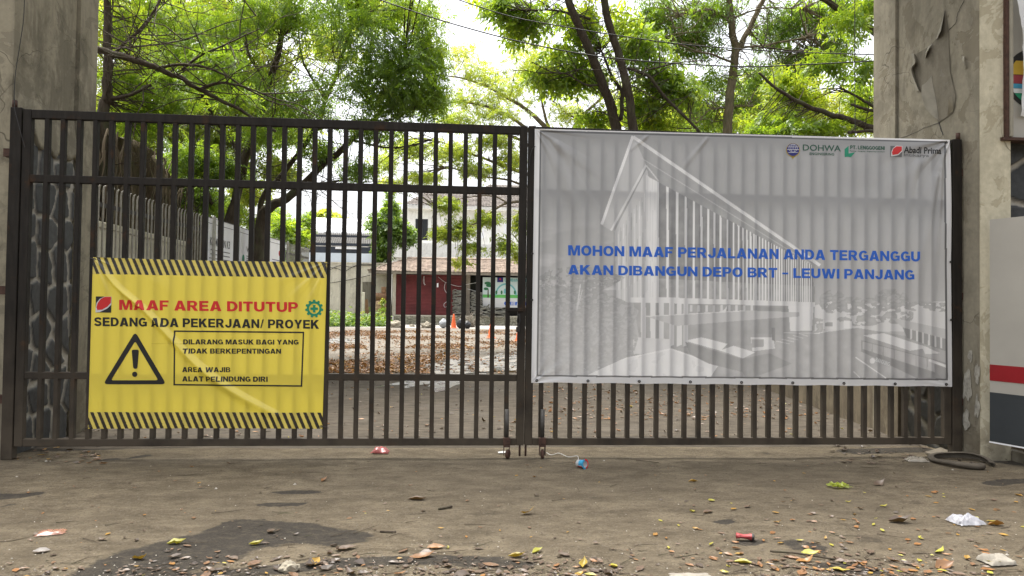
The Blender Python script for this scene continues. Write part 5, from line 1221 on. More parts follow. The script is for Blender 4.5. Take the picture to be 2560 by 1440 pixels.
M['rubble'] = simple('pale_rubble', (.26, .23, .175), .9, .25, 8)
for px, py, r, lb in ((989, 819, .42, 'largest pale stone at the left end of the cobbled plinth'), (1066, 820, .36, 'pale broken stone in front of the plinth, left of the grey sack'), (1078, 819, .24, 'small pale stone right beside the grey sack'), (1030, 817, .18, 'small pale stone in the middle of the plinth front')):
    rock(atZ(px, py, 0), r, M['rubble'], lb, seed=px, group='pale stones in front of the plinth')

# ------------------------------------------------------------------ trees
def make_leaves(C, n_pairs, Lr, leaf, wid, droop, seed, tint, spread=.5):
    """compound leaves at centres C (N,3): returns V, Q, tint per vertex"""
    r = np.random.default_rng(seed); N = len(C)
    az = r.random(N)*2*np.pi; pit = -droop+r.normal(0, .35, N)
    d = np.stack([np.cos(az)*np.cos(pit), np.sin(az)*np.cos(pit), np.sin(pit)], -1)
    up = np.array([0, 0, 1.])+r.normal(0, .45, (N, 3)); s = np.cross(d, up); s /= np.linalg.norm(s, axis=1, keepdims=True)+1e-9
    nn = np.cross(s, d); L = Lr*(.7+.6*r.random(N))
    K = 2*n_pairs+1; V = np.empty((N, K, 4, 3)); T = np.empty((N, K, 4))
    for k in range(K):
        if k == 2*n_pairs: t = np.ones(N); dr = d
        else:
            t = ((k//2)+.6+.15*r.random(N))/(n_pairs+.3); sg = 1 if k % 2 else -1
            a = .75+r.normal(0, .12, N); dr = s*sg*np.sin(a)[:, None]+d*np.cos(a)[:, None]+nn*r.normal(-.15, .22, N)[:, None]
        sag = -.22*(t**2)*L
        b = C+d*(t*L-.5*L)[:, None]; b[:, 2] += sag
        l = leaf*(.75+.5*r.random(N))*(1-.25*abs(t-.5)); pr = np.cross(nn+r.normal(0, .3, (N, 3)), dr); pr /= np.linalg.norm(pr, axis=1, keepdims=True)+1e-9
        w_ = (wid*l)[:, None]; tip = b+dr*l[:, None]; tip[:, 2] -= .18*l
        mid = b+dr*(.48*l)[:, None]+nn*(.06*l)[:, None]
        V[:, k, 0] = b; V[:, k, 1] = mid+pr*w_; V[:, k, 2] = tip; V[:, k, 3] = mid-pr*w_
        T[:, k] = (tint+r.normal(0, .10, N))[:, None]
    Q = np.arange(N*K*4).reshape(-1, 4); return V.reshape(-1, 3), Q, np.clip(T.ravel(), 0, 1)

def tree(label, limbs, clumps, leafmat, bark, n_pairs=5, Lr=.34, leaf=.10, wid=.2, droop=.35, seed=1, name='tree', group='trees behind the gate', twig=1.0, yoff=0., base=None, catg='tree', dens=1.0, bare=0):
    """limbs: list of (points [(px,py,Y) or xyz-array], r0, r1). clumps: (px,py,Y,rx_px,ry_px,rY_m,count,tint)"""
    r = np.random.default_rng(seed)
    W3 = lambda q: np.asarray(q[1], float) if q[0] == 'w' else atY(*q)
    LP_ = []; mb = MB()
    for pts, r0, r1 in limbs:
        P = spline([W3(q) for q in pts], 6); n = len(P)
        J = np.array([[.5*fbm(i*.35, seed+k_, 3) for k_ in range(3)] for i in range(n)])*min(.05, .9*r0); J[0] = 0
        P = P+J; R_ = [(r0+(r1-r0)*i/(n-1))*(1+.10*fbm(i*.8, seed, 9)) for i in range(n)]
        mb.tube(P, R_, 9 if r0 > .05 else 6); LP_.append(P)
    allp = np.vstack(LP_) if LP_ else None
    Cs = []; Ts = []
    for (px, py, Y, rx, ry, rY, cnt, tint) in clumps:
        Y += yoff
        if py < 340 and Y < 30: rx *= 1.3; ry *= 1.35; rY *= 1.15
        c = atY(px, py, Y); sc = np.linalg.norm(atY(px+1, py, Y)-c); cnt = int(cnt*dens*(1.2 if py < 340 and Y < 30 else 1.45))
        u = r.normal(0, 1, (cnt, 3)); u /= np.linalg.norm(u, axis=1, keepdims=True); u *= (r.random((cnt, 1))**.45)
        # clustered sub-sprays
        nsub = max(4, cnt//9); su = r.normal(0, 1, (nsub, 3)); su /= np.linalg.norm(su, axis=1, keepdims=True); su *= r.random((nsub, 1))**.4
        pick = r.integers(0, nsub, cnt); mixw = .52; u = su[pick]*mixw+u*(1-mixw)*1.15
        P = c+u*np.array([rx*sc, rY, ry*sc]); Cs.append(P); sub_t = r.normal(0, .13, nsub)
        Ts.append(tint+sub_t[pick]+.10*u[:, 2])  # clump tints and paler tops put crown light and shade into leaf colour
        if allp is not None and twig > 0:
            for q in range(int(min(nsub, 13)*twig)):
                e = c+su[q % nsub]*np.array([rx*sc, rY, ry*sc])*.75; kk = np.argmin(np.linalg.norm(allp-e, axis=1)+r.random(len(allp))*.4); a = allp[kk]
                L_ = np.linalg.norm(e-a)
                if L_ > 4.5: continue
                mid = (a+e)/2+r.normal(0, .10*L_, 3)+np.array([0, 0, .06*L_]); PP = spline([a, mid, e], 5); r0 = min(.022, .006+.006*L_)
                mb.tube(PP, [r0*(1-.8*i/(len(PP)-1)) for i in range(len(PP))], 5)
    if bare:
        vis = [i for i in range(len(allp)) if -80 < proj(allp[i])[1] < 480]
        for q in range(bare):
            a = allp[vis[r.integers(len(vis))]]; L_ = r.uniform(.5, 1.9); d = r.normal(0, 1, 3)*np.array([1, .6, .6])+np.array([0, -.2, .35]); d /= np.linalg.norm(d)
            def tw(a, d, L_, r0, lev):
                P_ = [a]; dd = d.copy()
                for k_ in range(5): dd = dd+r.normal(0, .20, 3); dd /= np.linalg.norm(dd); P_.append(P_[-1]+dd*L_/5)
                mb.tube(P_, [r0*(1-.15*k_) for k_ in range(6)], 4, False)
                if lev:
                    for k_ in range(r.integers(1, 4)): tw(P_[r.integers(1, 5)], dd+r.normal(0, .7, 3), L_*.55, r0*.55, lev-1)
            tw(a, d, L_, .011, 2)
    C = np.vstack(Cs); T = np.concatenate(Ts)
    b = base if base is not None else (LP_[0][0] if LP_ else C.mean(0)); b = np.array([b[0], b[1], 0])
    root = thing(name, b, label, catg, group)
    if mb.v: mb.build('trunk', M[bark], root, True)
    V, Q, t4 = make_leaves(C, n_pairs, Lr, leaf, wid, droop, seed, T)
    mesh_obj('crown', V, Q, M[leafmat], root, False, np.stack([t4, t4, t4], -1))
    return root
def gp(px, py, Y): q = atY(px, py, Y); return ('w', (q[0], q[1], -.05))

# big feathery tree on the left (three leaning trunks seen through the bars)
Y1 = 9.
tree('large feathery green tree with three leaning dark trunks beyond the notice boards', [
    ([gp(556, 800, Y1), (566, 600, Y1), (590, 500, Y1), (612, 400, Y1), (640, 320, Y1), (672, 210, Y1-.3), (706, 90, Y1-.8), (730, -60, Y1-1.2)], .115, .05),
    ([gp(630, 800, Y1+.4), (650, 575, Y1+.4), (679, 517, Y1+.3), (725, 490, Y1+.2), (805, 415, Y1), (880, 350, Y1-.3), (960, 270, Y1-.8), (1010, 170, Y1-1.4)], .135, .03),
    ([gp(640, 800, Y1+.8), (648, 575, Y1+.8), (660, 490, Y1+.7), (715, 425, Y1+.4), (785, 325, Y1), (815, 250, Y1-.3), (860, 130, Y1-.8), (885, 20, Y1-1.2)], .075, .03),
    ([(712, 500, Y1+.3), (760, 470, Y1+.3), (850, 452, Y1+.2), (920, 440, Y1)], .05, .012),
    ([(612, 400, Y1), (560, 330, Y1), (520, 270, Y1-.4), (480, 170, Y1-.8), (440, 40, Y1-1)], .05, .02),
    ([(672, 210, Y1-.3), (620, 130, Y1-.6), (600, 30, Y1-.9)], .035, .012), ([(706, 90, Y1-.8), (760, 50, Y1-.9), (830, 30, Y1-1)], .03, .01),
    ([(785, 325, Y1), (900, 300, Y1-.4), (980, 300, Y1-.8), (1060, 250, Y1-1)], .035, .01), ([(815, 250, Y1-.3), (760, 160, Y1-.6), (745, 60, Y1-.8)], .03, .01),
    ([(880, 350, Y1-.3), (980, 370, Y1-.5), (1080, 350, Y1-.9)], .03, .01), ([(530, 510, Y1), (500, 420, Y1-.2), (480, 330, Y1-.4), (430, 230, Y1-.6)], .04, .012)],
    [(820, 40, 7.5, 140, 80, 1.2, 200, .5), (960, 90, 7.2, 120, 90, 1.2, 230, .36), (1020, 170, 7.4, 100, 80, 1.1, 210, .40), (900, 190, 7.8, 130, 80, 1.2, 190, .45), (990, 250, 7.8, 110, 50, 1.1, 260, .38),
     (1075, 130, 8, 60, 90, 1.0, 200, .62), (1080, 250, 8.2, 70, 50, 1.0, 170, .6), (740, 250, 8.2, 120, 50, 1.2, 230, .45), (560, 200, 8.2, 120, 60, 1.2, 230, .5), (600, 60, 7.9, 130, 60, 1.3, 240, .55), (450, 90, 7.8, 110, 80, 1.3, 240, .6),
     (700, 20, 7.6, 110, 40, 1.2, 190, .6), (1030, 20, 7.5, 100, 50, 1.0, 150, .7), (900, 420, 8.6, 60, 30, .7, 60, .4), (800, 380, 8.9, 60, 40, .8, 70, .5), (560, 420, 9.2, 90, 60, 1.0, 170, .45), (470, 400, 9., 80, 70, 1.0, 190, .42), (520, 500, 9.4, 60, 50, .8, 110, .5),
     (930, 320, 8.3, 90, 30, .9, 120, .4), (660, 330, 8.8, 90, 40, 1., 140, .5), (840, -80, 6.5, 200, 90, 1.6, 147, .45), (560, -90, 7, 200, 90, 1.6, 147, .5), (1000, -100, 6.5, 130, 80, 1.5, 105, .5)],
    'leaf_dark', 'bark', 7, .34, .088, .16, .45, 3, twig=1.4, bare=150)
# far left tree in front of the bank: trunk beside the left pillar, long bare bough
Y2 = 5.2
tree('tree with a long bare bough reaching out from behind the left pillar', [
    ([gp(262, 800, Y2), (258, 330, Y2), (266, 250, Y2), (270, 160, Y2), (268, 60, Y2), (272, -70, Y2)], .10, .05),
    ([(205, 105, Y2-1), (245, 124, Y2-1), (310, 142, Y2-1), (385, 168, Y2-1), (450, 195, Y2-.9), (510, 230, Y2-.8), (600, 275, Y2-.6), (690, 330, Y2-.3)], .062, .02),
    ([(392, 172, Y2-1), (440, 162, Y2-1), (500, 165, Y2-1), (560, 187, Y2-1), (640, 235, Y2-.9), (700, 262, Y2-.9)], .026, .01),
    ([(500, 224, Y2-.8), (545, 208, Y2-.9), (600, 214, Y2-1), (660, 236, Y2-1)], .028, .01),
    ([(268, 250, Y2), (330, 236, Y2-.1), (370, 215, Y2-.2), (410, 195, Y2-.4)], .032, .015),
    ([(270, 150, Y2), (320, 100, Y2), (360, 66, Y2-.1), (398, 5, Y2-.2), (410, -40, Y2)], .022, .02),
    ([(270, 122, Y2-.9), (400, 110, Y2-1), (470, 96, Y2-1.1), (560, 60, Y2-1.2), (640, 40, Y2-1.2)], .012, .006),
    ([(455, 175, Y2-.8), (500, 140, Y2-.9), (570, 108, Y2-1), (650, 72, Y2-1)], .02, .008)],
    [(330, 200, Y2+.8, 90, 40, .7, 120, .55), (420, 260, Y2+1.0, 110, 40, .7, 150, .5), (300, 60, Y2+1, 60, 60, .8, 130, .7), (540, 150, Y2-.6, 90, 40, .5, 60, .3), (430, 200, Y2-.6, 60, 20, .4, 40, .28), (340, 300, Y2+1, 80, 40, .7, 120, .45), (380, 20, Y2+.6, 90, 40, .8, 120, .6), (620, 250, Y2-.2, 70, 30, .4, 50, .35), (260, -110, Y2, 160, 90, 1.5, 105, .5)],
    'leaf_mid', 'bark', 6, .30, .085, .18, .4, 5, twig=1.2, bare=70)
# bright leafy mass behind those two
tree('bright yellow green tree filling the space behind the left bough', [
    ([gp(330, 800, 14), (330, 300, 14), (340, 100, 14), (360, -60, 14)], .2, .1), ([(340, 180, 14), (440, 80, 13.5), (520, -20, 13)], .08, .03), ([(335, 250, 14), (430, 220, 14), (560, 200, 13.5)], .06, .02)],
    [(290, 60, 13, 80, 90, 1.5, 300, .8), (310, 200, 13.2, 90, 80, 1.5, 300, .75), (420, 130, 13, 120, 90, 1.6, 430, .8), (560, 80, 13, 120, 80, 1.5, 400, .75), (540, 220, 13, 120, 70, 1.5, 360, .62), (420, 280, 13, 120, 60, 1.4, 320, .55), (660, 160, 13, 90, 60, 1.3, 200, .6), (660, 40, 13, 80, 60, 1.3, 200, .85), (600, 330, 13, 100, 50, 1.2, 200, .5), (420, -60, 13, 200, 70, 1.5, 105, .7), (700, 420, 13.5, 70, 50, 1., 140, .55), (470, 330, 12.6, 110, 60, 1.2, 330, .5), (330, 330, 12.2, 80, 40, 1., 220, .5), (440, 440, 12.8, 80, 70, 1.2, 260, .48), (560, 400, 13, 100, 70, 1.3, 260, .5), (620, 280, 13, 110, 60, 1.3, 260, .62), (720, 320, 13.4, 90, 40, 1.2, 170, .55), (260, 290, 12, 40, 60, .8, 130, .6), (500, 20, 13, 140, 50, 1.4, 260, .85), (620, 480, 14, 80, 50, 1, 160, .5), (820, 120, 13, 90, 60, 1.2, 160, .65), (940, 30, 13, 110, 50, 1.2, 200, .7)],
    'leaf_light', 'bark', 5, .40, .12, .22, .35, 8, twig=.6)
# green undergrowth trees behind the boards
tree('small green tree behind the farthest notice board', [([gp(720, 780, 24), (722, 640, 24), (735, 570, 24)], .08, .03), ([(728, 600, 24), (760, 560, 24), (775, 540, 24)], .03, .01)],
    [(705, 570, 23, 45, 50, 1.2, 160, .55), (745, 590, 23, 40, 40, 1.1, 150, .6), (765, 560, 24, 35, 40, 1., 90, .55), (690, 540, 24, 50, 40, 1., 100, .5), (720, 640, 23, 40, 30, 1.2, 100, .5)], 'leaf_mid', 'bark_pale', 5, .42, .14, .22, .3, 12, twig=.6)
tree('dense leafy shrub tree growing over the near end of the second fence', [([gp(560, 800, 12), (555, 620, 12), (540, 520, 12)], .05, .02)],
    [(545, 505, 12, 60, 40, .8, 130, .55), (590, 530, 12.5, 50, 30, .8, 100, .6), (640, 555, 13.5, 40, 30, .8, 80, .55), (490, 470, 11.6, 50, 50, .8, 120, .45)], 'leaf_mid', 'bark', 5, .3, .09, .2, .3, 14, twig=.5)
# airy umbrella tree in the centre
Y3 = 19.
tree('wide airy umbrella tree with pale spreading branches behind the gate join', [
    ([gp(1420, 800, Y3), (1418, 600, Y3), (1412, 470, Y3), (1404, 400, Y3)], .26, .20),
    ([(1405, 410, Y3), (1370, 330, Y3), (1330, 285, Y3), (1270, 245, Y3), (1190, 205, Y3), (1120, 190, Y3)], .11, .02), ([(1405, 420, Y3), (1340, 345, Y3-.6), (1280, 295, Y3-.8), (1200, 262, Y3-1), (1130, 255, Y3-1)], .09, .02),
    ([(1408, 440, Y3), (1350, 385, Y3-.5), (1290, 345, Y3-.8), (1220, 325, Y3-1), (1120, 310, Y3-1.2)], .08, .02), ([(1410, 470, Y3), (1330, 440, Y3-.8), (1260, 415, Y3-1.2), (1180, 385, Y3-1.6), (1090, 350, Y3-2)], .085, .02),
    ([(1412, 490, Y3), (1330, 470, Y3-.8), (1270, 450, Y3-1.2), (1200, 440, Y3-1.6), (1110, 415, Y3-2)], .06, .015), ([(1404, 400, Y3), (1365, 300, Y3+.5), (1352, 240, Y3+.6), (1330, 180, Y3+.6)], .07, .02),
    ([(1404, 400, Y3), (1440, 310, Y3), (1500, 250, Y3), (1560, 215, Y3)], .09, .02), ([(1404, 400, Y3), (1480, 325, Y3-.8), (1420, 285, Y3-.9), (1380, 250, Y3-1)], .06, .02), ([(1404, 400, Y3), (1500, 330, Y3+.4), (1600, 290, Y3+.6), (1700, 265, Y3+.8)], .08, .02),
    ([(1414, 520, Y3-.2), (1330, 505, Y3-2), (1262, 510, Y3-2.6), (1195, 555, Y3-3), (1150, 572, Y3-3.2)], .06, .012), ([(1270, 508, Y3-2.6), (1230, 490, Y3-2.6), (1160, 495, Y3-3), (1090, 520, Y3-3.2)], .03, .01), ([(1300, 506, Y3-2.4), (1290, 560, Y3-2.6), (1270, 600, Y3-2.8)], .02, .008)],
    [(1200, 190, 18.6, 80, 26, 1.6, 150, .6), (1280, 225, 18.6, 80, 26, 1.6, 150, .55), (1340, 170, 19, 80, 34, 1.6, 160, .6), (1180, 250, 18, 80, 22, 1.5, 120, .55), (1250, 290, 18, 80, 18, 1.5, 110, .55), (1420, 200, 18.8, 90, 36, 1.6, 170, .62), (1330, 120, 19, 70, 30, 1.4, 80, .7), (1150, 300, 17.6, 70, 22, 1.5, 110, .5), (1430, 290, 18.5, 70, 30, 1.5, 120, .6), (1560, 240, 19, 90, 40, 1.6, 170, .6), (1680, 270, 19.6, 90, 36, 1.5, 170, .55),
     (1240, 350, 17.4, 80, 26, 1.4, 130, .52), (1130, 380, 17, 90, 34, 1.4, 150, .5), (1200, 420, 17, 90, 24, 1.3, 120, .5), (1030, 370, 17, 70, 36, 1.3, 130, .5), (1050, 440, 17, 70, 24, 1.2, 90, .5), (1280, 400, 17.4, 50, 30, 1.2, 90, .5), (960, 400, 17, 50, 40, 1.2, 80, .5), (1150, 130, 19, 60, 30, 1.3, 60, .75),
     (1120, 510, 16, 50, 26, .8, 75, .5), (1150, 570, 15.9, 60, 34, .8, 120, .5), (1100, 585, 15.9, 34, 26, .7, 60, .48), (1210, 545, 16.2, 50, 26, .8, 80, .5), (1180, 620, 16, 45, 22, .7, 60, .52), (1265, 610, 16, 40, 40, .7, 60, .5), (1150, 655, 16, 40, 12, .6, 26, .6), (1300, 560, 16.4, 30, 50, .7, 60, .5), (1300, 640, 16.2, 24, 16, .6, 26, .55), (980, 460, 16.6, 60, 24, .8, 60, .5)],
    'leaf_light', 'bark_pale', 6, .36, .10, .2, .25, 21, twig=1.2, bare=80)
# two leaning trunks
Y4 = 8.
tree('tree with two leaning dark trunks rising behind the left half of the grey banner', [
    ([gp(1560, 800, Y4), (1545, 420, Y4), (1536, 300, Y4), (1510, 220, Y4-.2), (1476, 130, Y4-.5), (1432, 30, Y4-.8), (1400, -60, Y4-1)], .125, .07),
    ([gp(1580, 800, Y4-.3), (1586, 420, Y4-.3), (1580, 300, Y4-.3), (1568, 220, Y4-.4), (1548, 140, Y4-.5), (1520, 50, Y4-.7), (1500, -60, Y4-.9)], .105, .07),
    ([(1552, 300, Y4), (1555, 235, Y4+.1), (1530, 190, Y4+.1), (1500, 120, Y4)], .05, .02),
    ([(1506, 212, Y4-.2), (1462, 211, Y4-.3), (1420, 186, Y4-.4), (1380, 180, Y4-.5), (1330, 155, Y4-.6)], .024, .008), ([(1476, 48, Y4-.6), (1400, 28, Y4-.6), (1300, 24, Y4-.6)], .03, .01), ([(1568, 170, Y4-.4), (1620, 190, Y4-.4), (1660, 240, Y4-.3), (1750, 330, Y4-.1)], .035, .03),
    ([(1600, 180, Y4-.4), (1680, 160, Y4-.6), (1760, 150, Y4-.8)], .02, .008)],
    [(1445, 60, 7, 60, 50, .6, 70, .75), (1330, 40, 7, 80, 40, .8, 110, .6), (1250, 10, 7, 60, 34, .7, 80, .55), (1290, 70, 7.2, 50, 30, .6, 50, .7), (1420, 150, 7.3, 70, 40, .7, 90, .6), (1470, 195, 7.4, 60, 36, .7, 80, .6), (1390, 205, 7.4, 50, 25, .6, 50, .6), (1600, 110, 7.2, 80, 50, .8, 130, .5), (1640, 190, 7.4, 70, 40, .7, 110, .55), (1490, 290, 7.6, 45, 30, .5, 55, .6), (1620, 270, 7.6, 70, 40, .7, 110, .55), (1690, 230, 7.4, 60, 40, .7, 90, .55), (1480, 40, 6.9, 40, 60, .6, 40, .8), (1440, -90, 6.4, 180, 80, 1.4, 98, .5), (1650, 310, 7.8, 60, 20, .6, 60, .55), (1560, 60, 7.2, 50, 40, .7, 50, .6), (1350, 185, 7.4, 50, 25, .6, 40, .62)],
    'leaf_mid', 'bark', 4, .42, .14, .22, .5, 31, twig=1.3, dens=1., bare=50, yoff=1.0)
# forked trunk
Y5 = 9.5
tree('tree with a pale forked trunk rising behind the right half of the grey banner', [
    ([gp(1815, 800, Y5), (1817, 420, Y5), (1820, 300, Y5), (1830, 200, Y5), (1838, 125, Y5), (1828, 60, Y5-.2), (1820, -60, Y5-.5)], .125, .07),
    ([(1836, 140, Y5), (1858, 100, Y5), (1884, 50, Y5-.1), (1908, 0, Y5-.2), (1930, -60, Y5-.3)], .07, .05), ([(1812, 270, Y5), (1775, 275, Y5-.1), (1740, 310, Y5-.2)], .02, .01), ([(1826, 268, Y5), (1870, 265, Y5-.1), (1930, 280, Y5-.2)], .02, .01),
    ([(1838, 160, Y5), (1790, 140, Y5-.5), (1720, 120, Y5-.8), (1660, 90, Y5-1)], .03, .01), ([(1850, 120, Y5), (1930, 110, Y5-.5), (2020, 90, Y5-.8)], .03, .01), ([(1828, 60, Y5-.2), (1780, 25, Y5-.5), (1700, 40, Y5-.9)], .03, .01), ([(1836, 45, Y5-.2), (1900, 22, Y5-.4), (2010, 20, Y5-.8)], .025, .01)],
    [(1690, 60, 8.4, 90, 60, 1., 220, .35), (1740, 110, 8.6, 80, 40, .9, 170, .3), (1780, 30, 8.4, 80, 40, .9, 150, .45), (1630, 30, 8.4, 60, 40, .8, 110, .55), (1950, 80, 8.7, 80, 50, .9, 190, .32), (2020, 40, 8.5, 80, 50, .9, 190, .4), (1980, 150, 8.8, 90, 34, .9, 170, .32), (1880, 190, 9, 70, 40, .9, 110, .4), (1780, 200, 9., 60, 40, .8, 90, .55), (2080, 110, 8.6, 60, 50, .8, 130, .42), (1740, 260, 9., 80, 40, .9, 130, .5), (1870, 260, 9., 70, 30, .8, 100, .5), (1760, 310, 9.2, 80, 20, .8, 90, .5), (2090, 20, 8.4, 80, 40, .9, 140, .5), (1800, -90, 8, 260, 80, 1.4, 147, .45)],
    'leaf_dark', 'bark_pale', 6, .34, .095, .18, .45, 41, twig=1.3, bare=50, yoff=1.1)
# right tree behind the right pillar
Y6 = 6.5
tree('tree behind the right pillar with a thick drooping bough and sawn stubs', [
    ([gp(2330, 800, Y6), (2325, 500, Y6), (2290, 300, Y6), (2300, 60, Y6), (2290, -120, Y6)], .20, .13),
    ([(2250, 345, Y6), (2190, 326, Y6), (2140, 305, Y6), (2085, 288, Y6), (2030, 270, Y6-.1), (1980, 246, Y6-.2), (1930, 212, Y6-.3), (1898, 182, Y6-.4)], .075, .02),
    ([(2260, 130, Y6), (2190, 84, Y6), (2140, 48, Y6), (2095, 20, Y6-.1), (2040, -14, Y6-.2), (1980, -60, Y6-.3)], .075, .05),
    ([(2215, 282, Y6), (2180, 265, Y6), (2140, 240, Y6), (2098, 219, Y6)], .035, .018), ([(2215, 290, Y6-.1), (2190, 280, Y6-.1), (2155, 270, Y6-.1), (2127, 261, Y6-.1)], .034, .026), ([(2215, 336, Y6-.2), (2180, 328, Y6-.2), (2120, 331, Y6-.2)], .036, .03),
    ([(2215, 165, Y6), (2150, 150, Y6), (2070, 130, Y6), (1980, 126, Y6), (1900, 118, Y6)], .028, .012)],
    [(2120, 60, 6.2, 50, 40, .6, 60, .6), (2060, 150, 6.2, 60, 30, .6, 60, .5), (2150, 170, 6.4, 40, 30, .6, 50, .45), (2010, 240, 7.4, 90, 36, .6, 120, .75), (1940, 300, 7.2, 80, 26, .6, 120, .55), (2060, 315, 7., 70, 18, .5, 80, .6), (2140, 240, 7.2, 50, 34, .6, 70, .7), (2160, 300, 7, 40, 26, .5, 50, .7), (1960, 200, 7.4, 60, 30, .6, 70, .7), (2000, 320, 6.8, 80, 16, .5, 80, .5), (2160, 20, 6.4, 50, 30, .6, 50, .6), (1900, 330, 7, 60, 14, .5, 50, .5), (2120, -80, 6, 200, 80, 1.3, 115, .5)],
    'leaf_mid', 'bark', 5, .34, .11, .2, .4, 51, twig=1., bare=14)
tree('bright feathery tree filling the gap behind the forked trunk and the drooping bough', [([gp(2010, 800, 15), (2005, 420, 15), (1990, 250, 15), (1970, 100, 15)], .12, .06), ([(1998, 330, 15), (2060, 280, 14.8), (2150, 240, 14.6)], .05, .02), ([(2000, 360, 15), (1900, 300, 14.8), (1780, 280, 14.6)], .05, .02)],
    [(1960, 270, 14, 110, 50, 1.2, 230, .7), (2080, 280, 14, 100, 46, 1.2, 220, .75), (2160, 300, 14, 60, 40, 1., 120, .75), (1840, 300, 14, 90, 30, 1.1, 150, .6), (1720, 290, 14, 90, 36, 1.1, 160, .6), (2000, 190, 14, 80, 40, 1.1, 110, .75), (1640, 300, 14.4, 80, 30, 1.1, 130, .55), (1560, 290, 14.6, 60, 36, 1.1, 110, .6), (1900, 220, 14.2, 70, 40, 1, 100, .7)],
    'leaf_light', 'bark', 5, .42, .13, .21, .35, 91, twig=.8, bare=30)
# dense dark tree in front of the white house and the bright crown far behind the shed
tree('dense dark green tree standing between the cream wall and the white house', [([gp(975, 800, 51), (972, 690, 51), (965, 600, 51), (955, 540, 51)], .18, .05)],
    [(945, 560, 50.6, 36, 40, 1.6, 190, .3), (985, 570, 50.4, 42, 44, 1.6, 230, .25), (955, 620, 50.4, 36, 40, 1.5, 190, .25), (1015, 590, 50.4, 38, 34, 1.4, 150, .3), (975, 520, 50.6, 30, 26, 1.3, 90, .5), (945, 650, 50.2, 20, 24, 1., 80, .35), (975, 480, 50.6, 14, 22, .8, 30, .6)], 'leaf_dark', 'bark', 4, .6, .22, .26, .35, 61, twig=.5, dens=1.6)
tree('bright rounded yellow green tree crown far behind the white shed roof', [(['w'] and [gp(815, 800, 80), (815, 600, 80), (815, 560, 80)], .3, .15)],
    [(820, 545, 79, 45, 20, 2.5, 220, .8), (790, 555, 79, 30, 14, 2.2, 120, .8), (850, 552, 79, 26, 14, 2.2, 110, .75), (815, 532, 79, 26, 10, 2., 60, .9)], 'leaf_light', 'bark', 4, .8, .34, .3, .3, 71, twig=.4, dens=1.4)

# weeds by the cream wall and along the fence foot
def weeds(label, pts, seed):
    r = np.random.default_rng(seed); V = []; Q = []; T = []
    for (x, y, h, n) in pts:
        for k_ in range(n):
            px, py = x+r.normal(0, .35), y+r.normal(0, .3); az = r.random()*6.28; le = h*(.4+.8*r.random()); ln = np.array([math.cos(az), math.sin(az), 0])*le*.45; wv = np.array([-math.sin(az), math.cos(az), 0])*le*.09
            b = np.array([px, py, 0]); i = len(V); V += [b-wv*.6, b+wv*.6, b+ln*.5+wv+np.array([0, 0, le*.7]), b+ln*.5-wv+np.array([0, 0, le*.7]), b+ln+np.array([0, 0, le])]; Q += [(i, i+1, i+2, i+3), (i+3, i+2, i+4, i+4)]; t_ = np.clip(r.normal(.55, .2), 0, 1); T += [t_]*5
    Q = [q if q[2] != q[3] else q[:3] for q in Q]
    o = mesh_obj('weeds', np.array(V), Q, M['grass'], None, False, np.stack([T, T, T], -1)); o['kind'] = 'stuff'; o['label'] = label; o['category'] = 'weeds'
def weed_mass(label, n, pxr, pyr, hmax, seed):
    r = np.random.default_rng(seed); C = []
    for k_ in range(n):
        q = atZ(r.uniform(*pxr), r.uniform(*pyr), 0); h = hmax*r.random()**2*(.3+1.2*vfbm(np.array([q[0]*.9]), np.array([q[1]*.9]), 44)[0])
        for q_ in range(6): C.append((q[0]+r.normal(0, .22), q[1]+r.normal(0, .2), .06+h*r.random()))
    V, Q, t4 = make_leaves(np.array(C), 3, .34, .16, .24, -.3, seed, np.clip(r.normal(.5, .2, len(C)), 0, 1)); V[:, 2] = np.maximum(V[:, 2], .005)
    o = mesh_obj('weeds', V, Q, M['grass'], None, False, np.stack([t4, t4, t4], -1)); o['kind'] = 'stuff'; o['label'] = label; o['category'] = 'weeds'
weed_mass('green weeds growing at the foot of the cream wall', 420, (800, 968), (808.5, 817), 1.1, 5)
q = atY(958, 795, 45.4); tag(tree('young leafy sapling growing up in front of the standing drum', [([('w', (q[0], 45.4, 0)), (958, 770, 45.4), (959, 745, 45.4)], .03, .01)], [(958, 752, 45.4, 5, 9, .25, 14, .6), (957, 772, 45.4, 6, 10, .3, 16, .5), (957, 788, 45.4, 7, 8, .3, 16, .45)], 'leaf_light', 'bark', 3, .3, .16, .3, .2, 81, 'sapling', 'young plants by the drums', twig=.5))

# ------------------------------------------------------------------ overhead wires
def wire(P, r, label):
    pts = spline(P, 8); tag(MB().tube(pts, r, 5).build('overhead_wire', M['black_iron'], None, True, base=pts[0]), label, 'wire', 'overhead wires across the yard')
wire([atY(840, -40, 3.6), atY(985, 12, 3.6), atY(1140, 62, 3.6), atY(1335, 112, 3.6), atY(1547, 147, 3.6), atY(1834, 166, 3.6), atY(2000, 162, 3.6), atY(2230, 150, 3.6)], .010, 'lowest black wire, sagging across the yard from upper left to the right pillar')
wire([atY(1090, -20, 3.9), atY(1265, 38, 3.9), atY(1400, 65, 3.9), atY(1540, 88, 3.9), atY(1700, 110, 3.9), atY(1900, 126, 3.9), atY(2060, 133, 3.9), atY(2230, 138, 3.9)], .009, 'upper black wire running nearly parallel above the lowest wire')
wire([atY(2137, -60, 2.6), atY(2137, 150, 2.6), atY(2138, 345, 2.6), ], .006, 'thin wire hanging straight down left of the right pillar')

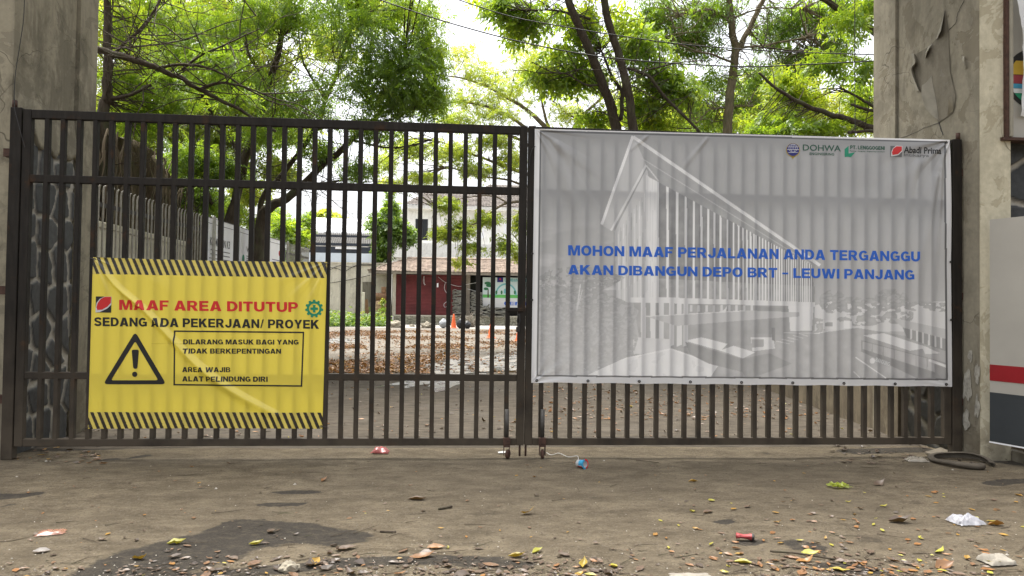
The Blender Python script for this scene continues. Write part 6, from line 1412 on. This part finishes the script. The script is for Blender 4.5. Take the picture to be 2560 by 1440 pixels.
# ------------------------------------------------------------------ fallen leaves and litter
def litter(name, pts, sizes, tints, seed, mat='leaf_litter', label=None, curl=.25):
    r = np.random.default_rng(seed); V = []; Q = []; T = []
    for (x, y), s, t_ in zip(pts, sizes, tints):
        z = gz(x, y)+.006 if y < 6 else .006+.004*r.random(); az = r.random()*6.28; d = np.array([math.cos(az), math.sin(az), 0]); n = np.array([-d[1], d[0], 0]); w_ = s*r.uniform(.16, .30); c = s*curl*r.uniform(.0, 1.2); tl = r.normal(0, .25)
        b = np.array([x, y, z]); i = len(V); up_ = np.array([0, 0, 1.])
        for (a, ww, hh) in ((-.5, 0, abs(r.normal(0, .4))), (-.2, .85, .1), (.15, 1, 0), (.5, .0, abs(r.normal(0, .6)))):
            e = c*hh*2
            if ww == 0: V.append(b+d*s*a+up_*e)
            else: V += [b+d*s*a+n*w_*ww+up_*(e+c*r.uniform(.1, .9)+max(0, tl*w_)), b+d*s*a+up_*e*.3, b+d*s*a-n*w_*ww+up_*(e+c*r.uniform(.1, .9)+max(0, -tl*w_))]
        # rows: tip 0; 1,2,3; 4,5,6; tip 7
        Q += [(i, i+1, i+2), (i, i+2, i+3), (i+1, i+4, i+5, i+2), (i+2, i+5, i+6, i+3), (i+4, i+7, i+5), (i+5, i+7, i+6)]; T += [t_+r.normal(0, .03) for _ in range(8)]
    T = np.clip(np.array(T), 0, 1)
    return mesh_obj(name, np.array(V), Q, M[mat], None, False, np.stack([T, T, T], -1), base=(pts[0][0], pts[0][1], 0) if label else None)
def scatter(n, region, seed, smin, smax, tint_fn, dens=None):
    r = np.random.default_rng(seed); P = []; S = []; T = []
    while len(P) < n:
        px, py = region(r); q = atZ(px, py, 0)
        if dens is not None and r.random() > dens(q[0], q[1]): continue
        P.append((q[0], q[1])); S.append(r.uniform(smin, smax)); T.append(tint_fn(r))
    return P, S, T
tmix = lambda r: r.choice([.08, .2, .3, .38, .5, .6, .8, .97], p=[.2, .22, .2, .12, .1, .07, .06, .03])
r_ = np.random.default_rng(77)
P = []; S = []; T = []
# dense band at the lower edge, thinning towards the gate
p, s, t_ = scatter(360, lambda r: (r.uniform(-60, 2620), 1470-abs(r.normal(0, 48))), 1, .02, .075, tmix, lambda x, y: .25+.75*(vfbm(np.array([x*1.6+9]), np.array([y*1.6+9]), 2)[0] > .48)); P += p; S += s; T += t_
p, s, t_ = scatter(1500, lambda r: (r.uniform(-60, 2620), 1478-abs(r.normal(0, 42))), 31, .008, .040, lambda r: r.choice([.05, .12, .2, .3, .33], p=[.25, .25, .2, .2, .1]), lambda x, y: .15+.85*(vfbm(np.array([x*1.6+9]), np.array([y*1.6+9]), 2)[0] > .46)); P += p; S += s; T += t_
p, s, t_ = scatter(330, lambda r: (r.uniform(-40, 2600), r.uniform(1145, 1440)), 2, .012, .05, tmix); P += p; S += s; T += t_
p, s, t_ = scatter(110, lambda r: (r.uniform(1650, 2600), r.uniform(1230, 1440)), 3, .03, .07, lambda r: r.choice([.5, .55, .8, .3, .97])); P += p; S += s; T += t_
p, s, t_ = scatter(60, lambda r: (r.uniform(30, 260), r.uniform(1115, 1160)), 4, .03, .08, tmix); P += p; S += s; T += t_
p, s, t_ = scatter(60, lambda r: (r.normal(1000, 320), 1446-abs(r.normal(0, 44))), 35, .05, .11, lambda r: r.choice([.08, .14, .2, .26, .36], p=[.2, .25, .25, .2, .1])); P += p; S += s; T += t_
p, s, t_ = scatter(34, lambda r: (r.uniform(1800, 2560), 1440-abs(r.normal(0, 60))), 36, .05, .10, lambda r: r.choice([.22, .3, .45, .55, .6])); P += p; S += s; T += t_
p, s, t_ = scatter(130, lambda r: (r.uniform(2080, 2560), r.uniform(1108, 1160)), 5, .03, .09, lambda r: r.choice([.05, .12, .3])); P += p; S += s; T += t_
o = litter('leaf_litter', P, S, T, 9, curl=.13); o['kind'] = 'stuff'
# yard: near scatter under the bars, orange carpet further back
P = []; S = []; T = []
p, s, t_ = scatter(520, lambda r: (r.uniform(60, 2420), r.uniform(958, 1110)), 6, .03, .09, tmix); P += p; S += s; T += t_
p, s, t_ = scatter(620, lambda r: (r.uniform(1330, 2200), r.uniform(955, 1050)), 16, .04, .10, lambda r: r.choice([.3, .5, .55, .32])); P += p; S += s; T += t_
PUD = [np.array([atZ(*q)[:2] for q in L_]) for L_ in ([(985, 960), (1060, 945), (1085, 935), (1060, 912), (1120, 900), (1230, 890), (1320, 880), (1400, 900), (1330, 925), (1240, 928), (1200, 940), (1160, 962), (1080, 972)],)]
yn = lambda x, y: (.12 if inpoly(np.array([x]), np.array([y]), PUD[0])[0] else 1.)*float(np.clip((vfbm(np.array([x*.5+30]), np.array([y*.28+30]), 22)[0]-.40)*4, .04, 1))
p, s, t_ = scatter(7000, lambda r: (r.uniform(700, 1420), r.uniform(829, 935)), 7, .07, .14, lambda r: r.choice([.3, .4, .46, .52, .6, .75], p=[.22, .24, .2, .16, .12, .06]), yn); P += p; S += s; T += t_
p, s, t_ = scatter(9000, lambda r: (r.uniform(720, 1420), r.uniform(826, 872)), 27, .08, .15, lambda r: r.choice([.3, .4, .46, .52, .6, .75], p=[.22, .24, .2, .16, .12, .06]), yn); P += p; S += s; T += t_
p, s, t_ = scatter(1500, lambda r: (r.uniform(1300, 2300), r.uniform(835, 960)), 8, .06, .13, lambda r: r.choice([.5, .58, .3, .74]), yn); P += p; S += s; T += t_
o = litter('yard_leaves', P, S, T, 10); o['kind'] = 'stuff'
# grit and white crumbs
r = np.random.default_rng(5); m = MB()
for i in range(420):
    if i < 300: px, py = r.uniform(-20, 2580), 1450-abs(r.normal(0, 40))
    else: px, py = r.uniform(-20, 2580), r.uniform(1140, 1440)
    q = atZ(px, py, 0); s = r.uniform(.002, .007) if i < 412 else r.uniform(.010, .016); z = gz(q[0], q[1])+.002; a = r.random()*3
    c, d = math.cos(a)*s, math.sin(a)*s
    m.add([(q[0]-c, q[1]-d, z), (q[0]+d, q[1]-c, z), (q[0]+c, q[1]+d, z), (q[0]-d, q[1]+c, z), (q[0], q[1], z+s*.9)], [(0, 1, 4), (1, 2, 4), (2, 3, 4), (3, 0, 4)])
M['crumb'] = simple('pale_grit', (.34, .31, .26), .85, .3, 60)
m.build('grit', M['crumb'])['kind'] = 'stuff'
# twigs lying about
r = np.random.default_rng(6); m = MB()
for i in range(150):
    px, py = (r.uniform(-20, 2580), r.uniform(1150, 1450)) if i < 60 else (r.uniform(300, 2580), 1455-abs(r.normal(0, 40)))
    q = atZ(px, py, 0); L_ = r.uniform(.04, .22); a = r.normal(0, .6); p0 = np.array([q[0], q[1], gz(q[0], q[1])+.006]); e = p0+np.array([math.cos(a)*L_, math.sin(a)*L_, r.uniform(0, .012)]); mid = (p0+e)/2+r.normal(0, .012, 3)*np.array([1, 1, .2])
    m.tube([p0, mid, e], [.0025, .002, .001], 4)
m.build('dry_twigs', M['bark'])['kind'] = 'stuff'

# individual leaves that stand out
def one_leaf(px, py, L_, tint, label, ang, wid=.24, curl=None):
    curl = rnd.choice((.02, .05, .09, .14)) if curl is None else curl; fold = rnd.choice((.1, .3, .6, .9)); tw = rnd.uniform(-.5, .5)
    q = atZ(px, py, 0); z = gz(q[0], q[1])+.012; ang = math.radians(ang); d = np.array([math.cos(ang), math.sin(ang), 0]); n = np.array([-d[1], d[0], 0]); V = []; nu = 9
    for i in range(nu):
        t = i/(nu-1); w_ = L_*wid*math.sin(math.pi*min(1, t*.96+.03))**1.15*(1.15-.35*t); h = curl*L_*(2*(t-.5))**2*(2.6 if t > .5 else .5)+.05*L_*fbm(i*.5, px, 2)
        for s in (-1, -.5, 0, .5, 1): V.append(np.array([q[0], q[1], z])+d*L_*(t-.5)+n*w_*s+n*.06*L_*math.sin(t*3+px)+np.array([0, 0, h+fold*w_*abs(s)+tw*w_*s+.25*w_*fbm(i*.6, s*2, px)]))
    zm = min(v[2] for v in V); V = [v-np.array([0, 0, zm-z+.009]) for v in V]
    Fc = [(i*5+j, i*5+j+1, (i+1)*5+j+1, (i+1)*5+j) for i in range(nu-1) for j in range(4)]
    T = np.clip(tint+np.array([.03*fbm(i*.3, px, 1) for i in range(len(V))]), 0, 1)
    o = mesh_obj('fallen_leaf', np.array(V), Fc, M['leaf_litter'], None, True, np.stack([T, T, T], -1), base=(q[0], q[1], z))
    tag(o, label, 'leaf', 'single leaves lying on the pavement')
for a in ((441, 1360, .125, .99, 'bright yellow leaf lying on the dark asphalt patch', 20), (348, 1398, .11, .85, 'curled golden leaf in the middle of the dark asphalt patch', -10), (640, 1361, .10, .97, 'pale yellow leaf at the right edge of the dark asphalt patch', 10),
          (792, 1407, .12, .82, 'golden oval leaf pointing at the viewer, below the dark asphalt patch', 85), (810, 1203, .09, .5, 'small rust brown leaf standing up below the red wrapper', 60), (1044, 1249, .17, .33, 'long pale grey brown leaf right of centre below the red wrapper', 2),
          (260, 1160, .09, .6, 'orange leaf below the yellow banner near the gate foot', 5), (1318, 1285, .13, .82, 'yellow leaf with a brown tip, left of the striped cup below it', 15), (1292, 1393, .12, .88, 'olive yellow leaf at the bottom edge, below centre', 0),
          (1343, 1381, .10, 1.0, 'lime green leaf at the bottom edge beside the olive leaf', 30), (1459, 1413, .12, .88, 'yellow olive leaf pointing at the viewer near the bottom edge', 80), (1770, 1281, .12, .31, 'broad tan leaf left of the crushed red can', 20), (1638, 1336, .08, .68, 'small orange leaf left of the crushed red can', 50),
          (1733, 1206, .10, .82, 'golden curled leaf alone right of the striped cup', -8), (2198, 1212, .15, .22, 'large dark brown leaf right of the green sprig', 12), (2250, 1306, .19, .16, 'long curled brown leaf left of the white plastic bag', 0), (2348, 1381, .12, 1.0, 'bright lime leaf near the lower right corner', 25),
          (2362, 1420, .16, .45, 'broad rust coloured leaf near the lower right corner', 10), (2478, 1410, .13, .98, 'lime and yellow leaf leaning on the crumpled paper', -60), (2025, 1386, .12, 1.0, 'lime leaf lying on the long stick', -10), (2012, 1405, .13, .62, 'orange leaf under the long stick', 15),
          (2100, 1428, .13, .9, 'yellow leaf at the bottom edge between the stick and the rust leaf', -25), (2480, 1303, .10, .9, 'yellow leaf right of the white plastic bag', -25), (2490, 1312, .13, .62, 'thin orange leaf right of the white plastic bag', 0), (1090, 1370, .13, .6, 'brown and gold leaf among the litter, right of the dark asphalt patch', 8),
          (1860, 1408, .14, .95, 'serrated lime leaf below the crushed red can', -20), (2340, 1257, .05, .7, 'tiny orange leaf above the white plastic bag', 0), (866, 1375, .16, .25, 'large grey brown leaf among the litter below centre left', 10), (1055, 1395, .17, .45, 'long tan leaf among the litter below centre', 4)):
    one_leaf(a[0], a[1], a[2]*.86, *a[3:5], a[5])
# sticks
def stick(p, r0, label):
    P = [atZ(x, y, 0)+np.array([0, 0, gz(*atZ(x, y, 0)[:2])+.008+dz]) for x, y, dz in p]
    tag(MB().tube(spline(P, 4), r0, 6).build('stick', M['bark'], None, True, base=P[0]), label, 'stick', 'sticks on the pavement')
stick([(1925, 1385, .01), (1990, 1394, .02), (2086, 1402, 0)], .006, 'long thin stick lying under the lime leaf'); stick([(1096, 1275, 0), (1130, 1270, .004)], .008, 'short thick stick lying alone below the gate join'); stick([(950, 1331, 0), (990, 1334, .004)], .006, 'short stick lying above the litter below centre left'); stick([(1590, 1152, 0), (1647, 1159, .003)], .004, 'very thin dry stem right of the striped cup')

# tyre strip
def tyre():
    c = atZ(2404, 1160, 0); R0 = .262; V = []; nu = 80; a0, a1 = math.radians(-36), math.radians(-36+312)
    prof = [(.0, .004), (.012, .02), (.017, .034), (.012, .050), (-.008, .060), (-.040, .057), (-.040, .052), (-.010, .053), (.002, .045), (.006, .034), (.002, .02), (-.010, .006)]
    nv = len(prof)
    for i in range(nu):
        t = i/(nu-1); a = a0+(a1-a0)*t; sq = 1+.035*math.sin(3*a+1); lean = .25*math.sin(a+.6); lift = .012*max(0, math.sin(2*a+.5))
        for dr, h in prof: rr = R0*sq+dr+lean*h*.4; V.append((c[0]+rr*math.cos(a), c[1]+rr*1.04*math.sin(a), gz(c[0], c[1])+h*(.92+.2*math.sin(a*1.5))+lift))
    Fc = [(i*nv+j, (i+1)*nv+j, (i+1)*nv+(j+1) % nv, i*nv+(j+1) % nv) for i in range(nu-1) for j in range(nv)]+[tuple(range(nv)), tuple((nu-1)*nv+j for j in range(nv))[::-1]]
    o = mesh_obj('cut_tyre', V, Fc, M['rubber'], None, True, base=(c[0], c[1], 0)); tag(o, 'cut open grey rubber tyre strip lying on the ground by the right pillar', 'tyre')
M['rubber'] = simple('dusty_rubber', (.085, .072, .056), .9, .25, 12, 0, .15, .5)
tyre()
def sheetlet(name, px, py, w_, d_, h, mat, label, cat, seed, n=14, ang=0., z0=.008):
    q = atZ(px, py, 0); zz = gz(q[0], q[1]); V = []; ca, sa = math.cos(ang), math.sin(ang)
    for i in range(n):
        for j in range(n):
            u, v = i/(n-1)-.5, j/(n-1)-.5; rr = 1+.22*fbm(u*4+seed, v*4, 7); x, y = u*w_*rr, v*d_*rr
            V.append((q[0]+x*ca-y*sa, q[1]+x*sa+y*ca, zz+z0+h*(.75+.55*fbm(u*2.6+seed, v*2.6, 3))*(1-(2*max(abs(u), abs(v)))**3)*1.0+.22*h*(1-abs(fbm(u*7+seed, v*7, 1))*2)*(1-(2*max(abs(u), abs(v)))**4)+.1*h*abs(fbm(u*16+seed, v*16, 4))))
    Fc = [(i*n+j, (i+1)*n+j, (i+1)*n+j+1, i*n+j+1) for i in range(n-1) for j in range(n-1)]
    return tag(mesh_obj(name, V, Fc, M[mat], None, True, base=(q[0], q[1], zz)), label, cat)
def m_film(name, col, al):
    t = NT(name); b = t.bsdf(col, .25, 0, t.bump(t.noise(t.pos(), 40, 3), .5, .004), .6); tr = t.n('ShaderNodeBsdfTransparent'); m_ = t.n('ShaderNodeMixShader'); m_.inputs[0].default_value = al; t.l(tr.outputs[0], m_.inputs[1]); t.l(b.outputs[0], m_.inputs[2]); return t.done(m_.outputs[0])
M['film_white'] = m_film('thin_white_plastic', (.42, .42, .45), .72); M['film_clear'] = m_film('dirty_clear_plastic', (.30, .27, .22), .7); M['film_pink'] = m_film('pinkish_wrapper', (.34, .17, .12), .75); M['film_red'] = m_film('red_wrapper_film', (.34, .075, .07), .85); M['paper'] = simple('dirty_paper', (.22, .20, .165), .85, .25, 14)
sheetlet('plastic_bag', 2414, 1308, .20, .15, .05, 'film_white', 'crumpled white plastic bag lying alone on the pavement at right', 'plastic bag', 3, 34, .1)
sheetlet('plastic_sheet', 2292, 1154, .20, .14, .035, 'film_clear', 'crumpled clear plastic sheet left of the cut tyre', 'plastic sheet', 8, 14, -.2)
sheetlet('wrapper', 951, 1133, .16, .13, .05, 'film_red', 'crumpled red plastic wrapper at the foot of the left gate leaf', 'wrapper', 13, 12, -.1)
sheetlet('wrapper', 128, 1336, .15, .10, .02, 'film_pink', 'flattened pinkish wrapper near the left edge of the pavement', 'wrapper', 17, 12, .25)
sheetlet('crumpled_paper', 2492, 1408, .17, .13, .045, 'paper', 'crumpled greyish paper among leaves in the lower right corner', 'paper', 23, 16, .1)
sheetlet('paper_scrap', 1728, 1446, .22, .12, .012, 'paper', 'torn white paper scrap cut by the bottom edge', 'paper', 29, 16, .0)
sheetlet('paper_scrap', 1258, 1134, .10, .05, .012, 'ink_white', 'small white scrap under the left caster wheel', 'paper', 31, 10, .0)
sheetlet('plastic_bag', 2413, 1128, .20, .14, .10, 'bag_black', 'small black plastic bag at the foot of the right pillar', 'plastic bag', 37, 16, .3)
q = [atZ(*p, .0) for p in ((2312, 1136), (2336, 1145), (2412, 1141), (2405, 1130), (2352, 1124))]
tag(MB().prism([(a[0], a[1], .012) for a in q], (0, 0, 1), .014).build('board_offcut', M['kerb'], None, base=q[0]), 'flat grey board offcut behind the cut tyre', 'board')
rock(atZ(722, 1428, 0), .05, M['rubble'], 'pale broken lump of mortar near the bottom edge, left of centre', 'rubble_lump', 4); 
for i, (px, py, r0) in enumerate(((2502, 1140, .09), (2535, 1142, .16), (2560, 1150, .10), (2480, 1133, .06))):
    rock(atZ(px, py, 0), r0, M['earth'], ['dark dirty stone under the hoarding, beside the pillar foot', 'biggest dark dirty stone under the hoarding', 'dark dirty stone under the hoarding at the right edge', 'smallest dark stone touching the right pillar foot'][i], 'stone', i*3+1, .6, 'dirty stones under the hoarding')
# paper cup lying on its side
q = atZ(1455, 1172, 0); ax = np.array([.62, -.75, .05]); ax /= np.linalg.norm(ax); c0 = q+np.array([-.030, .045, .042])
cup = thing('paper_cup', q, 'red, white and blue paper cup lying on its side before the gate join', 'cup')
MB().lathe([(.001, 0), (.031, 0), (.034, .05), (.036, .085), (.034, .085), (.031, .01), (.001, .008)], c0, 28, ax).build('cup_wall', M['ink_white'], cup, True)
def arc_band(r0, r1, h0, h1, t0, t1, mat, nm):
    qd = Vector(ax).to_track_quat('Z', 'Y'); m_ = MB(); n = 18; V = []
    for i in range(n+1):
        a = t0+(t1-t0)*i/n
        for r0_, h_ in ((r0, h0), (r1, h1)): p_ = qd @ Vector((r0_*math.cos(a), r0_*math.sin(a), h_)); V.append((c0[0]+p_.x, c0[1]+p_.y, c0[2]+p_.z))
    m_.add(V, [(2*i, 2*i+1, 2*i+3, 2*i+2) for i in range(n)]); m_.build(nm, M[mat], cup, True)
ink('cup_blue', (.06, .38, .62)); ink('cup_red', (.70, .05, .06))
arc_band(.032, .0368, .015, .085, -2.6, .4, 'cup_red', 'red_print'); arc_band(.032, .0368, .02, .085, .5, 3.5, 'cup_blue', 'blue_print')
arc_band(.046, .030, .086, .088, -1.4, 1.7, 'cup_red', 'rim'); arc_band(.046, .030, .086, .088, 1.75, 4.85, 'cup_blue', 'rim')
P_ = [atZ(x, y, .012) for x, y in ((1366, 1131), (1378, 1137), (1398, 1133), (1420, 1142), (1443, 1140), (1446, 1150))]
tag(MB().tube(spline(P_, 5), .003, 5).build('string', M['ink_white'], None, True, base=P_[0]), 'dirty white string running from the right caster to the paper cup', 'string')
M['can_red'] = simple('scuffed_red_tin', (.30, .045, .045), .45, .45, 60)
# crushed drink can
q = atZ(1862, 1351, 0); can = thing('drink_can', q, 'crushed red drink can lying among leaves at lower right', 'can'); V = []; Fc = []; n = 24; ax2 = np.array([.9, -.25, .0]); ax2 /= np.linalg.norm(ax2); sd = np.array([ax2[1], -ax2[0], 0])
hs = [(-.055, .4), (-.050, .85), (-.03, .62), (-.01, .55), (.015, .70), (.04, .95), (.052, .98), (.057, .78), (.056, .70), (.052, .68)]
for h, s in hs:
    for i in range(n):
        a = 2*math.pi*i/n; fl = .027*s*(1+.38*fbm(math.cos(a)*2+h*20, math.sin(a)*2, 4)); V.append(q+ax2*h+sd*fl*1.05*math.cos(a)+np.array([0, 0, .026+fl*.80*math.sin(a)]))
k_ = len(hs); Fc = [(i*n+j, i*n+(j+1) % n, (i+1)*n+(j+1) % n, (i+1)*n+j) for i in range(k_-1) for j in range(n)]+[tuple((k_-1)*n+j for j in range(n))]
mesh_obj('can_body', V, [f for f in Fc if max(f) < 6*n], M['can_red'], can, True); Vt = V[5*n:]; mesh_obj('can_end', Vt, [(i*n+j, i*n+(j+1) % n, (i+1)*n+(j+1) % n, (i+1)*n+j) for i in range(k_-6) for j in range(n)]+[tuple((k_-6)*n+j for j in range(n))], M['grey_steel'], can, True)
# green sprig
q = atZ(2112, 1216, .01); root = thing('green_sprig', q, 'freshly fallen green sprig with tiny leaves lying on the pavement', 'sprig')
P_ = [q+np.array([.16, -.03, 0]), q+np.array([.05, -.01, .01]), q+np.array([-.10, .03, .01])]; MB().tube(spline(P_, 4), .004, 5).build('stem', M['bark_pale'], root, True)
Cn = np.array([q+np.array([rnd.uniform(-.13, .03), rnd.uniform(-.03, .06), rnd.uniform(.0, .03)]) for _ in range(34)]); V, Q, t4 = make_leaves(Cn, 3, .05, .022, .3, 0, 5, np.full(34, .75)); V[:, 2] = np.maximum(V[:, 2], .012); mesh_obj('leaves', V, Q, M['leaf_light'], root, False, np.stack([t4, t4, t4], -1))
